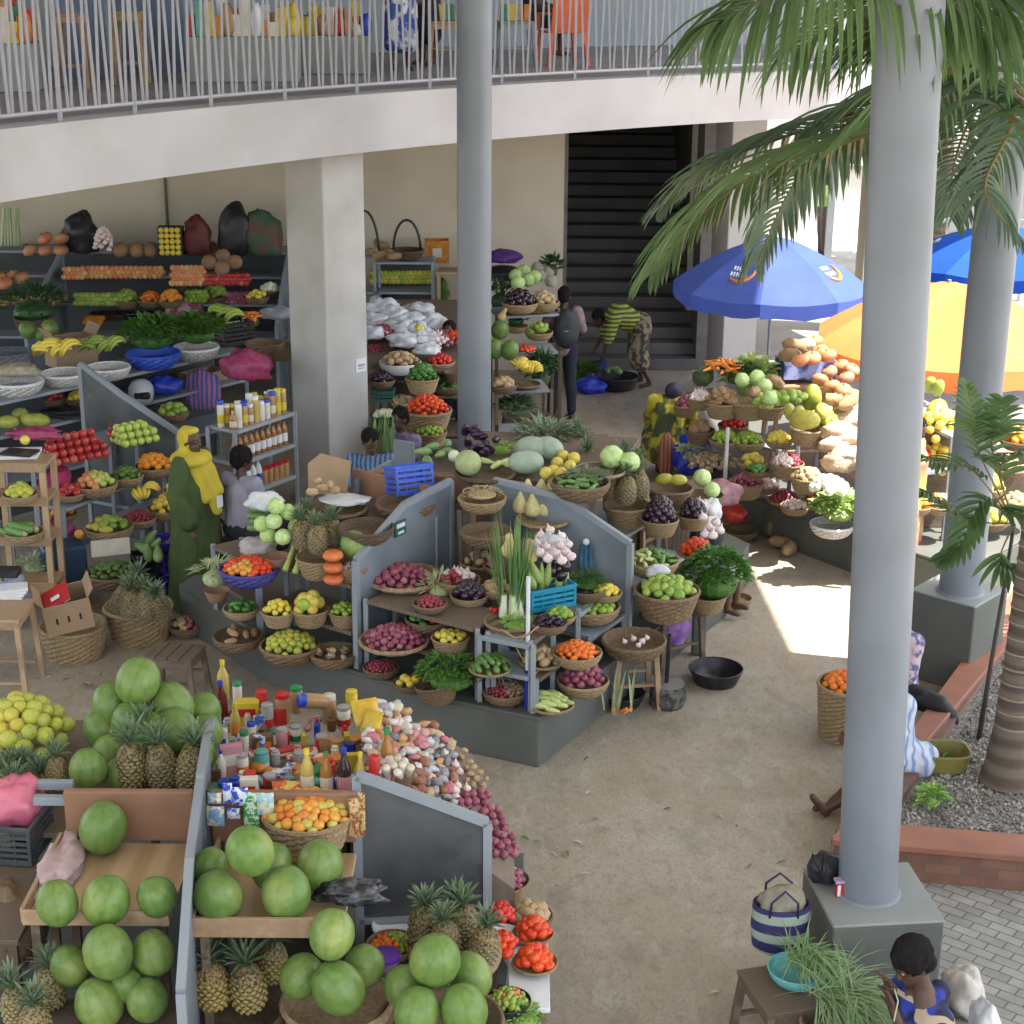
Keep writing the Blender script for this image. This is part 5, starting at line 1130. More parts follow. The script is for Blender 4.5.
for a in [('bottle',308,797,.30,.042,oil,yelm,whi,'clear bottle of yellow oil with yellow cap, left in the front row'),('bottle',327,797,.28,.040,amber,stemg,whi,'amber bottle with dark green cap in the front row'),('bottle',345,799,.32,.044,dark_l,blum,pkm,'very dark bottle with blue cap in the front row'),('bottle',361,797,.28,.036,oil,yelm,whi,'slim clear oil bottle right of the dark bottle'),
 ('jar',375,798,.26,.035,redm,redm,yelm,'tall red tin beside the wicker basket of corks'),('bottle',388,785,.36,.045,amber,grnm,redm,'amber bottle with green cap and red label'),
 ('bottle',224,700,.30,.045,oil,yelm,None,'oil bottle with yellow cap at the far left of the pantry'),('bottle',222,722,.30,.048,redd,blum,None,'maroon bottle with blue cap at the left end'),('jar',238,706,.18,.035,whi,grnm,None,'white jar with green lid behind the yellow frame'),('bottle',236,738,.25,.036,oil,yelm,orm,'small yellow capped bottle by the yellow carton'),
 ('jar',283,722,.21,.055,tanj,redm,None,'big jar of peanut paste with red lid'),('jar',297,712,.19,.048,tanj,grnm,None,'big jar of peanut paste with green lid'),('tin',262,718,.2,.045,redm,redm,whi,'red tin beside the peanut jars'),('tin',268,730,.19,.045,gry,gry,redm,'silver tin with red band before the peanut jars'),
 ('tin',282,745,.12,.04,pkm,gry,None,'pink tin below the red lidded jar'),('tin',296,742,.12,.042,whi,gry,grnm,'cream tin below the green lidded jar'),('jar',330,722,.2,.05,tanj,whi,None,'brown jar with white lid among the lying jars'),('jar',344,728,.16,.05,whi,gry,redm,'short cream tin beside the brown jars'),('jar',352,712,.16,.045,yelm,yelm,None,'yellow tub behind the lying jar'),
 ('tin',262,770,.13,.05,teal,teal,whi,'teal tub in the middle of the pantry'),('tin',270,790,.1,.042,redm,gry,None,'small red tin near the pale sachets'),('tin',250,788,.1,.042,redm,redm,whi,'small red lidded tin in the front row'),('jar',245,757,.18,.032,whi,grnm,None,'slim white bottle with green cap'),('jar',252,745,.16,.032,whi,blum,None,'slim white bottle with blue cap'),('tin',243,775,.14,.04,whi,gry,orm,'white tin with orange band'),('tin',226,792,.07,.05,blum,blum,None,'flat blue tub at the left front corner'),('bottle',222,778,.18,.03,whi,blum,None,'white bottle with dark blue cap near the divider'),
 ('tin',300,765,.09,.045,gry,gry,None,'open grey tin beside the oil bottles'),('tin',322,752,.12,.045,redm,gry,None,'short red tin behind the oil bottles'),('jar',338,758,.13,.05,tanj,tanj,None,'round brown jar seen from above')]:
    k, x, y, hh, r, b1, c_, l_, lb = a; bottle(k, base(x, y), hh, r*.92, b1, c_, l_, lb, rz=x)
q = base(335,722); bottle('jar', q+Vector((-.02,.02,.14)), .24, .052, tanj, blum, None, 'big brown jar with blue lid lying on other jars', tilt=(R_(75),0), rz=R_(-60))
fr = random.Random(44); used = [(a[1], a[2]) for a in ()]
fill_ = []
for _ in range(3000):
    x = fr.uniform(214,366); y = fr.uniform(722,800)
    if x < 214+(800-y)*.12: continue
    if all((x-a)**2+(y-b)**2 > 95 for a, b in fill_): fill_.append((x, y))
def smallpack(i):
    def f():
        b = MB(); k = i % 4
        if k == 0: b.box((0,0,.045), (.06,.03,.09))
        elif k == 1: b.lathe([(.022,0),(.026,.005),(.026,.07),(.02,.078),(.02,.09),(0,.092)], 12)
        elif k == 2: b.ball((0,0,.025), (.04,.035,.028), 10, 7)
        else: b.box((0,0,.02), (.09,.06,.035))
        o = b.build(('small_carton','small_jar','small_pouch','small_packet')[k], [redm,whi,grnm,yelm,blum,pkm,orm,tanj,gry,teal,pr0,pr1,brn][i % 13], smooth=30, local=True); o['category'] = 'packet'; return o
    return f
pr0 = mat('print_mix_red', (.60,.55,.48), (.50,.06,.05), sc=34, rough=.3, bump=0, ramp=(.47,.53)); pr1 = mat('print_mix_blue', (.62,.62,.60), (.06,.12,.42), sc=34, rough=.3, bump=0, ramp=(.47,.53))
for i, (x, y) in enumerate(fill_):
    q = base(x, y); j = fr.randrange(26); inst('sp%d' % j, smallpack(j), loc=q, rot=(0,0,fr.uniform(0,6)), scale=fr.uniform(.8,1.35), label='small coloured packet or jar crowded between the pantry bottles', group='small packets between the pantry bottles')
def carton_s(px, py, size, m_, m2, label, rz=0, dz=0):
    q = base(px, py); t = thing('carton', label, 'carton', q+Vector((0,0,dz)), rz); x, y, z = size
    b = MB(); b.box((0,0,z/2), size); b.build('box', m_, t, bevel=.003, local=True)
    b = MB(); b.box((0,-y/2-.002,z*.55), (x*.7,.003,z*.35)); b.build('printed_panel', m2, t, local=True)
for a in [(223,758,(.07,.05,.2),whi,blum,'narrow white and blue carton at the left of the pantry',.1),(232,775,(.13,.05,.2),pkm,whi,'pale pink striped carton near the divider',.3),(248,722,(.16,.09,.16),yelm,redm,'yellow carton with red panel behind the small bottles',.1),(263,752,(.13,.08,.12),brn,orm,'dark brown carton in the middle of the pantry',.3),(281,757,(.16,.06,.05),redm,whi,'flat red carton between the tins',.5),(330,768,(.16,.09,.07),orm,brn,'orange brown carton behind the oil bottles',.5),(250,803,(.1,.05,.16),whi,redm,'cream carton behind the pale sachets',.1)]: carton_s(*a)
def sachet(c, size, m_, label, rot, group=None, name='sachet'):
    b = MB(); n = 6; x, y = size
    vs = []; fs = []
    for s_ in (1,-1):
        for i in range(n+1):
            for j in range(n+1):
                u, v = i/n-.5, j/n-.5; z = .18*x*(1-(2*u)**4)*(1-(2*v)**4)*s_+.004*s_
                vs.append(Vector((u*x, v*y, z+noise.noise(Vector((u*5,v*5,c[0]*9)))*.012)))
    N1 = (n+1)**2
    for i in range(n):
        for j in range(n):
            a = i*(n+1)+j; fs.append((a, a+n+1, a+n+2, a+1)); fs.append((N1+a, N1+a+1, N1+a+n+2, N1+a+n+1))
    for i in range(n):
        for a, b2 in ((i, i+1), (n*(n+1)+i+1, n*(n+1)+i)): fs.append((a, b2, N1+b2, N1+a))
        for a, b2 in (((i+1)*(n+1), i*(n+1)), (i*(n+1)+n, (i+1)*(n+1)+n)): fs.append((a, b2, N1+b2, N1+a))
    R3 = Euler(rot).to_matrix(); b.add([R3 @ v+Vector(c) for v in vs], fs)
    return tag(b.build(name, m_, smooth=35), label, 'sachet', group)
def printed(name, c1, c2, sc=30): return mat(name, c1, c2, sc=sc, rough=.3, bump=.1, ramp=(.47,.53), det=1)
pr = [printed('print_cream_blue', (.62,.60,.42), (.18,.30,.50)), printed('print_white_blue', (.60,.64,.72), (.04,.08,.42)), printed('print_green', (.05,.30,.08), (.55,.62,.45)), printed('print_sky', (.30,.48,.55), (.62,.62,.40)), printed('print_yellow_red', (.65,.48,.10), (.55,.10,.05), 24), printed('print_tan', (.55,.40,.18), (.28,.10,.05), 60)]
zz = YB-.035
for (px, py, sx, sy, mi, lb) in [(215,797,.075,.06,0,'cream sachet at the left of the hanging row'),(216,815,.095,.115,0,'large cream and blue sachet hanging lowest on the board'),(228,792,.05,.12,1,'narrow white and blue sachet on the board'),(240,795,.09,.10,1,'white sachet with dark blue panels on the board'),(234,812,.07,.06,1,'small blue sachet hanging below the white one'),(252,808,.085,.20,2,'long green sachet strip with white lettering on the board'),(266,802,.09,.13,3,'pale blue and yellow sachet between green strip and tomatoes'),(355,815,.06,.23,5,'tan sachet strip hanging right of the mixed tomatoes'),(362,812,.04,.26,5,'narrow brown sachet strip at the divider corner')]:
    q = PY(px, py, zz-.0); sachet((q.x, zz-.01-.004*mi, q.z), (sx,sy), pr[mi], lb, (R_(88),0,R_(RP.uniform(-3,3))), 'sachets hanging on the board' if 0 else None)
    if mi == 2:
        try:
            for j, ch in enumerate('TOPTI'):
                cu = bpy.data.curves.new('letter', 'FONT'); cu.body = ch; cu.size = .042; cu.align_x = 'CENTER'; cu.extrude = .001
                ob = bpy.data.objects.new('letter', cu); me = bpy.data.meshes.new_from_object(ob); me.materials.clear(); me.materials.append(whitep)
                lo = bpy.data.objects.new('letter', me); COL.objects.link(lo); par = COL.objects[-2] if COL.objects[-2].name.startswith('sachet') else None
                par = [o for o in COL.objects if o.get('label','').startswith('long green sachet')][0]
                lo.parent = par; wp = Vector((q.x-.012, zz-.042, q.z+.075-.036*j)); lo.location = wp-par.location; lo.rotation_euler = (R_(90), R_(90), 0)
        except Exception as ex: print('letters', ex)
sachet(base(291,800)+Vector((0,0,.05)), (.2,.14), pr[4], 'bright yellow and red snack bag in the front row', (R_(35),R_(10),.5))
yl = mat('yellow_noodle_pack', (.62,.42,.04), (.50,.32,.03), sc=20, rough=.35, bump=.6, bsc=40)
q = P(366,712,1.42); sachet(q, (.17,.17), yl, 'large yellow noodle pack leaning above the spice heap', (R_(50),0,.4)); q = P(372,722,1.40); sachet(q, (.13,.15), yl, 'smaller yellow noodle pack before the larger one', (R_(55),0,-.5))
# spice heap: a mound sloping to the right, covered in small bags
def hs(x, y):
    u = max(0, x+.98)/.93
    return 1.46-.50*u**1.5-.10*max(0, y-8.7)-(.0 if y < 9.95 else (y-9.95)*1.5)
m = MB(); nx, ny = 14, 16; vs = []; fs = []
x0, x1, y0, y1 = -.90, .03, 8.40, 10.1
def edge(y): return x1-.28*max(0, (y-8.9))**1.15
for j in range(ny+1):
    y = y0+(y1-y0)*j/ny; xe = edge(y)
    for i in range(nx+1):
        x = x0+(xe-x0)*i/nx; vs.append((x, y, hs(x,y)-.03))
nb = len(vs)
for j in range(ny+1):
    y = y0+(y1-y0)*j/ny
    for i in range(nx+1):
        x = x0+(edge(y)-x0)*i/nx; vs.append((x, y, .43))
for j in range(ny):
    for i in range(nx):
        a = j*(nx+1)+i; fs.append((a,a+1,a+nx+2,a+nx+1))
for j in range(ny):
    a = j*(nx+1)+nx; fs.append((a,nb+a,nb+a+nx+1,a+nx+1)); a = j*(nx+1); fs.append((a,a+nx+1,nb+a+nx+1,nb+a))
for i in range(nx):
    a = i; fs.append((a,nb+a,nb+a+1,a+1)); a = ny*(nx+1)+i; fs.append((a,a+1,nb+a+1,nb+a))
m.add(vs, fs); tag(m.build('display_mound', mat('mound_cloth', (.20,.15,.11), (.13,.10,.08), bump=.3)), 'stepped mound covered by small spice bags beside the clear panel', 'stand')
def mk_bag(nm, m_, seed, sq):
    def f():
        b = MB(); b.ball((0,0,0), 1, 12, 8); vs = []
        for v in b.v:
            d = noise.noise(v*1.6+Vector((seed,0,0)))*.35+noise.noise(v*5+Vector((seed,3,0)))*.12; w_ = v*(1+d); vs.append(Vector((w_.x*sq[0], w_.y*sq[1], w_.z*sq[2])))
        b.v = vs; o = b.build(nm, m_, smooth=True, local=True); o['category'] = 'bag'; return o
    return f
BG = {'white': fm('small_white_bag', [(.62,.60,.56),(.55,.50,.44),(.66,.64,.62),(.5,.44,.36)], bump=.4, rough=.35), 'brown': fm('small_brown_bag', [(.30,.12,.07),(.22,.09,.06),(.40,.2,.12)], bump=.4), 'grey': fm('small_grey_bag', [(.36,.37,.40),(.55,.55,.58),(.16,.16,.2),(.45,.44,.42)], bump=.4, rough=.3), 'tan': fm('small_tan_bag', [(.50,.32,.16),(.40,.27,.15),(.52,.40,.24),(.55,.25,.1)], bump=.4), 'pink': fm('small_pink_bag', [(.52,.20,.22),(.45,.14,.17),(.6,.36,.33),(.6,.5,.45)], bump=.3)}
for i, (k_, mm_) in enumerate(BG.items()): K('bag_'+k_, 'spice_bag', 'bag', .045, mk_bag('spice_bag', mm_, i*3.3, (1.1,.8,.62)))
def onheap(px, py, up=.0):
    h = 1.75
    while h > .5:
        p = P(px, py, h)
        if h <= hs(p.x, p.y)+up and x0-.05 < p.x: return p
        h -= .01
    return None
poly = [(362,705),(395,700),(432,722),(455,748),(478,775),(497,808),(516,838),(523,868),(503,870),(492,848),(484,832),(440,808),(400,795),(372,786)]
def inpoly(x, y):
    c_ = False; n = len(poly); j = n-1
    for i in range(n):
        xi, yi = poly[i]; xj, yj = poly[j]
        if (yi > y) != (yj > y) and x < (xj-xi)*(y-yi)/(yj-yi)+xi: c_ = not c_
        j = i
    return c_
pts = []; rr_ = random.Random(8)
for _ in range(5000):
    x = rr_.uniform(360,515); y = rr_.uniform(698,858)
    if inpoly(x, y) and all((x-a)**2+((y-b)*1.15)**2 > 40 for a, b in pts): pts.append((x, y))
for x, y in pts:
    p = onheap(x, y)
    if p is None: continue
    if x > 456+(800-y)*.2 and y > 790: k, l = ('onion', 'small red onion') ; s_ = .030
    elif x > 452+(y-740)*.35 and y < 790: k, l = ('potato', 'piece of ginger root'); s_ = .022
    elif x > 455: k, l = ('garlic', 'white garlic bulb'); s_ = .030
    elif y < 735: k, l = rr_.choice([('bag_white','small white spice bag'),('bag_white','small white spice bag'),('bag_tan','small tan spice bag')]); s_ = .045
    elif 395 < x < 425 and y > 760: k, l = ('bag_brown', 'reddish brown spice bag'); s_ = .046
    elif x > 425: k, l = ('bag_grey', 'small grey and white spice bag'); s_ = .038
    else: k, l = rr_.choice([('bag_tan','small tan spice bag'),('bag_pink','small pink spice bag'),('bag_white','small white spice bag'),('bag_grey','small grey and white spice bag')]); s_ = .042
    if k.startswith('bag') and rr_.random() < .35: k = rr_.choice(['bag_white','bag_grey','bag_tan','bag_pink','bag_brown']); l = {'bag_white':'small white spice bag','bag_grey':'small grey and white spice bag','bag_tan':'small tan spice bag','bag_pink':'small pink spice bag','bag_brown':'reddish brown spice bag'}[k]
    put(k, p, (s_*rr_.uniform(.7,1.25), s_*rr_.uniform(.7,1.25), s_*rr_.uniform(.6,1.3)) if k.startswith('bag') else s_, (rr_.uniform(-.6,.6), rr_.uniform(-.6,.6), rr_.uniform(0,6)), l+' on the mound beside the clear panel', l+' on the mound')
    if k == 'potato': put(k, p+Vector((.02,.01,.04)), s_*.9, None, 'piece of ginger root on the mound beside the clear panel', 'piece of ginger root on the mound')
B(393,768,46,1.34,'deep','brown','of wrapped cylinders on the spice heap')
K('wrapped_roll', 'wrapped_roll', 'roll', 1, mk_ball('wrapped_roll', fm('roll_wrap', [(.5,.42,.30),(.6,.56,.5),(.35,.22,.13)]), 'roll', prof=[(.022,-.05),(.024,-.045),(.024,.045),(.022,.05)], n=12))
q0 = P(393,760,1.62)
for i in range(15): 
    a = i*2.4; r_2 = .10*math.sqrt(i/15); put('wrapped_roll', (q0.x+r_2*math.cos(a), q0.y+r_2*math.sin(a), 1.56+.03*(1-i/15)), 1, (RP.uniform(.4,.9), 0, RP.uniform(-.5,.5)), 'pale wrapped roll standing in the brown basket on the mound', 'wrapped rolls on the mound')
# slatted stool and floor baskets at the left
q = P(178,700,0); stool('slatted wooden stool behind the rear watermelons', (q.x,q.y,0), (.42,.34), .45, R_(-12), wood_d, slats=4)
B(73,625,66,0,'tub','straw','on the left floor holding the cardboard box')
q = P(71,612,.5); t = carton('cardboard_box', 'open cardboard box with red panel tilted in the big floor basket', (q.x-.02,q.y,.40), (.40,.30,.30), R_(20), tilt=(R_(12),R_(-8)))
m = MB(); m.box((-.06,.0,.302), (.24,.28,.008), Matrix.Rotation(R_(-20), 3, 'Y')); m.build('red_panel', redm, t, local=True)
for dx in (-.1,.0,.1): 
    m = MB(); m.box((dx,-.1505,.14), (.018,.004,.06)); m.build('hand_hole', blackp, t, local=True)
m = MB(); m.box((-.07,-.06,.325), (.08,.05,.004), Matrix.Rotation(R_(-20), 3, 'Y')); m.box((.02,-.09,.30), (.06,.05,.004), Matrix.Rotation(R_(-20), 3, 'Y')); m.build('white_print', whitep, t, local=True)
B(138,606,68,0,'tub','straw','on the left floor full of pineapples')
for i, (x, y) in enumerate(((117,598),(130,602),(145,604),(160,600),(140,590))): PA_(x, y, .52, 21, 'grey pineapple with pale crown in the big floor basket', 'pineapples in the big floor basket', 'grey_pineapple', (0,(-.4,-.1,.1,.5,0)[i]))
q = P(6,625,.7); stool('pale wooden table with papers at the left edge', (q.x-.22,q.y+.3,0), (.62,.5), .72, 0, wood, 'wooden_table', cat='table', rung=.15)
m = MB(); q = P(10,592,.76); 
for i in range(4): m.box((q.x+.01*i,q.y,.735+.022*i), (.24,.18,.02), .1*i)
tag(m.build('paper_stack', whitep), 'stack of white paper on the pale wooden table', 'papers')
m = MB(); q = P(8,572,.86); m.box((q.x,q.y,.86), (.2,.14,.07)); tag(m.build('dark_box', blackp, bevel=.01), 'dark box on top of the white paper stack', 'box')
crumple('plastic_bag', 'clear bluish bag under the pale wooden table', 'bag', P(12,622,.1)+Vector((0,.1,0)), (.18,.16,.24), mat('bluish_plastic', (.22,.24,.38), (.40,.42,.5), sc=14, rough=.3, bump=.5, bsc=16), 22)
B(112,572,54,.30,'bowl','brown','of avocados under the fruit rack','avocado','dark green avocado',.4,n=34,s=.034)
# ================================================================ left fruit rack (stall D)
DA = Vector((-4.15,15.05,0)); DB = Vector((-3.45,16.35,0)); nD = Vector((-.88,.47,0))
rack('stepped grey rack of apples and oranges left of the woman in green', DA, DB, [(.55,-.02,.34,0),(.88,.12,.36,0),(1.22,.46,.40,0)], inward=(-6,16), th=.03)
divider('grey framed divider with dusty panel beside the green apples', Vector((-3.40,16.42,0)), Vector((-.88,.47,0)), z0=.004, hf=1.28, hk=1.60, hr=1.85, dk=.75, dr=1.25, glass=True)
def grid(kind, px, py, h, nx, ny, nl, s, label, ang, group=None, sub=None):
    q = P(px, py, h); d = Vector((math.cos(ang), math.sin(ang), 0)); n = Vector((-d.y, d.x, 0))
    for l in range(nl):
        for j in range(ny-l):
            for i in range(nx-l//2):
                p = q+d*((i-(nx-1)/2+.5*(l % 2)*0)*2*s)+n*(j+.5*l)*1.9*s+Vector((0,0,s+l*1.6*s))
                put(kind, p, s*RP.uniform(.95,1.03), None, label, group or label)
aD = math.atan2(.88,.47)*0+R_(62)
grid('red_apple', 82, 462, 1.24, 7, 4, 4, .042, 'red apple in the stacked pyramid on the top step', R_(40))
grid('green_apple', 141, 445, 1.24, 5, 4, 3, .042, 'pale green apple in the stacked pyramid by the divider', R_(40))
grid('red_apple', 122, 438, 1.28, 3, 2, 2, .04, 'dark red apple behind the green apples', R_(40))
B(95,484,44,.90,'bowl','straw','of mixed apples on the middle step',['green_apple','peach'],['green apple','peach coloured apple'],.6,s=.036)
B(126,476,34,.92,'bowl','straw','of avocados on the middle step','avocado','green avocado',.6,s=.038,n=18)
B(154,466,38,.92,'bowl','straw','of oranges on the middle step','orange','bright orange',.7,s=.038,n=26)
B(109,527,48,.56,'bowl','straw','of mangoes on the lowest step','mango','green and yellow mango',.4,s=.05,n=13)
B(139,518,34,.58,'bowl','straw','of dark grapes on the lowest step','shallot','dark grape',.5,s=.020,n=50)
q = P(141,503,.80); put('bananas', q, 1.0, (0,0,.4), 'banana bunch on the dark grapes'); put('bananas', q+Vector((.09,.07,.05)), .9, (0,.2,1.6), 'second banana bunch above the dark grapes')
B(167,508,40,.58,'bowl','straw','of oranges and lemons by the green robe',['orange','lemon'],['small orange','lemon'],.7,s=.037)
m = MB(); q = P(109,545,.62); m.box((q.x,q.y+.05,.58), (.36,.02,.16), R_(20), 0); m.box((q.x-.05,q.y+.036,.58), (.08,.006,.09), R_(20), 1); m.box((q.x+.08,q.y+.08,.59), (.09,.006,.06), R_(20), 1)
tag(m.build('printed_panel', [whi, blum]), 'white box end with blue printed fruit behind the avocado basket', 'box')
q = P(152,570,.2); vent_crate('plastic_crate', 'black crate of striped gourds beside the green robe', (q.x,q.y,.02), (.34,.28,.34), R_(25), blkc, 5)
for i, (x, y) in enumerate(((148,552),(155,546),(150,538),(158,553),(143,548))): put('bottle_gourd', P(x,y,.55), .05, (R_(20+i*12),.2*i,i), 'dark and yellow striped gourd standing in the black crate', 'gourds in the black crate')
q = P(175,560,.3); vent_crate('plastic_crate', 'tall purple crate behind the black crate', (q.x,q.y,.02), (.3,.3,.5), R_(25), purc, 6)
q = P(174,540,.56); put('red_apple', q, .05, label='reddish fruit on the purple crate'); put('mango', q+Vector((.07,.0,.0)), .05, label='orange fruit on the purple crate')
m = MB(); q = P(60,580,.3); m.box((q.x,q.y+.15,.31), (.40,.34,.60), R_(25)); tag(m.build('blue_bin', mat('dark_blue_plastic', (.025,.055,.10), rough=.4), bevel=.02), 'dark blue box under the fruit rack', 'box')
put('orange', P(79,534,.68), .045, label='single orange on the dark blue box')
crumple('net_bag', 'red net bag of onions under the fruit rack', 'bag', P(56,540,.5), (.17,.12,.12), pbag, 31)
crumple('net_bag', 'pink bag behind the fruit rack posts', 'bag', P(56,488,.95), (.15,.14,.14), mat('magenta_cloth', (.40,.03,.12),(.28,.02,.08), bump=.4), 32)
# wooden crate shelves at the left edge
t = thing('wooden_crate_rack', 'pale wooden rack of fruit baskets at the left edge', 'rack', (P(20,640,0).x, P(20,640,0).y+.5, 0))
cx, cy = t.location.x, t.location.y
for x in (-.24,.24):
    for y in (-.18,.18):
        m = MB(); m.box((cx+x,cy+y,.78), (.055,.045,1.56)); m.build('post', wood, t, bevel=.003)
for h in (.40,.84,1.22,1.54):
    m = MB(); m.box((cx,cy,h), (.53,.40,.03)); m.box((cx,cy-.2,h+.0), (.55,.022,.085)); m.build('shelf_board', wood, t, bevel=.003)
B(20,494,34,1.235,'bowl','straw','of limes in the pale wooden rack','yellow_lime','lime',.6,s=.038,n=22)
B(24,532,38,.86,'bowl','straw','of potatoes in the pale wooden rack',['potato','cucumber'],['round potato','dark green cucumber'],.5,s=.036)
leafheap('cut_greens', 'pale cut greens at the foot of the wooden rack', 'greens', P(36,566,.44), .16, .08, palegr, 90, .08, .03, .4, 33)
m = MB(); q = P(16,455,1.56); m.box((q.x,q.y,1.575), (.42,.3,.03), .1, 0); m.box((q.x+.05,q.y-.05,1.60), (.3,.2,.02), -.2, 1); tag(m.build('papers', [whitep, blackp]), 'papers and a dark folder on the pale wooden rack', 'papers')
crumple('red_net', 'crumpled red net with one lemon above the wooden rack', 'net', P(36,438,1.6), (.22,.1,.06), pbag, 34, amp=.7); put('lemon', P(25,440,1.68), .045, label='single lemon on the crumpled red net')
# shelf unit with white baskets
UA = P(-25,408,1.5); UB = P(246,349,1.5)
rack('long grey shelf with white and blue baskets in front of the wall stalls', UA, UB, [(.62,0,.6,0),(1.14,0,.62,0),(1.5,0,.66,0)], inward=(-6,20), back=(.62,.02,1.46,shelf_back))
nU = Vector((-(UB-UA).y, (UB-UA).x, 0)).normalized()
B(17,381,52,1.5,'bowl','white','with a sack, leftmost on the long shelf'); crumple('sack', 'pale sack lying in the leftmost white basket', 'sack', P(15,374,1.66), (.26,.15,.07), mat('sack_tan', (.40,.36,.26),(.28,.25,.18), sc=20, bump=.4), 35)
B(8,352,44,1.66,'deep','grey','behind the leftmost white basket')
W(28,330,1.80,9,'watermelon behind the ripe bananas, left one'); W(50,329,1.80,9,'watermelon behind the ripe bananas, right one'); W(42,334,1.75,8,'watermelon between two others behind the bananas')
B(64,373,46,1.5,'bowl','white','of ripe bananas on the long shelf'); q = P(60,357,1.78)
for i in range(4): put('bananas', q+Vector((-.14+.1*i,.0,-.04+.04*(i % 2))), 1.35, (R_(-25),.1*i,R_(60+20*i)), 'yellow banana bunch in the white basket on the long shelf', 'yellow banana bunches on the long shelf')
carton('cardboard_box', 'opened cardboard box behind the ripe bananas', (P(66,362,1.6).x, P(66,362,1.6).y+.25, 1.52), (.5,.3,.32), R_(40))
B(108,367,44,1.5,'bowl','white','of green plantains on the long shelf'); q = P(105,352,1.76)
for i in range(4): put('plantains', q+Vector((-.14+.1*i,.0,-.04+.03*(i % 2))), 1.25, (R_(-20),.1*i,R_(70+20*i)), 'green plantain bunch in a white basket on the long shelf', 'plantain bunches on the long shelf')
B(153,353,54,1.5,'bowl','blue','of leafy greens on the long shelf'); leafheap('leafy_greens', 'heap of fresh leafy greens in the blue basket', 'greens', P(153,338,1.74), .33, .22, herb, 420, .12, .06, .8, 36)
B(196,347,46,1.5,'bowl','white','of leafy greens right of the blue one'); leafheap('leafy_greens', 'heap of fresh leafy greens in the white basket right of the blue one', 'greens', P(197,333,1.74), .29, .20, herb, 360, .12, .06, .8, 37)
q = P(232,345,1.5); vent_crate('plastic_crate', 'black stacked crate with plantains on the long shelf', (q.x,q.y+.1,1.505), (.42,.3,.26), R_(40), blkc, 5); q = P(228,322,1.85)
for i in range(3): put('plantains', q+Vector((-.1+.1*i,0,-.02*i)), 1.3, (R_(-15),.2,R_(60+25*i)), 'green plantain bunch on the black stacked crate', 'plantains on the black crate')
B(264,343,38,1.5,'deep','brown','at the right end of the long shelf, left one'); B(285,346,32,1.5,'deep','brown','at the right end of the long shelf, by the pillar')
pile(['carrot'], P(253,318,1.84), .14, ['orange carrot'], 'behind the black stacked crate', dome=.4, n=14, s=.025)
crumple('grey_cloth', 'folded grey cloth on the brown baskets by the pillar', 'cloth', P(278,318,1.83), (.2,.14,.08), mat('grey_cloth', (.32,.33,.36),(.22,.23,.26), bump=.4), 38)
# compartment goods
for i, (x, y) in enumerate(((20,414),(30,420),(8,422),(40,420))): put('avocado' if 0 else 'papaya', P(x,y,1.28)+Vector((0,0,0)), .085, None, 'large green papaya in the dark shelf compartment', 'papayas in the shelf compartment')
q = P(141,392,1.27); t = thing('helmet', 'white motorcycle helmet on the lower shelf', 'helmet', q); m = MB(); m.lathe([(.13,-.12),(.145,-.02),(.14,.06),(.10,.12),(.05,.145),(0,.15)], 20, q); m.build('shell', mat('helmet_white', (.50,.52,.56), rough=.15, bump=0), t, smooth=True)
m = MB(); m.box(q+Vector((.04,-.125,-.01)), (.18,.06,.08)); m.build('visor', blackp, t, bevel=.02)
crumple('blue_bag', 'bright blue plastic bag beside the motorcycle helmet', 'bag', P(164,392,1.18), (.19,.14,.11), mat('royal_blue_plastic', (.02,.04,.45),(.04,.08,.6), sc=12, rough=.25, bump=.6, bsc=18), 39)
crumple('folded_bags', 'pile of black bags on the shelf left of the helmet', 'bags', P(74,415,1.15), (.28,.14,.05), blackp, 40, amp=.7)
carton('cardboard_box', 'flat cardboard box on the shelf right of the blue bag', (P(200,385,1.15).x,P(200,385,1.15).y+.2,1.15), (.5,.3,.12), R_(50), flaps=False)
crumple('coloured_cloth', 'pink and blue striped cloth under the long shelf', 'cloth', P(203,408,.9), (.20,.14,.26), mat('striped_cloth', (.45,.18,.32), (.05,.13,.40), wave=(6,2,'X'), rough=.8, bump=.3, ramp=(.4,.6)), 41)
crumple('net_bag', 'crimson net bag of onions above the bottled goods', 'bag', P(247,378,1.52), (.26,.17,.18), pbag, 42)
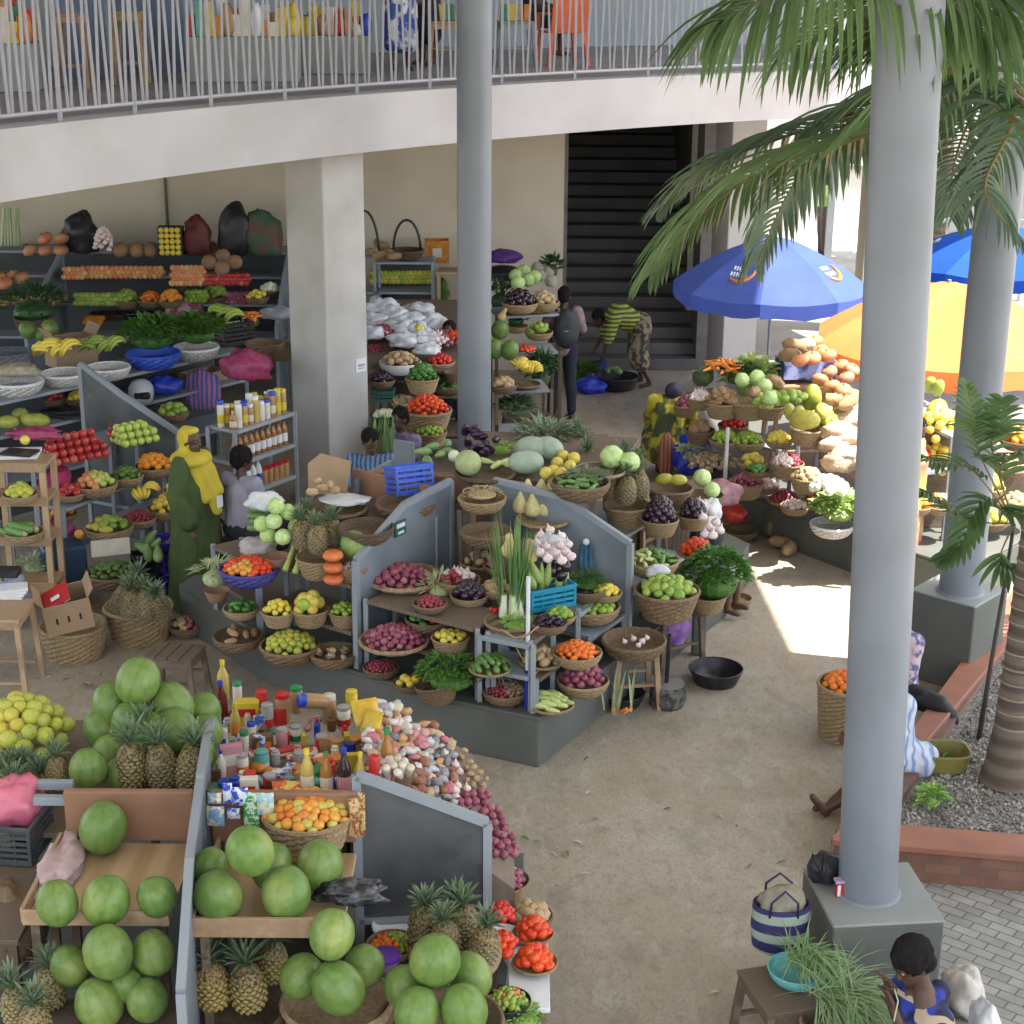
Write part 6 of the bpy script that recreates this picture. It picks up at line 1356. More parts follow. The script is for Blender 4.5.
# bottled goods rack by the pillar
RA = P(236,432,1.4); RB = P(296,412,1.4)
rack('grey rack of bottles and packets left of the square pillar', RA, RB, [(.72,0,.4,0),(1.06,0,.4,0),(1.4,0,.4,0)], inward=(-3,19))
rB = random.Random(2); dd = (v2d(RB)-v2d(RA)).normalized(); nn_ = Vector((-dd.y,dd.x,0)); nn_ = nn_ if nn_.y > 0 else -nn_; LL = (v2d(RB)-v2d(RA)).length
for h, row, k in ((1.402,.08,0),(1.402,.24,1),(1.062,.08,2),(.722,.08,3)):
    n = int(LL/.085)
    for i in range(n):
        c_ = v2d(RA)+dd*(.05+i*.085)+nn_*row+Vector((0,0,h))
        if k < 2: bottle(rB.choice(['bottle','jar','jar']), c_, rB.uniform(.18,.28), .036, rB.choice([tanj,whi,amber,oil,whi,tanj]), rB.choice([whitep,yelm,blum,whitep]), rB.choice([whi,None,whi,yelm]), 'small bottle or jar of spice on the top shelf by the pillar', rz=i, group='spice bottles on the top shelf by the pillar')
        elif k == 2: bottle('bottle', c_, .28, .036, amber, brn, whitep, 'amber bottle with white label on the middle shelf by the pillar', rz=i, group='amber bottles by the pillar')
        elif i < 5: bottle('bottle', c_, .30, .042, whitep, whitep, blum, 'white milk bottle with blue label on the bottom shelf by the pillar', rz=i, group='white bottles by the pillar')
        else: bottle('jar', c_, .17, .04, tanj, redm, None, 'jar with red lid on the bottom shelf by the pillar', rz=i, group='red lidded jars by the pillar')
# ================================================================ wall stalls at the back left
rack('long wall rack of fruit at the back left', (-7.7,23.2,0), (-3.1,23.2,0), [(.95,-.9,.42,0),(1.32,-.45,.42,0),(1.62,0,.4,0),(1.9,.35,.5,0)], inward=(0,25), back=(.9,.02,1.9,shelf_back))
divider('grey leaning panel at the left of the wall rack', (P(52,330,.9).x,21.7,0), (0.1,1,0), z0=.004, hf=1.2, hk=1.7, hr=1.95, dk=.9, dr=1.5)
divider('grey leaning panel at the right of the wall rack', (-3.15,21.9,0), (0.0,1,0), z0=.004, hf=1.2, hk=1.7, hr=1.95, dk=.9, dr=1.5)
rack('wall rack between the leaning panel and the square pillar', (-2.95,23.2,0), (-1.9,23.2,0), [(.95,-.4,.42,0),(1.42,0,.42,0),(1.88,.3,.5,0)], inward=(0,25))
for i in range(7): 
    m = MB(); p = P(2+i*3.2,246,1.92); m.beam(p, p+Vector((RP.uniform(-.08,.08), .1, .52)), .035)
    tag(m.build('sugar_cane', palegr), 'upright green cane stalk at the left end of the wall shelf', 'cane', 'cane stalks on the wall shelf')
for i, (x, y) in enumerate(((30,250),(45,250),(61,250),(45,238),(62,238))): put('pumpkin', P(x,y,1.99+.15*(y < 245)), .105, None, 'brown pumpkin on the wall shelf beside the cane', 'brown pumpkins on the wall shelf')
crumple('black_bag', 'black bag between the pumpkins and garlic on the wall shelf', 'bag', P(82,252,1.92), (.24,.16,.30), blackp, 50)
pile(['garlic'], P(104,250,2.02), .15, ['garlic bulb'], 'piled high on the wall shelf', dome=1.9, n=30, s=.042)
for i, x in enumerate((121,137,151)): put('coconut', P(x,250,1.98), .11, None, 'dark round melon beside the yellow fruit box', 'dark melons on the wall shelf')
t = carton('fruit_box', 'dark box of yellow fruit standing on the wall shelf', (P(172,255,1.92).x,P(172,255,1.92).y,1.92), (.34,.16,.40), 0, blackp, tilt=(R_(0),0), flaps=False)
for i in range(5):
    for j in range(4): put('lemon', (t.location.x-.11+.075*j, t.location.y-.11, 1.97+.078*i), .04, None, 'yellow fruit packed in the dark upright box', 'yellow fruit in the dark box')
crumple('net_bag', 'dark red net bag on the wall shelf', 'bag', P(197,254,1.92), (.19,.15,.30), mat('dark_red_net', (.14,.03,.03),(.09,.02,.02), bump=.4), 51)
for i, (x, y) in enumerate(((211,248),(223,256),(222,268),(209,262),(235,262))): put('coconut', P(x,y,1.95), .10, None, 'brown coconut at the right of the wall shelf', 'coconuts on the wall shelf')
crumple('rice_sack', 'big black sack on the shelf left of the square pillar', 'sack', P(236,255,1.90), (.24,.17,.42), blackp, 52, amp=.2)
crumple('rice_sack', 'dark green and brown printed sack by the square pillar', 'sack', P(263,255,1.90), (.26,.17,.36), mat('printed_sack', (.13,.06,.05), (.05,.10,.06), sc=5, ramp=(.45,.55), bump=.3), 53, amp=.25)
def row(kind, x0, x1, y, h, n, s, label, rows=2):
    for r in range(rows):
        for i in range(n):
            x = x0+(x1-x0)*(i+.5*(r % 2))/max(1, n-1); put(kind, P(x, y-3.5*r, h+.05*r)+Vector((0,.02*r,0)), s, None, label, label)
row('peach', 82, 160, 276, 1.68, 17, .042, 'dull red fruit on the second wall shelf', 3)
row('peach', 172, 200, 283, 1.68, 7, .045, 'yellow pink mango piled on the wall shelf', 5)
B(127,300,28,1.32,'bowl','brown','of small bananas on the wall rack','lime','green yellow banana finger',.7,s=.045,n=18)
B(151,300,26,1.34,'bowl','brown','of tangerines on the wall rack','tangerine','deep orange tangerine',.7,s=.042,n=22)
B(171,300,26,1.36,'bowl','brown','of oranges on the wall rack','orange','orange',.8,s=.045,n=22,wf='in the basket on the right of the wall rack')
B(215,296,28,1.3,'bowl','brown','of green mangoes on the wall rack','green_mango','small green mango',.9,s=.05,n=22)
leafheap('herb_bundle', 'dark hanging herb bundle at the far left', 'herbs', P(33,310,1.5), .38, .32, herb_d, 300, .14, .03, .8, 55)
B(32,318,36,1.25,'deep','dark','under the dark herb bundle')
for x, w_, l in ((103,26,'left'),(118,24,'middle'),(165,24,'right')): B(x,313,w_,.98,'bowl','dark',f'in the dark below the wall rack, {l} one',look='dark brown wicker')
B(257,297,24,1.42,'bowl','brown','of lemons left of the square pillar','lemon','greenish lemon',.5,s=.045,n=9)
B(270,290,24,1.44,'bowl','brown','of white roots left of the square pillar','white_turnip','white root',.5,s=.05,n=12)
# ================================================================ stall E between the square pillar and the slim column
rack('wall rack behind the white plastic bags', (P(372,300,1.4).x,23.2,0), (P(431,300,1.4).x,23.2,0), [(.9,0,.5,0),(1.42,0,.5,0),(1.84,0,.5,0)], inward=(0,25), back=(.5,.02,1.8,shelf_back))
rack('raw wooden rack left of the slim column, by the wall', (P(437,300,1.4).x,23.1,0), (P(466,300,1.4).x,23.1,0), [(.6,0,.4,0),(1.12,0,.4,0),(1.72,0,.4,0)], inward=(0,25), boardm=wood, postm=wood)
row('yellow_lime', 372, 428, 281, 1.50, 14, .05, 'green mango like fruit on the wall shelf by the pillar', 3)
for i, (x, y) in enumerate(((372,252),(380,255),(390,253),(384,245),(377,243),(394,256))): put('yam', P(x,y,1.95), .07, None, 'brown yam on the wall shelf beside the handled basket', 'yams by the handled basket')
c, R = B(407,250,34,1.85,'bowl','dark','with an arched handle on the wall shelf')
def arch(c, R, hgt, label, m_=blackp):
    q = MB(); q.tube([Vector((c.x+R*math.cos(math.pi*i/12), c.y, c.z+hgt*math.sin(math.pi*i/12))) for i in range(13)], .018, 8); return tag(q.build('basket_handle', m_, smooth=True), label, 'handle')
arch(c, R*.8, .42, 'arched black handle above the dark wall shelf basket'); arch(P(372,255,1.9)+Vector((-.1,0,0)), .2, .62, 'tall curved black handle beside the square pillar')
q = P(437,262,1.72); t = carton('cardboard_box', 'orange printed carton on the raw wooden rack', (q.x,q.y+.0,1.722), (.34,.25,.32), R_(4), mat('orange_card', (.55,.22,.03),(.42,.15,.02), sc=14, ramp=(.45,.55)), flaps=False)
m = MB(); m.box((.0,-.127,.15), (.13,.004,.13)); m.build('round_print', whi, t, local=True)
crumple('green_bag', 'small green bag on the raw wooden rack', 'bag', P(439,300,1.12), (.13,.1,.2), herb, 56)
# stepped front of stall E
for (x0, y0, x1, y1, h, d_) in ((372,425,470,430,.55,.5),(372,392,470,395,.95,.6),(372,360,470,365,1.25,.8)):
    a = P(x0,y0,h); b = P(x1,y1,h); rack(f'step of the vegetable stall between pillar and slim column at {["knee","hip","chest"][[.55,.95,1.25].index(h)]} height', a, b, [(h-.02,0,d_,0)], inward=(0,24), boardm=wood_d, postm=wood_d)
q = P(385,305,1.45); a, b_ = P(372,330,1.4), P(440,300,1.4)
m = MB(); m.plate([P(366,372,1.28), P(476,372,1.28), P(470,310,1.62)+Vector((0,.6,.0)), P(366,310,1.62)+Vector((0,.6,.0))], .03); tag(m.build('sloping_board', wood_d), 'sloping board under the white plastic bags', 'board')
for i, (x, y, h, r1) in enumerate(((382,312,1.62,.22),(395,318,1.58,.2),(378,322,1.55,.17),(408,322,1.55,.19),(398,332,1.48,.2),(416,332,1.5,.17),(388,328,1.5,.16),(425,340,1.46,.16),(404,342,1.45,.17),(432,322,1.52,.17),(418,312,1.56,.18),(440,328,1.50,.15),(428,350,1.42,.14),(374,334,1.5,.15))): crumple('vegetable_bag', 'thin white plastic bag of vegetables on the sloping board', 'bag', P(x,y+4,h), (r1,r1*.8,r1*.55), wbag, 60+i, amp=.5, group='white vegetable bags on the sloping board')
pile(['shallot'], P(382,336,1.50), .20, ['dark red grape tomato'], 'beside the square pillar on the sloping board', dome=.5, n=60, s=.032)
pile(['onion','garlic'], P(441,342,1.46), .30, ['small pink onion','pink garlic'], 'heaped left of the slim column on the sloping board', dome=.35, n=70, s=.036)
pile(['lemon'], P(420,333,1.55), .09, ['yellow green pepper'], 'between the white plastic bags', dome=.5, n=8, s=.045)
B(400,362,42,1.25,'bowl','whitep','of potatoes beside the square pillar','potato','pale potato',.5,s=.045,n=22)
pile(['tomato'], P(456,340,1.50), .15, ['red tomato'], 'high up beside the slim column', dome=.5, n=18, s=.042)
B(422,378,34,1.22,'deep','straw','of green peppers beside the white bowl','green_pepper','shiny green pepper',.9,s=.04,n=44)
B(427,410,50,.92,'deep','straw','of bright red tomatoes left of the slim column','tomato','small bright red tomato',.65,s=.036,n=58,wf='heaped in the basket left of the slim column')
B(403,408,26,.92,'bowl','brown','of thin roots left of the red tomatoes','ginger','thin dry root',.9,s=.045,n=20)
B(382,380,26,1.12,'bowl','brown','of tiny eggplants beside the pillar','eggplant_round','tiny black eggplant',.7,s=.036,n=26)
q = P(384,396,1.0); vent_crate('plastic_crate', 'small green crate under the tiny eggplants', (q.x,q.y,.95), (.24,.2,.12), 0, TONE['green'], 3)
B(384,415,28,.92,'tray','black','of white turnips beside the pillar','white_turnip','white turnip',.3,n=9,s=.045)
B(385,440,32,.62,'deep','straw','of long beans under the white turnips'); leafheap('long_beans', 'dark long beans laid in the basket under the turnips', 'beans', P(385,430,.84), .17, .08, beanm, 200, .14, .014, .2, 71, up=.05)
B(430,432,34,.92-.12,'deep','straw','of bright limes beneath the red tomatoes','lime','bright small lime',.5,s=.028,n=36)
B(455,372,22,1.22,'deep','brown','half hidden by the slim column')
crumple('white_sack', 'white sack standing left of the slim column', 'sack', P(450,405,.7), (.18,.15,.30), wbag, 73, amp=.2)
leafheap('hanging_greens', 'green leaves hanging left of the slim column', 'greens', P(441,385,1.05), .12, .14, herb_d, 90, .1, .03, 1, 74)
for i in range(12):
    m = MB(); p = P(372+i*2.2,460,1.25)+Vector((0,.0,0)); strip_leaf(m, p, (RP.uniform(-.15,.15),0,1), .45, .05, .15, 3); tag(m.build('green_stalk', leek), 'green stalk upright beside the seated woman in blue', 'stalk', 'green stalks beside the seated woman')
# ================================================================ stall F right of the slim column
for (x0, y0, x1, y1, h, d_, l) in ((497,432,545,432,.6,.45,'lowest'),(497,390,552,388,.98,.55,'second'),(497,352,560,350,1.2,.5,'third'),(497,315,562,312,1.5,.6,'highest')):
    a = P(x0,y0,h); b = P(x1,y1,h); rack(f'{l} step of the stall between the slim column and the man with backpack', a, b, [(h-.02,0,d_,0)], inward=(0,24), postm=wood_d)
TONE['purple2'] = TONE['purple']
crumple('purple_cloth', 'folded purple cloth on top of the stall by the wall', 'cloth', P(503,262,1.85), (.24,.18,.10), mat('deep_purple_cloth', (.10,.03,.22),(.06,.02,.14), bump=.5), 80, amp=.3)
crumple('dark_pot', 'dark round pot under the purple cloth', 'pot', P(503,280,1.60), (.26,.2,.12), blackp, 81, amp=.1)
leafheap('herb_bundle', 'dark green herb bundle beside the slim column', 'herbs', P(500,300,1.55), .17, .26, herb_d, 160, .12, .03, .9, 82)
for i, (x, y) in enumerate(((518,283),(528,280),(524,271),(534,277),(516,276))): put('cabbage', P(x,y,1.80), .095, None, 'pale cabbage on top of the stall by the wall', 'cabbages on the stall by the wall')
for i, (x, y) in enumerate(((540,276),(548,274),(544,267),(551,281),(537,268))): put('cauliflower', P(x,y,1.80), .085, None, 'pinkish cauliflower on top of the stall by the wall', 'cauliflowers by the wall')
leafheap('cauliflower_leaves', 'dark leaves around the cauliflowers', 'leaves', P(552,270,1.75), .12, .18, herb_d, 80, .12, .05, .6, 83)
B(520,303,36,1.52,'bowl','straw','of dark eggplants under the cabbages','eggplant_round','dark purple eggplant',.7,s=.045,n=30)
B(543,302,32,1.52,'bowl','straw','of small potatoes under the cauliflowers','potato','small golden potato',.7,s=.042,n=26)
pile(['carrot'], P(533,315,1.42), .22, ['orange carrot'], 'in front of the small potatoes', dome=.6, n=26, s=.028)
B(516,326,24,1.22,'bowl','straw','of herbs behind the pale watermelons'); leafheap('herbs', 'dark herbs behind the pale watermelons', 'herbs', P(516,320,1.36), .15, .12, herb_d, 120, .07, .03, .8, 84)
B(539,332,28,1.22,'bowl','straw','of mangoes beside the man with backpack','mango','yellow green mango',.7,s=.055,n=8)
for i, (x, y) in enumerate(((500,330),(495,349),(510,350))): W(x, y, 1.35, 9.5, 'pale green watermelon right of the slim column', 'pale watermelons by the slim column')
put('butternut', P(502,316,1.5), .06, None, 'pale squash above the pale watermelons')
pile(['tomato'], P(526,351,1.25), .13, ['red tomato'], 'beside the pale watermelons', dome=.3, n=14, s=.038)
leafheap('spinach', 'dark green spinach beside the man with backpack', 'greens', P(541,375,.95), .17, .28, herb_d, 220, .12, .04, .9, 85)
for i in range(9): put('bananas', P(525,382,1.03)+Vector((RP.uniform(-.13,.13), RP.uniform(-.1,.1), RP.uniform(0,.16))), .85, (RP.uniform(-.4,.4),RP.uniform(-.4,.4),RP.uniform(0,6)), 'small yellow banana hand on the second step', 'banana hands on the second step')
B(503,385,28,1.0,'bowl','brown','of golden roots beside the slim column','potato','golden brown root',.6,s=.045,n=16)
B(525,384,32,.98,'tray','brown','under the small yellow bananas')
leafheap('chard', 'grey green leafy bundles on the lowest step', 'greens', P(516,410,.65), .20, .14, leafmat('greygreen_leaf',(.12,.22,.10),(.24,.34,.2)), 200, .12, .05, .7, 86)
q = P(517,447,0); stool('small dark stool at the feet of the man with backpack', (q.x,q.y,0), (.36,.3), .42, .1, wood_d)
# ================================================================ right sunlit stall C
CA_ = P(735,500,.42); 
rack('rack at the rear of the sunlit right stall', P(700,470,.45), P(772,486,.45), [(.84,.1,.45),(1.15,.5,.5),(1.45,.95,.5)], inward=(5,21))
rack('grey shelf of the sunlit right stall with potatoes', P(778,500,.45), P(852,548,.45), [(.78,.1,.5),(1.15,.55,.5),(1.5,1.0,.5)], inward=(5,18))
m = MB(); p = P(723,515,.2); m.tube([p+Vector((0,.0,.1)), p+Vector((.02,.1,.95))], .022, 10); tag(m.build('white_pole', whitep, smooth=40), 'white pole leaning before the sunlit right stall', 'pole')
B(700,398,26,1.15,'deep','straw','of garlic under the broccoli','garlic','beige garlic bulb',.6,s=.04,n=24)
B(722,402,36,1.15,'deep','straw','of pink potatoes under the carrots','yam','pinkish potato',.8,s=.05,n=22)
B(700,430,30,.84,'deep','brown','of coconuts behind the crouching customer','coconut','brown coconut',.5,s=.068,n=6)
pile(['carrot'], P(722,372,1.55), .24, ['orange carrot'], 'sunlit, above the pink potatoes', dome=.5, n=26, s=.03)
put('broccoli', P(703,376,1.5), .12, None, 'grey green broccoli head above the garlic'); put('cauliflower', P(694,382,1.4), .08, None, 'white cauliflower with leaves by the broccoli')
leafheap('dill', 'feathery dark green herbs right of the carrots', 'herbs', P(740,377,1.5), .20, .14, herb_d, 200, .12, .02, .8, 90)
B(749,402,38,1.16,'deep','straw','under the pale lettuces'); leafheap('lettuces', 'pale green lettuces spilling over the straw basket', 'lettuce', P(751,385,1.36), .24, .26, lett, 200, .16, .11, .8, 91)
for i, (x, y, k, s_) in enumerate(((757,378,'cabbage',.09),(765,386,'cabbage',.08),(742,380,'cabbage',.08),(755,392,'yam',.08),(775,382,'yam',.09),(770,398,'cabbage',.08))): put(k, P(x,y,1.58), s_, None, ('pale cabbage' if k == 'cabbage' else 'large tan root')+' among the lettuces on the sunlit stall', ('cabbages' if k == 'cabbage' else 'tan roots')+' among the lettuces')
pile(['green_mango'], P(769,405,1.45), .22, ['sunlit green mango'], 'right of the lettuces', dome=.5, n=18, s=.055)
pile(['mango'], P(792,402,1.5), .18, ['olive green mango'], 'behind the yellow green papayas', dome=.5, n=14, s=.055)
B(770,405,32,1.18,'deep','straw','beside the grey post of the sunlit stall')
for i, (x, y, r) in enumerate(((812,399,.125),(805,420,.12),(798,417,.09),(822,411,.09),(790,412,.07))): put('papaya', P(x,y,1.5), r, (R_(70*(i % 2)+10),0,i), f'{["largest olive","yellow green hanging","leaning green","round olive","small green"][i]} papaya on the sunlit stall')
pile(['mango','lime'], P(822,425,1.32), .20, ['yellow green guava','small green fruit'], 'under the papayas', dome=.6, n=22, s=.05)
B(808,428,38,1.12,'deep','straw','under the papayas, left one'); B(829,436,32,1.05,'deep','straw','under the papayas, right one')
for i, (x, y) in enumerate(((829,372),(841,366),(846,378),(832,386),(820,380),(852,370),(843,390))): put('pumpkin', P(x,y,1.62), .095, None, 'bright orange pumpkin left of the front column', 'orange pumpkins left of the front column')
for i, (x, y) in enumerate(((840,394),(848,402),(835,400),(852,395))): put('yam', P(x,y,1.55), .09, None, 'dark brown yam below the orange pumpkins', 'yams below the orange pumpkins')
q = P(805,372,1.5); m = carton('blue_box', 'blue printed carton under the pale orange squashes', (q.x,q.y,1.46), (.60,.36,.20), R_(8), mat('blue_print_card', (.05,.06,.22), (.30,.34,.62), sc=6, ramp=(.45,.55)), flaps=False)
for i, (x, y, k) in enumerate(((790,355,'yam'),(800,360,'pumpkin'),(812,358,'pumpkin'),(806,345,'melon_grey'),(820,352,'pumpkin'),(796,346,'yam'),(828,356,'pumpkin'),(815,342,'pumpkin'))): put(k, P(x,y,1.78), .10, None, {'yam':'large pale root','pumpkin':'pale orange squash','melon_grey':'grey squash'}[k]+' on the blue printed carton', {'yam':'pale roots','pumpkin':'orange squashes','melon_grey':'grey squash'}[k]+' on the blue carton')
q = P(805,385,1.4); stool('small wooden table under the blue printed carton', (q.x,q.y+.2,.424), (.7,.5), .98, .1, wood, 'wooden_table', cat='table')
B(725,440,32,.84,'bowl','straw','of green limes, left one, in the right stall','lime','sunlit green lime',.6,s=.038,n=26)
B(748,441,34,.84,'bowl','straw','of green limes, right one, in the right stall','lime','bright green lime',.6,s=.036,n=32)
B(752,462,30,.72,'bowl','straw','of yellow fruit beside the grey post','grapefruit','yellow fruit',.5,n=6)
pile(['ginger'], P(712,465,.62), .28, ['piece of beige ginger'], 'beside the leaning white pole', dome=.4, n=44, s=.036)
B(746,482,36,.48,'deep','straw','of small red onions by the leaning pole','onion','small red onion',.5,s=.030,n=34)
B(787,463,34,.82,'deep','straw','of pink beans in the sunlit stall',['shallot','garlic'],['dark red bean pod','pale pink bulb'],.6,s=.032,n=50)
B(807,477,34,.80,'deep','straw','of round potatoes in the sunlit stall','potato','small round potato',.6,s=.036,n=24)
B(785,500,36,.50,'tray','straw','of dark red shallots at the stall front','shallot','dark red shallot',.5,s=.030,n=46)
B(795,506,30,.50,'bowl','straw','of pale pink bulbs at the stall front','garlic','pale pink garlic',.4,s=.034,n=18)
pile(['white_turnip'], P(829,490,.98), .20, ['white mushroom like root'], 'left of the front column', dome=.5, n=22, s=.045)
B(832,524,44,.48,'bowl','white','under the bright lettuce by the front column'); leafheap('bright_lettuce', 'bright green lettuce in the white basket by the front column', 'lettuce', P(838,512,.72), .22, .16, lett, 220, .1, .07, .7, 93)
for i, (x, y) in enumerate(((846,425),(836,438),(848,445),(835,452),(846,464),(838,470))): crumple('potato_bag', 'clear plastic bag of pale potatoes stacked left of the front column', 'bag', P(x,y,1.28-.06*i), (.17,.14,.11), mat('bagged_potatoes', (.60,.45,.33), (.45,.32,.22), sc=14, rough=.3, bump=.7, bsc=14, dist=.03), 95+i, amp=.3, group='bags of potatoes left of the front column')
B(740,530,36,.0,'bowl','brown','on the floor behind the seated vendor')
put('grey_pineapple', P(770,535,.05), .06, (0,.1,1), 'small pineapple on the floor before the sunlit stall'); put('yam', P(789,548,.08), .09, None, 'pale squash on the floor before the sunlit stall'); put('yam', P(781,542,.08), .08, None, 'second pale squash on the floor behind the first')
crumple('red_bag', 'red plastic bag of tomatoes by the leaning white pole', 'bag', P(732,520,.25), (.14,.12,.10), mat('red_bag_plastic', (.50,.04,.03),(.35,.03,.03), rough=.3, bump=.4), 97)
crumple('pink_bag', 'pale pink net bag above the red plastic bag', 'bag', P(722,503,.55), (.20,.15,.14), mat('dusty_pink_net', (.42,.24,.28),(.28,.14,.18), sc=16, bump=.5), 98)
# goods between and right of the columns
rack('fruit rack seen between the two round columns', (P(908,520,.4).x, P(908,520,.4).y, 0), (P(952,520,.4).x, P(952,520,.4).y+.1, 0), [(.7,0,.4,0),(1.05,.1,.4,0),(1.4,.2,.4,0)], inward=(6,22))
for (x, y, h, k, s_, l, n, R2) in ((935,440,1.35,'lemon',.05,'yellow orange fruit between the round columns',26,.30),(932,470,1.05,'lemon',.05,'orange yellow fruit lower between the columns',24,.28)): pile([k], P(x,y,h), R2, [l], 'in the sun', dome=.8, n=n, s=s_)
put('papaya', P(937,410,1.55), .12, None, 'olive papaya between the round columns'); put('papaya', P(930,385,1.7), .08, (R_(30),0,0), 'long yellow papaya between the round columns'); put('papaya', P(938,388,1.7), .075, (R_(20),.2,0), 'second long yellow papaya between the round columns')
q = P(1005,440,0); tb = stool('wooden counter with the white bucket at the right edge', (q.x+.6,q.y+.6,0), (1.8,.7), 1.0, 0, wood, 'wooden_counter', cat='table', rung=0)
q = P(997,408,1.0); m = MB(); m.lathe([(.15,0),(.17,.24),(.18,.25),(.165,.26)], 24, (q.x,tb.location.y-.1,1.0)); m.lathe([(.173,.19),(.174,.215)], 24, (q.x,tb.location.y-.1,1.0), mi=1); tag(m.build('white_bucket', [whitep, blum], smooth=40), 'white bucket with blue band on the wooden counter', 'bucket')
B(988,487,34,.9,'bowl','straw','of pale green fruit right of the far column','yellow_lime','pale green citrus',.8,s=.045,n=20)
B(848,684,60,.0,'bin','straw','half hidden behind the front column','tangerine','orange tomato',.4,s=.036,n=40)
# on the front plinth
crumple('black_bag', 'black cloth bag slumped on the front plinth', 'bag', P(824,880,.80), (.10,.09,.11), blackp, 101, amp=.3)
o_ = [o for o in COL.objects if o.get('label') == 'black cloth bag slumped on the front plinth'][0]
m = MB(); q = P(822,868,.98)
for s_ in (-1,1): m.tube([q+Vector((s_*.02,0,-.08)), q+Vector((s_*.05-.02,0,.02)), q+Vector((s_*.03-.03,0,.09)), q+Vector((s_*.0,0,-.05))], .006, 6)
h_ = m.build('drawstring', blackp, None, smooth=True); h_.parent = o_; h_.location = h_.location-o_.location
q = P(839,893,.80); t = thing('red_tin', 'small red and white tin on the front plinth', 'tin', q); m = MB(); m.box(q+Vector((0,-.03,.045)), (.055,.04,.09), .1); m.build('tin_body', redm, t, bevel=.004); m = MB(); m.box(q+Vector((0,-.03,.10)), (.075,.055,.018), .1); m.build('lid', mat('lilac_print', (.42,.30,.5)), t, bevel=.003); m = MB(); m.box(q+Vector((-.012,-.0525,.045)), (.018,.003,.07), .1); m.build('white_stripe', whitep, t)
# striped woven bag, basin and greens on the crate table at the bottom right
q = P(790,1000,.45); stool('rough dark wooden stand under the striped bag and green basin', (q.x-.02,q.y+.05,0), (.40,.45), .50, R_(15), wood_d, 'wooden_stand', cat='stand')
strp = mat('striped_weave', (.30,.36,.30), (.035,.03,.11), wave=(2.6,.3,'Z'), rough=.6, bump=.3, bsc=60, ramp=(.42,.5))
q = P(779,950,.50); t = thing('woven_bag', 'green and purple striped woven bag beside the front plinth', 'bag', (q.x,q.y+.02,.502))
m = MB(); m.lathe([(.13,0),(.155,.02),(.17,.15),(.165,.30),(.155,.30),(.155,.2),(.14,.2)], 28, (0,0,0), sy=.7); m.build('bag_body', strp, t, smooth=40, local=True)
for s_ in (-1,1):
    m = MB(); m.tube([(-.08,s_*.10,.26),(-.075,s_*.11,.36),(0,s_*.10,.43),(.075,s_*.11,.36),(.08,s_*.10,.26)], .008, 6); m.build('handle', mat('dark_cord', (.03,.03,.09)), t, smooth=True, local=True)
crumple('brown_paper', 'crumpled beige cloth stuffed in the striped bag', 'cloth', (q.x,q.y+.02,.70), (.13,.09,.12), mat('beige_sack', (.28,.25,.19),(.20,.18,.13), sc=16, bump=.5), 103, amp=.3)
B(797,968,58,.502,'bowl','aqua','of chives beside the striped bag')
def blades(label, c, n, L, m_, spread, seed, name='chives', w=.008, dirv=(0,0), cat='chives', droop=1.0):
    r = random.Random(seed); mb = MB()
    for i in range(n):
        a = r.random()*6.28; q_ = math.sqrt(r.random())*spread
        strip_leaf(mb, (c[0]+q_*math.cos(a), c[1]+q_*math.sin(a)*.7, c[2]+r.random()*.05), (dirv[0]+r.uniform(-.5,.5), dirv[1]+r.uniform(-.5,.5), r.uniform(.0,.22)), L*r.uniform(.6,1.1), w*r.uniform(.7,1.3), droop, 5)
    return tag(mb.build(name, m_), label, cat, None, 'stuff')
chm = leafmat('chive_green', (.13,.24,.08), (.26,.36,.18), tr=.15)
blades('thin green chives lying in the aqua basin', P(803,962,.64), 260, .26, chm, .10, 5, dirv=(.35,-.1))
B(833,1022,66,.30,'deep','straw','of long chives at the bottom edge')
blades('long bunch of chives spilling towards the seated woman', P(838,1000,.60), 420, .40, chm, .14, 6, dirv=(.35,-.35))
crumple('white_sack', 'white plastic sack slumped behind the seated woman', 'sack', P(962,1003,.02), (.12,.19,.12), mat('beige_white_sack', (.50,.47,.43),(.40,.36,.32), sc=12, rough=.6, bump=.5, bsc=20), 105, amp=.3)

row('peach', 64, 82, 277, 1.68, 5, .042, 'dull red fruit at the left of the second wall shelf', 3)
row('red_apple', 205, 246, 283, 1.68, 10, .042, 'small red apple at the right of the second wall shelf', 3)
row('green_mango', 76, 118, 303, 1.40, 9, .05, 'green mango on the third wall shelf', 3)
row('lime', 186, 204, 300, 1.40, 5, .045, 'lime on the third wall shelf', 3)
row('onion', 228, 250, 302, 1.40, 6, .045, 'red onion on the third wall shelf', 3)
row('orange', 85, 100, 322, 1.02, 5, .045, 'orange on the lowest wall shelf', 2)
row('eggplant_round', 128, 158, 322, 1.02, 8, .045, 'black eggplant on the lowest wall shelf', 3)
pile(['pumpkin'], P(10,284,1.66), .30, ['orange brown pumpkin'], 'in the dark at the far left of the wall shelf', dome=.3, n=5)
B(440,362,30,1.25,'bowl','straw','of chillies beside the slim column','red_pepper','small red chilli',.6,s=.034,n=26)
B(447,385,30,.95,'bowl','brown','of okra beside the slim column','cucumber','short green okra',.5,s=.02,n=20)
B(374,352,26,1.27,'bowl','straw','of shallots at the foot of the white bags','shallot','tiny red shallot',.6,s=.03,n=30)
B(686,405,26,.84,'deep','straw','of onions behind the dark cap','onion','dull red onion',.7,s=.042,n=18)
B(733,425,30,.84,'deep','brown','of peppers under the pink potatoes','red_pepper','sunlit red pepper',.6,s=.036,n=22)
B(779,440,28,1.0,'bowl','straw','of lemons right of the grey post','lemon','sunlit yellow lemon',.6,s=.04,n=16)
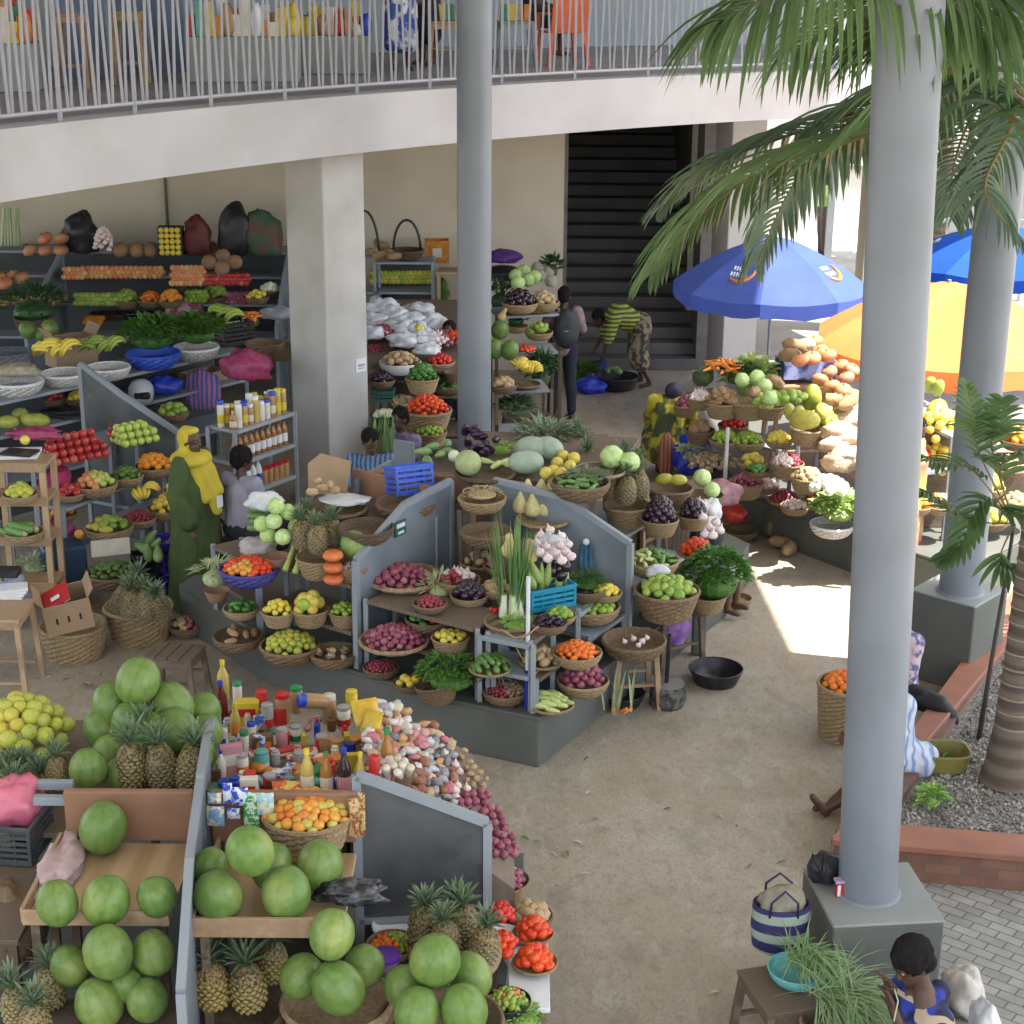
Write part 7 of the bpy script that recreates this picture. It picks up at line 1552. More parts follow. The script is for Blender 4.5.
B(765,485,28,.5,'bowl','straw','of garlic at the front left of the sunlit stall','garlic','white garlic bulb',.5,s=.036,n=20)
B(820,500,32,.5,'bowl','straw','of tangerines at the front of the sunlit stall','tangerine','small tangerine',.5,s=.03,n=26)
B(757,470,26,.8,'bowl','brown','of peppers in the sunlit stall','green_pepper','shiny dark green pepper',.5,s=.034,n=16)
row('yam', 2, 60, 302, 1.40, 9, .06, 'brown root in the dark on the third wall shelf', 2)
row('orange', 160, 184, 322, 1.02, 6, .045, 'small orange on the lowest wall shelf', 3)
row('cabbage', 196, 250, 325, 1.02, 7, .07, 'small cabbage on the lowest wall shelf', 2)
for x, k_, d_, w_ in ((25,'onion','dull onion','first'),(52,'red_apple','dark apple','second'),(80,'lemon','yellow lemon','third')): B(x,398,30,1.14,'bowl','brown',f'in the shelf compartment, {w_} from the left edge',k_,d_,.5,s=.045,n=12) if x > 40 else None
B(172,412,34,1.14,'bowl','brown','of green fruit under the blue bag shelf','green_mango','green fruit',.5,s=.05,n=12)
for (x,y,h,k_,d_,w_) in ((62,514,.56,'orange','orange fruit','lowest step at the left'),(70,493,.90,'red_apple','red apple','middle step at the left'),(178,490,.90,'lemon','lemon','middle step at the right')): B(x,y,30,h,'bowl','straw',f'on the {w_} of the fruit rack',k_,d_,.6,s=.036,n=14)
for x, y, k_, d_, w_ in ((560,615,'lime','small lime','the middle'),(606,592,'lemon','yellow lemon','the far end')): B(x,y,32,.98 if x < 600 else .92,'bowl','straw',f'at {w_} of the plain divider rack',k_,d_,.5,s=.028,n=18)

boardline(P(903,500,.7), P(955,500,.7), .424, 1.55, -.05, 'dark board behind the fruit bank between the columns', wood_d)
for x, y, h, k_, d_, w_ in ((917,505,.72,'orange','sunlit orange','lowest left'),(940,505,.72,'potato','sunlit potato','lowest right'),(918,455,1.15,'red_pepper','sunlit chilli','middle left'),(944,420,1.42,'potato','sunlit brown root','top')): B(x,y,32,h,'bowl','straw',f'between the round columns, {w_}',k_,d_,.7,s=.045,n=16)
for x, y, h, k_, d_, w_ in ((1008,468,.85,'potato','shaded potato','upper'),(1016,505,.6,'potato','shaded tan root','lower'),(990,520,.5,'yellow_lime','pale guava','lowest'),(1018,440,1.02,'orange','orange','topmost')): B(x,y,36,h,'bowl','brown',f'right of the far column, {w_}',k_,d_,.7,s=.045,n=18)
boardline(P(978,470,.8), P(1045,470,.8), .424, .98, .06, 'dark board under the wooden counter at the right edge', wood_d, 'counter_board')
lr = random.Random(77); m = MB()
for i in range(90):
    x, y = lr.choice([(lr.uniform(440,800), lr.uniform(700,1010)), (lr.uniform(480,600), lr.uniform(740,900)), (lr.uniform(20,180), lr.uniform(645,690)), (lr.uniform(590,660), lr.uniform(385,440))])
    p = P(x, y, .012); a = lr.uniform(0,6.28); strip_leaf(m, p, (math.cos(a), math.sin(a), .15), lr.uniform(.03,.09), lr.uniform(.01,.03), .5, 3, mi=lr.choice([0,0,1,2]))
tag(m.build('leaf_litter', [herb, mat('dry_leaf', (.24,.17,.09)), mat('paper_scrap', (.5,.48,.42))]), 'scraps of leaves and peel scattered over the market floor', 'litter', None, 'stuff')
# ================================================================ people
skin = mat('dark_skin', (.085,.042,.026), (.065,.032,.020), sc=6, rough=.45, bump=.05, spec=.4)
skin2 = mat('brown_skin', (.13,.065,.04), (.10,.05,.03), sc=6, rough=.45, bump=.05)
hairm = mat('black_hair', (.010,.009,.009), (.018,.016,.015), sc=60, rough=.9, bump=.8, bsc=90, spec=.08)
eyew = mat('eye_white', (.22,.19,.17), rough=.2, bump=0); eyed = mat('eye_dark', (.01,.008,.007), rough=.1, bump=0)
TS = bpy.data.scenes.new('scratch')
def remesh(mb, name, m, parent, vox=.012, smooth=3, fold=0, fs=9, seed=0):
    me = mb.mesh(name, m); o = bpy.data.objects.new('tmp', me); TS.collection.objects.link(o)
    md = o.modifiers.new('r', 'REMESH'); md.mode = 'VOXEL'; md.voxel_size = vox
    if smooth: s = o.modifiers.new('s', 'SMOOTH'); s.iterations = smooth; s.factor = .5
    
    with bpy.context.temp_override(scene=TS, view_layer=TS.view_layers[0]): dg = bpy.context.evaluated_depsgraph_get()
    dg.update()
    m2 = bpy.data.meshes.new_from_object(o.evaluated_get(dg)); bpy.data.objects.remove(o)
    m2.name = name; m2.materials.clear(); m2.materials.append(m)
    if fold:
        ns = [v.normal.copy() for v in m2.vertices]
        for v, n in zip(m2.vertices, ns):
            q = Vector((v.co.x*fs, v.co.y*fs, v.co.z*fs*.35+seed)); v.co += n*(noise.noise(q)*fold+noise.noise(q*2.3)*fold*.4)
    m2.polygons.foreach_set('use_smooth', [True]*len(m2.polygons)); m2.update()
    r = bpy.data.objects.new(name, m2); COL.objects.link(r); r.parent = parent; return r
def cap(mb, a, b, ra, rb, n=12):
    a = Vector(a); b = Vector(b); d = b-a; pts = [a+d*t for t in (0,.33,.66,1)]; rr = [ra+(rb-ra)*t for t in (0,.33,.66,1)]
    mb.tube(pts, rr, n); mb.ball(a, ra, n, 8); mb.ball(b, rb, n, 8)
def loft(mb, secs, n=24):          # (centre, rx, ry) ellipse sections
    vs = []; fs = []
    for c, rx, ry in secs:
        for k in range(n):
            a = 2*math.pi*k/n; vs.append(Vector(c)+Vector((rx*math.cos(a), ry*math.sin(a), 0)))
    for i in range(len(secs)-1):
        for k in range(n): k2 = (k+1) % n; fs.append((i*n+k, i*n+k2, (i+1)*n+k2, (i+1)*n+k))
    fs.append(tuple(range(n-1,-1,-1))); fs.append(tuple((len(secs)-1)*n+k for k in range(n)))
    mb.add(vs, fs)
def hand(mb, w, d, up, side=1, s=1, curl=.5):
    """palm and five bent fingers starting at wrist w, pointing along d; up = back of the hand"""
    d = Vector(d).normalized(); up = (Vector(up)-d*Vector(up).dot(d)).normalized(); x = d.cross(up)*side
    R3 = Matrix((x, d, up)).transposed()
    mb.ball(w+d*.045*s, (.040*s,.052*s,.017*s), 10, 8, R3)
    cap(mb, w-d*.01, w+d*.02*s, .024*s, .024*s, 8)
    for i, (o, L) in enumerate(((-.030,.062),(-.010,.075),(.010,.070),(.028,.055))):
        b0 = w+d*.075*s+x*o*s; dd = d.copy(); p = [b0-d*.02*s]; q = b0
        for k in range(3):
            p.append(q); dd = (dd-up*curl*(.5+.2*k)+x*o*2).normalized(); q = q+dd*L*s*(.45,.32,.25)[k]
        p.append(q); mb.tube(p, [.0095*s,.0095*s,.009*s,.0085*s,.007*s], 7); mb.ball(q, .007*s, 6, 5)
    t0 = w+d*.025*s-x*.032*s; t1 = t0+(d*.5-x*.8-up*.2).normalized()*.035*s; t2 = t1+(d*.9-x*.15-up*.4).normalized()*.032*s
    mb.tube([t0,t1,t2], [.013*s,.011*s,.009*s], 7); mb.ball(t2, .009*s, 6, 5)
def head(mb, c, f, up=(0,0,1), s=1.0):
    """skull, jaw, nose, lips, brow and ears; f = direction of the face. returns frame"""
    f = Vector(f).normalized(); up = Vector(up); up = (up-f*up.dot(f)).normalized(); x = f.cross(up)
    M3 = Matrix((x, f, up)).transposed(); c = Vector(c); T = lambda a, b, z: c+(x*a+f*b+up*z)*s
    mb.ball(T(0,-.012,.025), (.075*s,.094*s,.092*s), 18, 12, M3); mb.ball(T(0,.022,-.045), (.056*s,.062*s,.062*s), 14, 10, M3)
    mb.ball(T(0,.062,-.082), (.026*s,.022*s,.02*s), 10, 8, M3)
    mb.tube([T(0,.078,.015), T(0,.098,-.022)], [.010*s,.016*s], 8); mb.ball(T(0,.094,-.026), (.021*s,.014*s,.012*s), 8, 6, M3)
    mb.ball(T(0,.080,-.052), (.026*s,.011*s,.007*s), 8, 6, M3); mb.ball(T(0,.078,-.063), (.023*s,.011*s,.007*s), 8, 6, M3)
    for e in (-1,1):
        mb.ball(T(e*.076,-.01,-.01), (.010*s,.02*s,.032*s), 8, 6, M3); mb.ball(T(e*.032,.07,.028), (.024*s,.012*s,.008*s), 8, 6, M3)
    return T, M3
def eyes(T, M3, par, s=1.0):
    for e in (-1,1):
        m = MB(); m.ball(T(e*.031,.071,.008), .0105*s, 8, 6); m.ball(T(e*.031,.079,.008), .0062*s, 6, 4, mi=1); m.build('eye', [eyew, eyed], par, smooth=True)
def person(label, loc, J, clothes=(), face=(0,-1,0), up=(0,0,1), hair=1, skinm=skin, s=1.0, vox=.011, hands=True, group=None, slim=1.0, feet=True, curl=.5, hcol=hairm):
    """J: joints in world metres relative to loc; clothes: list of (name, material, builder(mb,J), fold)"""
    loc = Vector(loc); t = thing('person', label, 'person', loc, 0, group)
    J = {k: loc+Vector(v)*s for k, v in J.items()}
    b = MB(); T, M3 = head(b, J['head'], face, up, s)
    f_ = Vector(face).normalized()
    cap(b, J['neck'], J['head']-Vector(up)*.03*s-f_*.02*s, .052*s, .048*s)
    cap(b, J['pelvis'], J['chest'], .125*s*slim, .135*s*slim, 16); cap(b, J['chest'], J['neck'], .11*s, .055*s)
    for q in 'lr':
        cap(b, J['neck']*.25+J['chest']*.2+J[q+'sho']*.55, J[q+'sho'], .07*s, .058*s)
        cap(b, J[q+'sho'], J[q+'elb'], .052*s, .038*s); cap(b, J[q+'elb'], J[q+'wri'], .038*s, .025*s)
        if q+'hip' in J:
            cap(b, J[q+'hip'], J[q+'kne'], .088*s*slim, .056*s); cap(b, J[q+'kne'], J[q+'ank'], .054*s, .034*s)
            if feet: 
                d = J.get(q+'toe', J[q+'ank']+f_*.15); cap(b, J[q+'ank']-Vector((0,0,.03))*s, d, .034*s, .026*s)
        if hands:
            d = (J[q+'wri']-J[q+'elb']).normalized(); hand(b, J[q+'wri'], d, Vector((0,0,1)) if abs(d.z) < .8 else -f_, 1 if q == 'l' else -1, s, curl)
    body = remesh(b, 'body', skinm, t, vox, 2)
    for v in body.data.vertices: v.co -= loc
    eyes(T, M3, t, s)
    if hair:
        h = MB(); k = 1.0 if hair == 1 else hair
        h.ball(T(0,-.03,.045), (.086*s*k,.098*s*k,.094*s*k), 18, 12, M3); h.ball(T(0,-.06,-.01), (.076*s*k,.06*s*k,.07*s*k), 14, 10, M3)
        ho = remesh(h, 'hair', hcol, t, .012, 1, .008, 40)
        for v in ho.data.vertices: v.co -= loc
    for nm, mm_, fn, fold in clothes:
        cb = MB(); fn(cb, J, T, M3); o = remesh(cb, nm, mm_, t, max(vox, .012), 2, fold, 9)
        for v in o.data.vertices: v.co -= loc
    return t, J, T
def top(sl=1.0, r=.0, ls=1):          # shirt: torso and sleeves (sl = share of the arm covered)
    def f(mb, J, T, M3):
        s = 1
        cap(mb, J['pelvis'], J['chest'], .150+r, .158+r, 16); cap(mb, J['chest'], J['neck']-Vector((0,0,.03)), .125+r, .062+r)
        for q in 'lr':
            cap(mb, J['neck']*.22+J['chest']*.26+J[q+'sho']*.52, J[q+'sho'], .088+r, .078+r)
            a, b_, c_ = J[q+'sho'], J[q+'elb'], J[q+'wri']
            if sl <= .5: cap(mb, a, a+(b_-a)*sl*2, .076+r, .066+r)
            else: cap(mb, a, b_, .070+r, .055+r); cap(mb, b_, b_+(c_-b_)*(sl-.5)*2, .055+r, .044+r)
    return f
def trousers(r=.0):
    def f(mb, J, T, M3):
        cap(mb, J['pelvis'], J['pelvis']+Vector((0,0,.05)), .145+r, .14+r)
        for q in 'lr': cap(mb, J[q+'hip'], J[q+'kne'], .108+r, .078+r); cap(mb, J[q+'kne'], J[q+'ank']+Vector((0,0,.03)), .078+r, .066+r)
    return f
def skirt(kn=1.0, r=.0):
    def f(mb, J, T, M3):
        cap(mb, J['pelvis'], J['pelvis']+Vector((0,0,.04)), .16+r, .15+r)
        for q in 'lr':
            e = J[q+'kne']+(J[q+'ank']-J[q+'kne'])*max(0, kn-1)
            cap(mb, J[q+'hip'], J[q+'kne'], .125+r, .12+r)
            if kn > 1: cap(mb, J[q+'kne'], e, .12+r, .125+r)
        k = (J['lkne']+J['rkne'])/2; cap(mb, J['pelvis'], k, .14+r, .13+r)
        if kn > 1: e = k+((J['lank']+J['rank'])/2-k)*(kn-1); cap(mb, k, e, .13+r, .13+r)
    return f
def rotJ(J, a):
    M = Matrix.Rotation(a, 3, 'Z'); return {k: tuple(M @ Vector(v)) for k, v in J.items()}
# standing, facing -Y
STAND = dict(pelvis=(0,0,.95), chest=(0,0,1.27), neck=(0,0,1.46), head=(0,-.02,1.585), lsho=(.17,0,1.40), rsho=(-.17,0,1.40), lelb=(.22,.02,1.12), relb=(-.22,.02,1.12), lwri=(.22,-.08,.88), rwri=(-.22,-.08,.88),
 lhip=(.09,0,.92), rhip=(-.09,0,.92), lkne=(.10,-.01,.50), rkne=(-.10,-.01,.50), lank=(.10,.02,.09), rank=(-.10,.02,.09), ltoe=(.11,-.13,.03), rtoe=(-.11,-.13,.03))
SIT = dict(pelvis=(0,.0,.52), chest=(0,-.04,.84), neck=(0,-.05,1.03), head=(0,-.09,1.17), lsho=(.17,-.04,.97), rsho=(-.17,-.04,.97), lelb=(.21,-.10,.72), relb=(-.21,-.10,.72), lwri=(.12,-.30,.66), rwri=(-.12,-.30,.66),
 lhip=(.09,-.03,.50), rhip=(-.09,-.03,.50), lkne=(.12,-.42,.50), rkne=(-.12,-.42,.50), lank=(.12,-.40,.09), rank=(-.12,-.40,.09), ltoe=(.12,-.54,.03), rtoe=(-.12,-.54,.03))
def cloth_(name, c1, c2, sc=8, **k): k.setdefault('rough', .85); k.setdefault('bump', .2); return mat(name, c1, c2, sc=sc, ramp=k.pop('ramp', (.46,.54)), **k)
# 1 woman in the green robe, profile to the right
green = mat('green_robe_cloth', (.055,.085,.025), (.038,.060,.018), sc=3, rough=.85, bump=.15); yscarf = mat('yellow_scarf', (.52,.42,.04), (.42,.33,.03), sc=4, rough=.85, bump=.15)
g = P(199,607,0); J = rotJ(STAND, R_(68)); J = {k: (v[0], v[1], v[2]) for k, v in J.items()}
fd = Matrix.Rotation(R_(62), 3, 'Z') @ Vector((0,-1,0))
def robe(mb, J, T, M3):
    c = Vector((g.x, g.y, 0)); loft(mb, [(c+Vector((0,0,z)), rx, ry) for z, rx, ry in ((.02,.27,.27),(.3,.26,.26),(.7,.24,.24),(1.0,.22,.22),(1.25,.20,.20),(1.42,.13,.13))])
    for q in 'lr': cap(mb, J[q+'sho'], J[q+'elb'], .085, .09); cap(mb, J[q+'elb'], J[q+'wri']+(J[q+'elb']-J[q+'wri'])*.15, .09, .10)
def hijab(mb, J, T, M3):
    mb.ball(T(0,-.045,.02), (.098,.098,.125), 18, 12, M3); mb.ball(T(0,-.05,-.10), (.115,.085,.10), 14, 10, M3); mb.ball(T(0,.005,.098), (.07,.07,.035), 12, 8, M3)
    n = J['neck']; mb.ball(n+Vector((0,0,-.04)), (.20,.20,.09), 16, 10)
    for a, b_ in (((.02,.10,-.22),(-.03,.22,-.62)),((-.05,.12,-.25),(-.08,.20,-.45)),((.06,.05,-.2),(.05,.16,-.5))): cap(mb, T(*a), T(*b_), .07, .05)
t, Jw, T = person('woman in a long dark green robe and yellow headscarf standing beside the fruit rack', g, J, [('robe', green, robe, .03), ('headscarf', yscarf, hijab, .012)], fd, hair=0, s=1.04)
m = MB(); q = T(0,.28,-.52); m.box(q, (.07,.012,.11), R_(60), 0); m.box(q+Vector((.0,-.0075,0)), (.05,.003,.05), R_(60), 1); m.build('badge', [whitep, mat('badge_grey', (.2,.2,.3))], t)
# 2 seated woman in lavender grey, seen from behind
q = P(238,480,1.22); loc = Vector((q.x, q.y, .22)); J = rotJ(SIT, R_(150)); lav = mat('lavender_blouse', (.33,.32,.40), (.27,.26,.34), sc=5, rough=.8, bump=.2); darkc = cloth_('dark_skirt_cloth', (.02,.02,.03), (.035,.035,.05))
stool('low stool of the woman in lavender grey', (q.x,q.y,0), (.34,.34), .62, .3, wood_d)
person('woman in lavender grey blouse seated with her back to us', loc, J, [('blouse', lav, top(.5), .012), ('skirt', darkc, skirt(1.5), .015)], Matrix.Rotation(R_(120),3,'Z') @ Vector((0,-1,-.2)), hair=1.12)
# 3 seated woman in blue stripes looking down
q = P(371,446,1.42); bl = cloth_('blue_patterned_cloth', (.04,.09,.22), (.16,.24,.36), 14, wave=(7,3,'X'))
loc = Vector((q.x, q.y+.05, .30)); person('woman in blue striped dress looking down, by the square pillar', loc, SIT, [('dress', bl, top(.45), .012), ('skirt', bl, skirt(1.6), .015)], (.25,-.8,-.55), (0,-.3,1), skinm=skin2)
stool('stool of the woman in blue stripes', (q.x,q.y+.1,0), (.36,.36), .72, 0, wood_d)
q = P(404,424,1.28); loc = Vector((q.x, q.y+.2, .12)); lil = cloth_('lilac_check_cloth', (.20,.17,.27), (.12,.09,.16), 10)
person('vendor in lilac seated behind the lime basket', loc, rotJ(SIT, R_(-40)), [('dress', lil, top(.3), .012), ('skirt', darkc, skirt(1.6), .015)], (-.6,-.7,-.2))
stool('stool of the vendor in lilac', (q.x,q.y+.2,0), (.34,.34), .52, 0, wood_d)
q = P(449,330,1.55); loc = Vector((q.x, q.y, .38)); person('vendor whose head shows behind the sloping board', loc, SIT, [('shirt', darkc, top(.5), .01), ('skirt', darkc, skirt(1.5), .01)], (-.2,-1,0)); stool('stool of the vendor behind the sloping board', (q.x,q.y+.02,0), (.34,.34), .80, 0, wood_d)
q = P(184,285,1.58); loc = Vector((q.x, q.y, .42)); pkc = cloth_('pink_white_cloth', (.42,.28,.30), (.22,.08,.11), 8); person('vendor in pink sitting in the shade before the wall rack', loc, SIT, [('blouse', pkc, top(.4), .01), ('skirt', darkc, skirt(1.5), .01)], (.4,-1,-.2)); stool('stool of the vendor in pink', (q.x,q.y,0), (.34,.34), .84, 0, wood_d)
# 4 man with the backpack, seen from behind
g = P(562,418,0); shirt = cloth_('checked_shirt', (.30,.19,.19), (.17,.15,.19), 22); navy = mat('navy_trousers', (.018,.022,.038), (.012,.015,.028), sc=5, rough=.8, bump=.2)
J = rotJ(STAND, R_(172)); J['relb'] = (.25,.02,1.14); J['rwri'] = (.16,.2,1.02); J['lelb'] = (-.26,-.02,1.14); J['lwri'] = (-.17,.18,1.05); J['lank'] = (-.13,-.02,.09); J['rank'] = (.12,-.02,.09)
t, Jm, T = person('man in checked shirt and dark trousers standing with a black backpack', g, J, [('shirt', shirt, top(.45), .012), ('trousers', navy, trousers(), .01)], (.15,1,-.15), s=1.04)
sh = blackp
for nm_, a in (('shoe',-.13),('shoe',.12)):
    m = MB(); m.ball(g+Vector((a,.05,.045)), (.05,.14,.05), 12, 8); m.build(nm_, blackp, t, smooth=True)
m = MB(); c = g+Vector((.03,-.23,1.27)); m.ball(c, (.18,.12,.27), 18, 12); m.ball(c+Vector((0,-.06,-.08)), (.15,.08,.14), 14, 8); m.v = [Vector((v.x, v.y, v.z)) for v in m.v]
bk = tag(remesh(m, 'backpack', mat('backpack_cloth', (.02,.024,.03), (.035,.04,.05), sc=6, rough=.6, bump=.2), None, .014, 3, .006, 12), 'black backpack worn by the man in the checked shirt', 'backpack')
m = MB(); 
for a in (-1,1): m.tube([g+Vector((a*.10,-.16,1.50)), g+Vector((a*.13,-.02,1.56)), g+Vector((a*.14,.14,1.42)), g+Vector((a*.16,.12,1.15)), g+Vector((a*.16,-.10,1.05))], .02, 6)
m.build('strap', blackp, bk, smooth=True); 
m = MB(); m.box(c+Vector((0,-.145,.0)), (.05,.006,.012)); m.build('tag', mat('grey_logo', (.3,.3,.32)), bk)
# 5 bending woman
g = P(638,386,0); ygs = cloth_('yellow_green_stripe', (.36,.42,.06), (.06,.10,.05), 9, wave=(5,1.5,'Z')); psk = cloth_('patterned_wrapper', (.26,.23,.15), (.05,.045,.035), 13)
J = dict(pelvis=(0,.02,.88), chest=(-.30,-.02,1.05), neck=(-.46,-.05,1.06), head=(-.60,-.07,.99), lsho=(-.38,-.19,1.02), rsho=(-.38,.13,1.04), lelb=(-.46,-.22,.74), relb=(-.50,.12,.76), lwri=(-.52,-.2,.50), rwri=(-.62,.10,.54),
 lhip=(.02,-.09,.86), rhip=(.02,.10,.86), lkne=(-.04,-.10,.48), rkne=(-.02,.12,.48), lank=(.16,-.10,.09), rank=(.06,.14,.09), ltoe=(.02,-.14,.03), rtoe=(-.08,.12,.03))
person('woman in yellow green striped top bending over a black basin', g, J, [('blouse', ygs, top(.55, .02), .015), ('wrapper', psk, skirt(1.25, .02), .02)], (-.75,-.1,-.6), (-.6,0,.75), skinm=skin)
B(617,376,44,.02,'basin','black','under the hands of the bending woman'); pile(['bottle_gourd'], P(612,372,.25), .14, ['dark green gourd'], 'in the basin of the bending woman', dome=.2, n=4)
crumple('blue_bag', 'bright blue plastic bag on the floor by the bending woman', 'bag', P(592,392,.0), (.22,.18,.13), MATS['royal_blue_plastic'], 120); crumple('blue_bag', 'darker blue cloth behind the blue floor bag', 'bag', P(600,372,.0), (.14,.12,.1), mat('dark_blue_sheet', (.02,.04,.2)), 121)
leafheap('floor_greens', 'leafy greens on the floor beside the man with backpack', 'greens', P(582,378,.02), .25, .22, herb, 160, .12, .05, .9, 122)
# 6 crouching woman in yellow print with a dark cap
g = P(668,480,0); yp = cloth_('yellow_print_cloth', (.46,.42,.04), (.07,.09,.04), 7); 
J = dict(pelvis=(-.06,.0,.42), chest=(.0,.10,.78), neck=(.05,.18,.93), head=(.05,.2,1.0), lsho=(.19,.16,.90), rsho=(-.15,.20,.90), lelb=(.30,.30,.70), relb=(-.2,.40,.66), lwri=(.34,.46,.80), rwri=(-.05,.55,.6),
 lhip=(.05,.02,.40), rhip=(-.15,.02,.40), lkne=(.20,.36,.46), rkne=(-.12,.40,.46), lank=(.18,.25,.08), rank=(-.1,.25,.08), ltoe=(.2,.38,.03), rtoe=(-.1,.38,.03))
def capf(mb, J, T, M3): mb.ball(T(0,-.03,.035), (.105,.118,.105), 18, 12, M3)
person('crouching woman in yellow printed dress and dark cap', g, J, [('dress', yp, top(.55,.035), .025), ('wrapper', yp, skirt(1.4,.06), .03), ('cap', mat('navy_cap', (.02,.02,.045),(.03,.03,.06)), capf, .004)], (.3,.9,-.3), (0,.3,1), hair=0)
crumple('blue_bag', 'royal blue plastic bag beside the crouching woman', 'bag', P(695,472,.25), (.24,.2,.24), MATS['royal_blue_plastic'], 123, amp=.45)
crumple('red_strap_bag', 'patterned bag with a red stripe at the back of the crouching woman', 'bag', P(665,470,.2)+Vector((0,-.12,0)), (.10,.08,.28), mat('red_stripe_cloth', (.35,.05,.06),(.30,.22,.12), wave=(7,1,'X'), ramp=(.4,.6)), 124, amp=.2)
leafheap('wrapped_greens', 'pale green leaves sticking out of the royal blue bag', 'greens', P(690,455,.62), .10, .10, palegr, 60, .1, .05, .7, 125)
# 7 child seated at the end of the platform, legs in the light
g = P(728,612,0); J = {k: tuple(Vector(v)*.82) for k, v in rotJ(SIT, R_(58)).items()}
gsh = mat('pale_shorts', (.33,.34,.38), (.26,.27,.30), sc=6, rough=.8, bump=.2)
J['lwri'] = (.1,-.1,.46); person('young vendor in pale shorts seated at the platform end, legs in the sun', g+Vector((-.26,.10,.04)), J, [('shirt', darkc, top(.4), .01), ('shorts', gsh, skirt(1.0,-.02), .01)], (.8,-.5,-.1), skinm=skin2)
B(737,598,30,.0,'bowl','straw','on the floor beside the sunlit leg')
# 8 person seated on the planter edge behind the front column
q = P(898,762,.285); tie = cloth_('blue_white_wrapper', (.50,.54,.62), (.20,.27,.48), 5, wave=(4,9,'X'), ramp=(.5,.95))
loc = Vector((q.x-.02, q.y+.05, -.16)); J = dict(SIT); 
J = rotJ(SIT, R_(-72)); J['lank'] = (-.50,-.30,.24); J['rank'] = (-.56,-.40,.24); J['ltoe'] = (-.62,-.32,.20); J['rtoe'] = (-.66,-.38,.33); J['lkne'] = (-.26,-.14,.36); J['rkne'] = (-.28,-.28,.34)
def wide(mb, J, T, M3): skirt(1.0,-.03)(mb, J, T, M3); cap(mb, J['pelvis']+Vector((.02,.0,-.02)), J['pelvis']+Vector((.20,.02,-.10)), .17, .14)
person('person in blue and white wrapper sitting on the planter edge behind the front column', loc, J, [('blouse', tie, top(.4), .015), ('wrapper', tie, wide, .03)], (-.9,-.3,-.2))
# 9 person beyond the column in pink and white
q = P(905,700,.285); pw2 = cloth_('pink_white_print', (.55,.42,.44), (.12,.12,.26), 16); loc = Vector((q.x-.02, q.y+.15, -.18))
J = rotJ(SIT, R_(-60)); J['lkne'] = (.25,-.30,.5); J['lank'] = (.36,-.32,.34); J['ltoe'] = (.46,-.36,.30)
person('person in pink and white top and black trousers beyond the front column', loc, J, [('top', pw2, top(.5), .012), ('trousers', mat('black_trouser_cloth', (.012,.012,.014)), trousers(), .012)], (-.9,-.4,-.1))
q = P(925,560,.6); dk_ = cloth_('coral_print', (.45,.16,.12), (.30,.32,.10), 6); person('vendor in coral print working between the two round columns', Vector((q.x+.05,q.y+1.0,0)), rotJ(STAND, R_(60)), [('dress', dk_, top(.45), .012), ('skirt', dk_, skirt(1.5), .02)], (.6,-.6,-.4))
# 10 far person in the yellow vest
g = P(822,256,0); vest = mat('hi_vis_vest', (.45,.62,.06), (.55,.60,.35), wave=(4,.2,'Z'), ramp=(.8,.9)); brt = mat('brown_trousers', (.09,.05,.05))
person('far person in a yellow green safety vest walking in the yard', g, rotJ(STAND, R_(-80)), [('vest', vest, top(.2), .01), ('trousers', brt, trousers(.02), .01)], (-1,-.2,0), vox=.02)
# 12 woman at the bottom right, close: hands raised splitting chives
q = P(912,968,1.08); loc = Vector((q.x+.02, q.y-.02, 0))
dress = mat('blue_wax_print', (.015,.03,.24), (.008,.01,.03), sc=7, rough=.8, bump=.15, ramp=(.5,.56)); 
N_ = dress.node_tree.nodes; L_ = dress.node_tree.links
w_ = N_.new('ShaderNodeTexWave'); w_.wave_type = 'RINGS'; w_.inputs['Scale'].default_value = 3; w_.inputs['Distortion'].default_value = 14; w_.inputs['Detail'].default_value = 1; L_.new(N_['Texture Coordinate'].outputs['Object'], w_.inputs['Vector'])
r_m = N_.new('ShaderNodeMapRange'); r_m.inputs[1].default_value = .78; r_m.inputs[2].default_value = .84; L_.new(w_.outputs['Fac'], r_m.inputs[0])
x_m = N_.new('ShaderNodeMix'); x_m.data_type = 'RGBA'; L_.new(r_m.outputs[0], x_m.inputs[0]); L_.new(N_['Principled BSDF'].inputs['Base Color'].links[0].from_socket, x_m.inputs[6]); x_m.inputs[7].default_value = (.33,.26,.19,1); L_.new(x_m.outputs[2], N_['Principled BSDF'].inputs['Base Color'])
def rel(px, py, h): return tuple(P(px, py, h)-loc)
hd = rel(911,964,1.10); H0 = Vector(hd)
J = dict(head=hd, neck=tuple(H0+Vector((.07,.0,-.14))), chest=tuple(H0+Vector((.10,-.02,-.34))), pelvis=tuple(H0+Vector((.16,.0,-.62))),
 rsho=tuple(H0+Vector((-.06,-.12,-.20))), lsho=tuple(H0+Vector((.20,.10,-.20))), relb=rel(896,1000,.72), rwri=rel(893,1004,.92), lelb=tuple(H0+Vector((.04,.02,-.40))), lwri=rel(890,974,.98),
 lhip=tuple(H0+Vector((.16,.08,-.64))), rhip=tuple(H0+Vector((.12,-.10,-.64))), lkne=tuple(H0+Vector((-.22,.02,-.62))), rkne=tuple(H0+Vector((-.2,-.25,-.62))), lank=tuple(H0+Vector((-.22,.0,-1.0))), rank=tuple(H0+Vector((-.2,-.26,-1.0))), ltoe=tuple(H0+Vector((-.34,-.02,-1.06))), rtoe=tuple(H0+Vector((-.32,-.28,-1.06))))
J['rsho'] = rel(897,990,.90); J['relb'] = rel(906,1040,.72); J['rwri'] = rel(894,1010,.86); J['lsho'] = rel(938,992,.90)
J['lelb'] = rel(903,1008,.76); J['lwri'] = rel(889,984,.98)
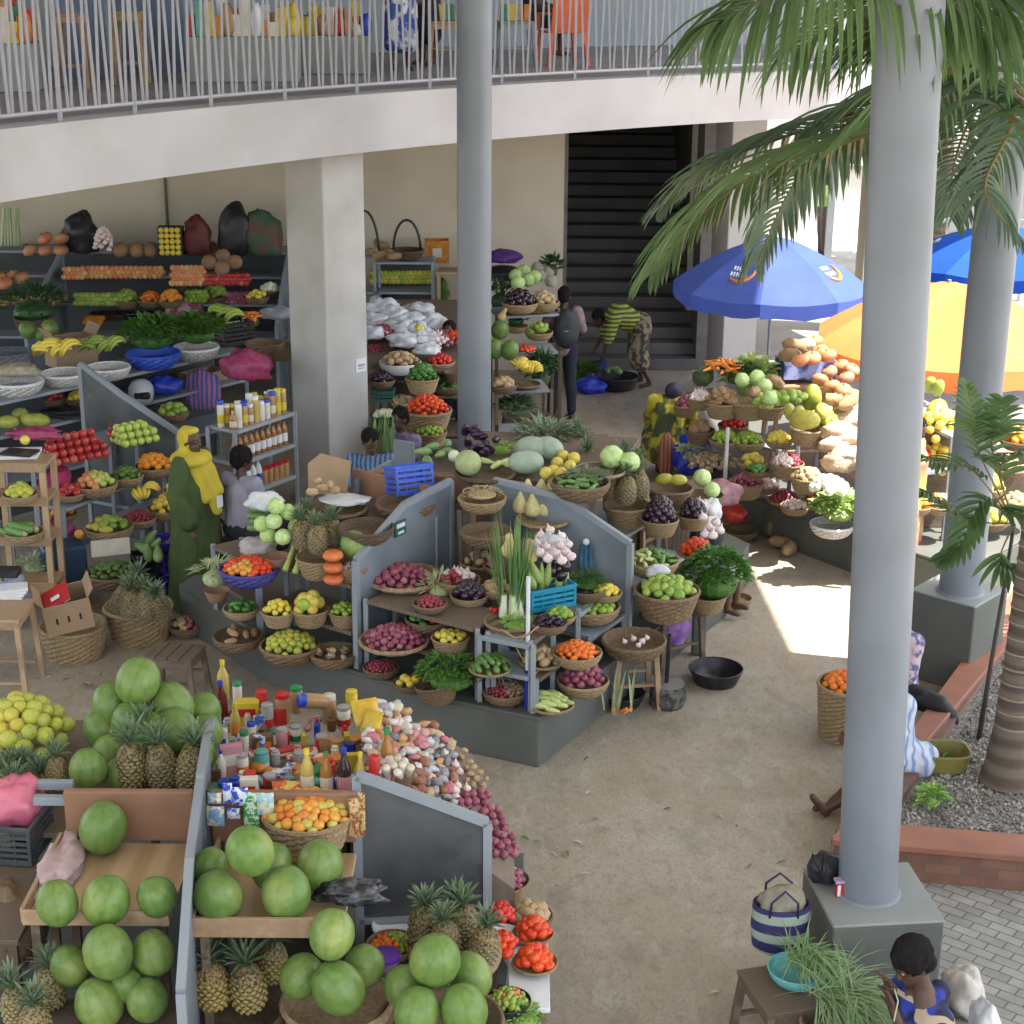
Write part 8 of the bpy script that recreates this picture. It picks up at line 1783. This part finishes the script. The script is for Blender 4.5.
person('woman in blue wax print dress sorting chives at the bottom right', loc, J, [('dress', dress, lambda mb, J, T, M3: top(.25,-.01)(mb, J, T, M3), .008), ('skirt', dress, skirt(1.5), .02)], (-.85,-.35,-.5), (-.4,-.05,1), vox=.008, hair=1.16, curl=.35)
stool('stool of the woman sorting chives', (loc.x+.17,loc.y,0), (.32,.32), .36, 0, wood_d)
m = MB(); a = P(893,985,.98); m.tube([a, a+Vector((.02,-.05,-.06)), a+Vector((0,-.08,-.16))], .004, 6); tag(m.build('string', palegr), 'thin chive blade held between the hands of the seated woman', 'chive')
crumple('white_cloth', 'white plastic sheet at the back of the woman sorting chives', 'sheet', P(984,1040,.5), (.07,.16,.12), wbag, 130, amp=.3)
# upper floor people
for (x, y, mm_, c1_, lb, a, sk) in ((398,74,None,cloth_('white_blue_print', (.55,.58,.62), (.03,.08,.30), 7),'person in blue and white print on the upper floor left of the slim column',20,1.4),(425,68,None,darkc,'person in dark clothes on the upper floor close to the slim column',-40,1.3),(530,58,None,mat('upper_dark_cloth', (.03,.035,.05)),'person in dark clothes behind the orange chair on the upper floor',70,1.2)):
    g = P(x, y, 4.565)+Vector((0,.5,0)); g.z = 4.565; J = dict(STAND) if x < 500 else dict(SIT)
    person(lb, g, rotJ(J, R_(a)), [('dress', c1_, top(.5), .012), ('skirt', c1_, skirt(sk), .015)], Matrix.Rotation(R_(a),3,'Z') @ Vector((0,-1,0)), vox=.016)
# ================================================================ upper floor furniture
ora = mat('orange_plastic', (.62,.13,.05), (.55,.11,.04), rough=.4, bump=0)
g = P(562,66,4.565); t = thing('plastic_chair', 'orange plastic armchair on the upper floor', 'chair', (g.x,g.y+.1,4.565), R_(200))
m = MB(); m.box((0,0,.42), (.48,.46,.03)); m.build('seat', ora, t, bevel=.01, local=True); m = MB(); m.plate([(-.25,.22,.42),(.25,.22,.42),(.24,.30,.86),(-.24,.30,.86)], .025); m.build('backrest', ora, t, bevel=.008, local=True)
for s_ in (-1,1):
    m = MB(); m.box((s_*.26,.02,.64), (.05,.44,.025)); m.beam((s_*.26,-.18,.43),(s_*.26,-.18,.64),.04); m.build('armrest', ora, t, local=True)
    for y in (-.18,.2): m = MB(); m.beam((s_*.22,y,.41),(s_*.27,y*1.2,0),.05); m.build('leg', ora, t, local=True)
for (x0, x1, y, lb) in ((64,108,56,'left dark blue partition leaning at the upper counter'),(112,150,52,'second blue partition of the upper floor'),(152,186,50,'third blue partition before the grey counter')):
    a = P(x0,y+22,4.565); b_ = P(x1,y+22,4.565); m = MB(); m.prism([a,b_,b_+Vector((0,.05,0)),a+Vector((0,.05,0))], 4.566, 5.75); tag(m.build('partition', mat('slate_blue_board', (.16,.22,.32), (.12,.17,.26), sc=3)), lb, 'partition')
for (x, y, lb, mm_) in ((76,88,'small wooden trestle beside the left upper partition',wood),(132,84,'small wooden trestle beside the second upper partition',wood)):
    g = P(x,y,4.565); stool(lb, (g.x,g.y,4.565), (.3,.25), .75, 0, wood, 'wooden_trestle', cat='trestle')
ur = random.Random(9)
gd_ = [redm, yelm, grnm, blum, whi, pkm, orm, teal, tanj, whitep]
for (a, b_, n, hh), tx in zip((c1, c2, c3), ('left','middle','right')):
    L = (b_-a).length; d = (b_-a).normalized()
    for r in range(3):
        for i in range(int(L/.10)):
            q = a+d*(.05+i*.10)+n*(.12+.25*r)+Vector((0,0,hh-a.z)); 
            if ur.random() < .5: 
                s_ = ur.uniform(.15,.42); m = MB(); m.box(q+Vector((0,0,s_/2+.002)), (.095,.09,s_), ur.uniform(-.3,.3)); o = m.build('packet', ur.choice(gd_), bevel=.004); tag(o, f'coloured packet on the {tx} upper counter', 'packet', f'packets on the {tx} upper counter')
            else: crumple('toy', f'coloured bag on the {tx} upper counter', 'bag', q, (.075,.07,ur.uniform(.08,.2)), ur.choice(gd_), ur.randint(1,99), 10, 7, group=f'coloured bags on the {tx} upper counter')
for (x, y, lb) in ((410,60,'wooden crates on the upper floor left of the slim column'),(445,62,'cream box stack beside the slim column upstairs'),(515,62,'grey trolley right of the slim column upstairs')):
    g = P(x,y+6,4.565); stool(lb, (g.x,g.y+.4,4.565), (.45,.35), .55, .2, wood if x < 500 else steel, 'low_table', cat='table')
    for i in range(4):
        m = MB(); m.box((g.x-.15+.1*i, g.y+.4, 5.118+.10), (.085,.12,.2)); tag(m.build('packet', ur.choice(gd_), bevel=.004), 'coloured packet on a low upstairs table: '+lb.split(' on ')[0].split(' beside ')[0], 'packet', 'packets on low upstairs tables')

bpy.data.scenes.remove(TS)
# ================================================================ umbrellas
def umbrella(c, R, zt, zr, m_, label, rot=0, val=.18, marks=(), polem=steel, n=8, tiltv=(0,0)):
    t = thing('market_umbrella', label, 'umbrella', (c[0],c[1],0)); mb = MB(); c = Vector((c[0],c[1],0))
    def pt(a, k): 
        z = zr+(zt-zr)*(1-k**1.55); q = Vector((math.cos(a)*R*k, math.sin(a)*R*k, z)); return c+q+Vector((0,0,tiltv[0]*q.x+tiltv[1]*q.y))
    for i in range(n):
        a0 = rot+2*math.pi*i/n; a1 = rot+2*math.pi*(i+1)/n; vs = []; fs = []; K_ = 7; W_ = 5
        for j in range(K_+1):
            k = j/K_
            for w in range(W_+1):
                u = w/W_; p = pt(a0, k)*(1-u)+pt(a1, k)*u; p.z -= .06*R*k*math.sin(math.pi*u)*.5; vs.append(p)
        for w in range(W_+1): vs.append(vs[K_*(W_+1)+w]+Vector((0,0,-val+.015*math.sin(w*2+i))))
        for j in range(K_+1):
            for w in range(W_): a = j*(W_+1)+w; fs.append((a,a+1,a+W_+2,a+W_+1))
        mb.add(vs, fs)
    mb.build('canopy', m_, t, smooth=25)
    p = MB(); p.tube([c, c+Vector((0,0,zt+.03))], .02, 10); p.build('pole', polem, t, smooth=40)
    for i in range(n):
        r = MB(); a = rot+2*math.pi*i/n; r.tube([pt(a,.03)-Vector((0,0,.02)), pt(a,.35)-Vector((0,0,.02)), pt(a,.7)-Vector((0,0,.02)), pt(a,.99)-Vector((0,0,.02))], .006, 5); r.build('rib', polem, t)
    for (g, k0) in marks:
        a = rot+2*math.pi*(g+.5)/n
        def on(u, v):  # u across, v outward, slightly above the cloth
            k = k0+v; aa0 = rot+2*math.pi*g/n; aa1 = aa0+2*math.pi/n; w = .5+u/(max(k,.2)); p_ = pt(aa0,k)*(1-w)+pt(aa1,k)*w; p_.z += .012-.06*R*k*math.sin(math.pi*w)*.5; return p_
        s_ = MB(); s_.tube([on(.17*math.cos(x), .12*math.sin(x)) for x in [(-.5+.25*i)*1.0 for i in range(13)]], [.002]+[.016+.010*math.sin(i/12*3.1) for i in range(1,12)]+[.002], 5); s_.build('swoosh_mark', orm, t)
        for rr2, L in ((-.025,5),(.03,6)):
            l = MB()
            for q in range(L): l.tube([on(-.14+.04*q, rr2*1.3-.022), on(-.13+.04*q, rr2*1.3+.022)], .013, 4)
            l.build('white_lettering', whitep, t)
    return t
def clothmat(name, c, tr=.45):
    m = leafmat(name, c, tuple(x*.85 for x in c), tr=tr, rough=.8); return m
umbB = clothmat('blue_umbrella_cloth', (.09,.15,.52)); umbO = clothmat('orange_umbrella_cloth', (.80,.29,.09), .4); umbB2 = clothmat('royal_blue_umbrella_cloth', (.01,.09,.50), .4)
umbrella((3.42,22.0), 1.32, 2.42, 1.78, umbB, 'large blue umbrella with orange swoosh marks', rot=R_(22.5+8), marks=((4,.62),(6,.62),(5,.62)) and ((4,.66),(6,.66)), polem=steel)
umbrella((4.95,18.9), 1.55, 2.42, 1.75, umbO, 'large orange umbrella in the sun behind the front column', rot=R_(10), val=.22)
umbrella((6.9,23.6), 1.5, 2.35, 1.85, umbB2, 'royal blue umbrella between and right of the columns', rot=R_(0), marks=((3,.7),))
m = MB(); q = PY(965,335,18.2); 
o_ = None
# ================================================================ palm trees
bark = mat('palm_bark', (.15,.115,.085), (.085,.065,.05), wave=(2.2,1.2,'Z'), rough=.85, bump=.5, bsc=40, ramp=(.2,.8))
ringm = mat('palm_ring', (.30,.25,.18), (.22,.18,.13), rough=.9)
frondm = leafmat('palm_leaf', (.06,.125,.045), (.15,.24,.09), tr=.4, rough=.35, sc=2)
frondm2 = leafmat('palm_leaf_blue', (.08,.14,.09), (.18,.26,.16), tr=.35, rough=.35, sc=2)
rach = mat('palm_rachis', (.20,.19,.06), (.24,.15,.07), rough=.6)
def frond(parent, pts, L, n=46, w=.045, m_=frondm, droop=1.3, seed=0, sweep=.5, r0=.022, plane=None, start=.12):
    r = random.Random(seed); P_ = [Vector(p) for p in pts]
    def curve(t):
        k = (len(P_)-1)*t; i = min(int(k), len(P_)-2); f = k-i
        p0 = P_[max(i-1,0)]; p1 = P_[i]; p2 = P_[i+1]; p3 = P_[min(i+2,len(P_)-1)]
        return .5*((2*p1)+(p2-p0)*f+(2*p0-5*p1+4*p2-p3)*f*f+(3*p1-p0-3*p2+p3)*f**3)
    mb = MB(); S_ = [curve(i/24) for i in range(25)]
    mb.tube(S_, [r0*(1-.85*i/24) for i in range(25)], 6, mi=1)
    for i in range(n):
        t = start+(1-start)*(i+.5)/n; p = curve(t); tg = (curve(min(1,t+.02))-curve(max(0,t-.02))).normalized()
        side = tg.cross(Vector((0,0,1))); side = side.normalized() if side.length > .1 else Vector((1,0,0)); upv = side.cross(tg)
        l = L*math.sin(math.pi*(.14+.80*t))**.7*r.uniform(.88,1.08)
        for s_ in (-1,1):
            d = (side*s_*1.0+tg*(sweep+.5*t)+upv*r.uniform(.10,.38)).normalized()
            strip_leaf(mb, p, d, l, w*r.uniform(.85,1.1), droop*r.uniform(.75,1.25), 7, up=upv, fold=.3)
    return mb.build('frond', [m_, rach], parent)
base_ = P(1006,781,.19)
pt_ = thing('palm_tree', 'palm tree growing from the gravel at the right edge', 'tree', base_)
m = MB(); pr_ = [(.20,0),(.17,.12),(.135,.45),(.12,1.0),(.115,2.0),(.11,3.2),(.10,4.3)]
lx = lambda z: .015*z
m.tube([base_+Vector((lx(z),.0,z)) for _, z in pr_], [r for r, _ in pr_], 20); 
for i in range(34):
    z = .35+i*.115; rr_2 = .135 if z < 1 else .122-.004*(z-1)*1.2
    m.tube([base_+Vector((lx(z),0,z-.006)), base_+Vector((lx(z),0,z+.006))], rr_2+.004, 20, mi=1)
m.build('trunk', [bark, ringm], pt_, smooth=40)
crown = base_+Vector((.07,0,4.35))
m = MB(); m.tube([crown+Vector((0,0,-.5)), crown+Vector((0,0,-.1)), crown+Vector((0,0,.35))], [.10,.13,.05], 14); m.build('crown_shaft', mat('crown_shaft_green', (.16,.26,.08)), pt_, smooth=40)
def toward(px, py, Y): return PY(px, py, Y)
# big lower frond reaching left in front of the staircase
frond(pt_, [crown, toward(985,60,11.4), toward(880,130,12.2), toward(775,165,12.9), toward(700,215,13.3), toward(655,272,13.5)], .95, 74, .062, frondm, 1.15, 1, .55)
frond(pt_, [crown+Vector((0,0,.05)), toward(980,70,12.0), toward(880,105,12.9), toward(790,135,13.6), toward(715,165,14.0), toward(665,205,14.2)], .85, 66, .06, frondm2, 1.0, 11, .5)
frond(pt_, [crown, toward(960,80,12.0), toward(900,95,12.8), toward(840,130,13.4), toward(790,190,13.8), toward(758,262,14.0)], .85, 66, .062, frondm2, 1.9, 2, .3)
frond(pt_, [crown, toward(1010,60,12.2), toward(975,110,12.8), toward(955,160,13.2), toward(948,215,13.3)], .66, 44, .045, frondm2, 1.8, 3, .3)
frond(pt_, [crown, toward(1040,60,12.2), toward(1010,130,12.6), toward(985,190,12.8), toward(1020,240,12.8)], .62, 40, .045, frondm2, 1.8, 4, .3)
# high fronds close to the camera, hanging from above
frond(pt_, [crown+Vector((0,0,.1)), toward(1030,-40,10.2), toward(945,-45,9.4), toward(860,-30,8.8), toward(780,-5,8.5), toward(722,22,8.4)], 1.05, 60, .038, frondm, 1.7, 5, .6)
frond(pt_, [crown+Vector((0,0,.1)), toward(1040,-30,10.6), toward(985,-12,10.1), toward(920,-5,9.8), toward(855,12,9.6), toward(800,50,9.5)], 1.0, 46, .038, frondm, 1.7, 12, .5)
frond(pt_, [crown+Vector((0,0,.1)), toward(1060,-30,10.4), toward(1030,-40,9.8), toward(985,-10,9.2), toward(935,12,8.9), toward(900,45,8.8)], 1.0, 46, .04, frondm, 1.5, 6, .35)
frond(pt_, [crown+Vector((0,0,.1)), toward(1100,-60,10.4), toward(1060,-40,9.6), toward(1015,-5,9.0), toward(975,45,8.8)], 1.0, 42, .04, frondm, 1.5, 7, .3)
frond(pt_, [crown, crown+Vector((.5,.6,.5)), crown+Vector((1.2,1.4,.5)), crown+Vector((1.9,2.1,-.2)), crown+Vector((2.2,2.6,-1.0))], .7, 44, .05, frondm, 1.5, 8)
frond(pt_, [crown, crown+Vector((.7,-.5,.6)), crown+Vector((1.6,-1.0,.6)), crown+Vector((2.4,-1.4,-.2))], .7, 40, .05, frondm, 1.5, 9)
frond(pt_, [crown, crown+Vector((-.3,.9,.6)), crown+Vector((-.4,1.9,.6)), crown+Vector((-.5,2.8,.0))], .7, 40, .05, frondm, 1.5, 10)
# slim young palm between planter and far column
b2 = P(979,738,.19); pt2 = thing('young_palm', 'slim young palm with a thin dark stem before the far column', 'tree', b2)
m = MB(); tp_ = b2+Vector((.10,.02,1.75)); m.tube([b2, b2+Vector((.03,0,.6)), b2+Vector((.07,.01,1.2)), tp_], [.022,.018,.016,.014], 8); m.build('trunk', mat('thin_dark_stem', (.07,.055,.045)), pt2, smooth=True)
for i, (a, b_, c_, l_, w_) in enumerate((((972,470),(935,462),(920,455),.26,.05),((968,520),(935,500),(918,492),.28,.06),((978,450),(975,420),(966,385),.26,.045),((1000,470),(1018,455),(1030,450),.30,.05),((985,500),(960,545),(940,560),.24,.06),((1000,510),(1030,520),(1050,540),.30,.05),((992,450),(998,430),(1002,400),.26,.04),((1000,560),(1020,575),(1040,600),.3,.05))):
    Yb = tp_.y; frond(pt2, [tp_, toward(a[0],a[1],Yb-.1), toward(b_[0],b_[1],Yb-.25), toward(c_[0],c_[1],Yb-.3)], l_, 15, w_, frondm, .9, 20+i, .7, r0=.008, start=.25)
leafheap('small_weed', 'bright green weed in the gravel beside the olive basin', 'weed', P(931,803,.19), .09, .10, limeb, 70, .08, .03, .8, 140, kind=None)
m = MB(); q = P(941,766,.19); 
for z0, z1, w0, w1 in ((0,.13,.17,.20),):
    n = 24; vs = []; fs = []
    def sq(a, w): 
        c_, s_ = math.cos(a), math.sin(a); k = (abs(c_)**4+abs(s_)**4)**-.25; return (c_*k*w, s_*k*w*.75)
    prof = [(w0,0),(w1,z1),(w1+.012,z1),(w1+.012,z1+.012),(w1-.008,z1+.012),(w0-.01,.012)]
    for w, z in prof:
        for k in range(n): x_, y_ = sq(2*math.pi*k/n, w); vs.append((q.x+x_, q.y+y_, q.z+z))
    for i in range(len(prof)-1):
        for k in range(n): k2 = (k+1) % n; fs.append((i*n+k,i*n+k2,(i+1)*n+k2,(i+1)*n+k))
    fs.append(tuple(range(n-1,-1,-1))); fs.append(tuple((len(prof)-1)*n+k for k in range(n))); m.add(vs, fs)
tag(m.build('plastic_basin', TONE['oliveb'], smooth=40), 'square olive basin standing on the gravel behind the front column', 'basin')
leafheap('basin_leaves', 'few green leaves inside the square olive basin', 'leaves', (q.x,q.y,q.z+.02), .08, .04, herb, 30, .05, .03, .5, 141)
# ================================================================ background beyond the market
far = mat('far_white_wall', (.62,.60,.55), (.54,.52,.48), sc=1, rough=.85, bump=.1)
t = thing('far_building', 'long pale building across the sunny yard', 'building', (10,44,0))
m = MB(); m.box((12,46,3.2), (34,4,6.4)); m.build('wall', far, t)
m = MB(); m.box((12,45.6,6.55), (35,5.6,.3)); m.build('roof', mat('rust_roof', (.30,.17,.11),(.22,.13,.09)), t)
for i in range(7):
    m = MB(); x = -2+i*4.3; m.box((x,43.96,3.0), (1.5,.1,1.5)); f_2 = m.build('window', mat('far_window', (.08,.10,.12), rough=.2), t)
    m = MB()
    for d in (-.8,0,.8): m.box((x+d,43.89,3.0), (.07,.05,1.66))
    m.build('frame', whitep, f_2) if False else m.build('window_frame', whitep, t)
t = thing('yard_wall', 'low cream boundary wall beyond the yard', 'wall', (10,38,0)); m = MB(); m.box((10,38.0,.7), (26,.2,1.4)); m.build('wall_body', far, t); m = MB(); m.box((10,38,1.44), (26.1,.3,.08)); m.build('wall_coping', conc_l, t)
m = MB(); q = PY(994,240,30)
t = thing('yard_fence', 'dark bar fence behind the royal blue umbrella', 'fence', (q.x,30,0)); m = MB()
for i in range(16): m.box((q.x-1.2+i*.35,30,.75), (.05,.05,1.5))
m.build('bars', steel, t); m = MB(); m.box((q.x+1.4,30,1.45), (5.6,.06,.06)); m.box((q.x+1.4,30,.3), (5.6,.06,.06)); m.build('rails', steel, t)
tm1 = leafmat('tree_leaf', (.06,.13,.03), (.14,.24,.06), tr=.3); tm2 = leafmat('tree_leaf_light', (.12,.20,.05), (.24,.32,.09), tr=.35)
def tree(label, x, y, h, R, m_, seed, n=2600, ls=.22):
    r = random.Random(seed); t = thing('broadleaf_tree', label, 'tree', (x,y,0), 0, 'leafy trees beyond the yard'); m = MB()
    top_ = Vector((x,y,h*.5)); m.tube([(x,y,0),(x+.1,y,h*.25),tuple(top_)], [.22,.17,.12], 10)
    cs = []
    for i in range(9):
        a = i*2.4; c = top_+Vector((math.cos(a)*R*.55*r.uniform(.5,1.2), math.sin(a)*R*.55, h*.5*r.uniform(-.15,.8))); m.tube([tuple(top_-Vector((0,0,h*.1))), tuple((top_+c)/2+Vector((0,0,.2))), tuple(c)], [.10,.06,.03], 6); cs.append((c, R*r.uniform(.35,.6)))
    m.build('trunk', bark, t, smooth=True); m = MB()
    for i in range(n):
        c, q = cs[i % 9]; v = Vector((r.gauss(0,1), r.gauss(0,1), r.gauss(0,.8))).normalized()*q*r.random()**.35
        p = c+v; d = Vector((r.uniform(-1,1), r.uniform(-1,1), r.uniform(-.6,.6))).normalized(); s_ = d.cross(Vector((r.uniform(-1,1),r.uniform(-1,1),1))).normalized(); l = ls*r.uniform(.6,1.2)
        m.add([p-d*l/2, p+s_*l*.25, p+d*l/2, p-s_*l*.25], [(0,1,2,3)])
    m.build('crown', m_, t)
for a in (('bright leafy tree at the top right corner beyond the yard',10.2,27,6.4,2.2,tm2,1,3400),('darker leafy tree behind the front column beyond the yard',8.3,33,6.6,2.3,tm1,2,3200),('leafy tree farther right beyond the yard',14.5,33,7.5,3.2,tm2,3,3600),('pale leafy tree in front of the far building',11.8,37,6.5,2.6,tm2,4,3000),('small leafy tree at the right edge behind the umbrellas',10.6,23.5,4.9,1.5,tm1,5,2200)): tree(*a)
# ================================================================ sky and sun
w = bpy.data.worlds.new('World'); scene.world = w; w.use_nodes = True
SUN_EL, SUN_AZ = R_(66), R_(-14)       # azimuth from +X towards +Y
nt = w.node_tree; bg = nt.nodes['Background']; sk = nt.nodes.new('ShaderNodeTexSky'); sk.sky_type = 'NISHITA'; sk.sun_disc = False
sk.sun_elevation = SUN_EL; sk.sun_rotation = math.pi/2-SUN_AZ; sk.dust_density = 2.0; sk.air_density = 1.2
hs_ = nt.nodes.new('ShaderNodeHueSaturation'); hs_.inputs['Saturation'].default_value = .5; nt.links.new(sk.outputs[0], hs_.inputs['Color']); nt.links.new(hs_.outputs[0], bg.inputs[0]); bg.inputs[1].default_value = .13
sd = bpy.data.lights.new('sun', 'SUN'); sd.energy = 3.5; sd.angle = R_(.5); sd.color = (1,.94,.85)
so = bpy.data.objects.new('sun', sd); COL.objects.link(so)
dv = Vector((math.cos(SUN_EL)*math.cos(SUN_AZ), math.cos(SUN_EL)*math.sin(SUN_AZ), math.sin(SUN_EL)))
so.rotation_euler = dv.to_track_quat('Z', 'Y').to_euler(); so.location = (8,4,20)
vs = scene.view_settings; vs.view_transform = 'Standard'; vs.look = 'None'; vs.gamma = 1; vs.use_curve_mapping = False; vs.exposure = 2.28
scene.render.resolution_x = scene.render.resolution_y = 1024
scene.cycles.max_bounces = 8; scene.cycles.diffuse_bounces = 5
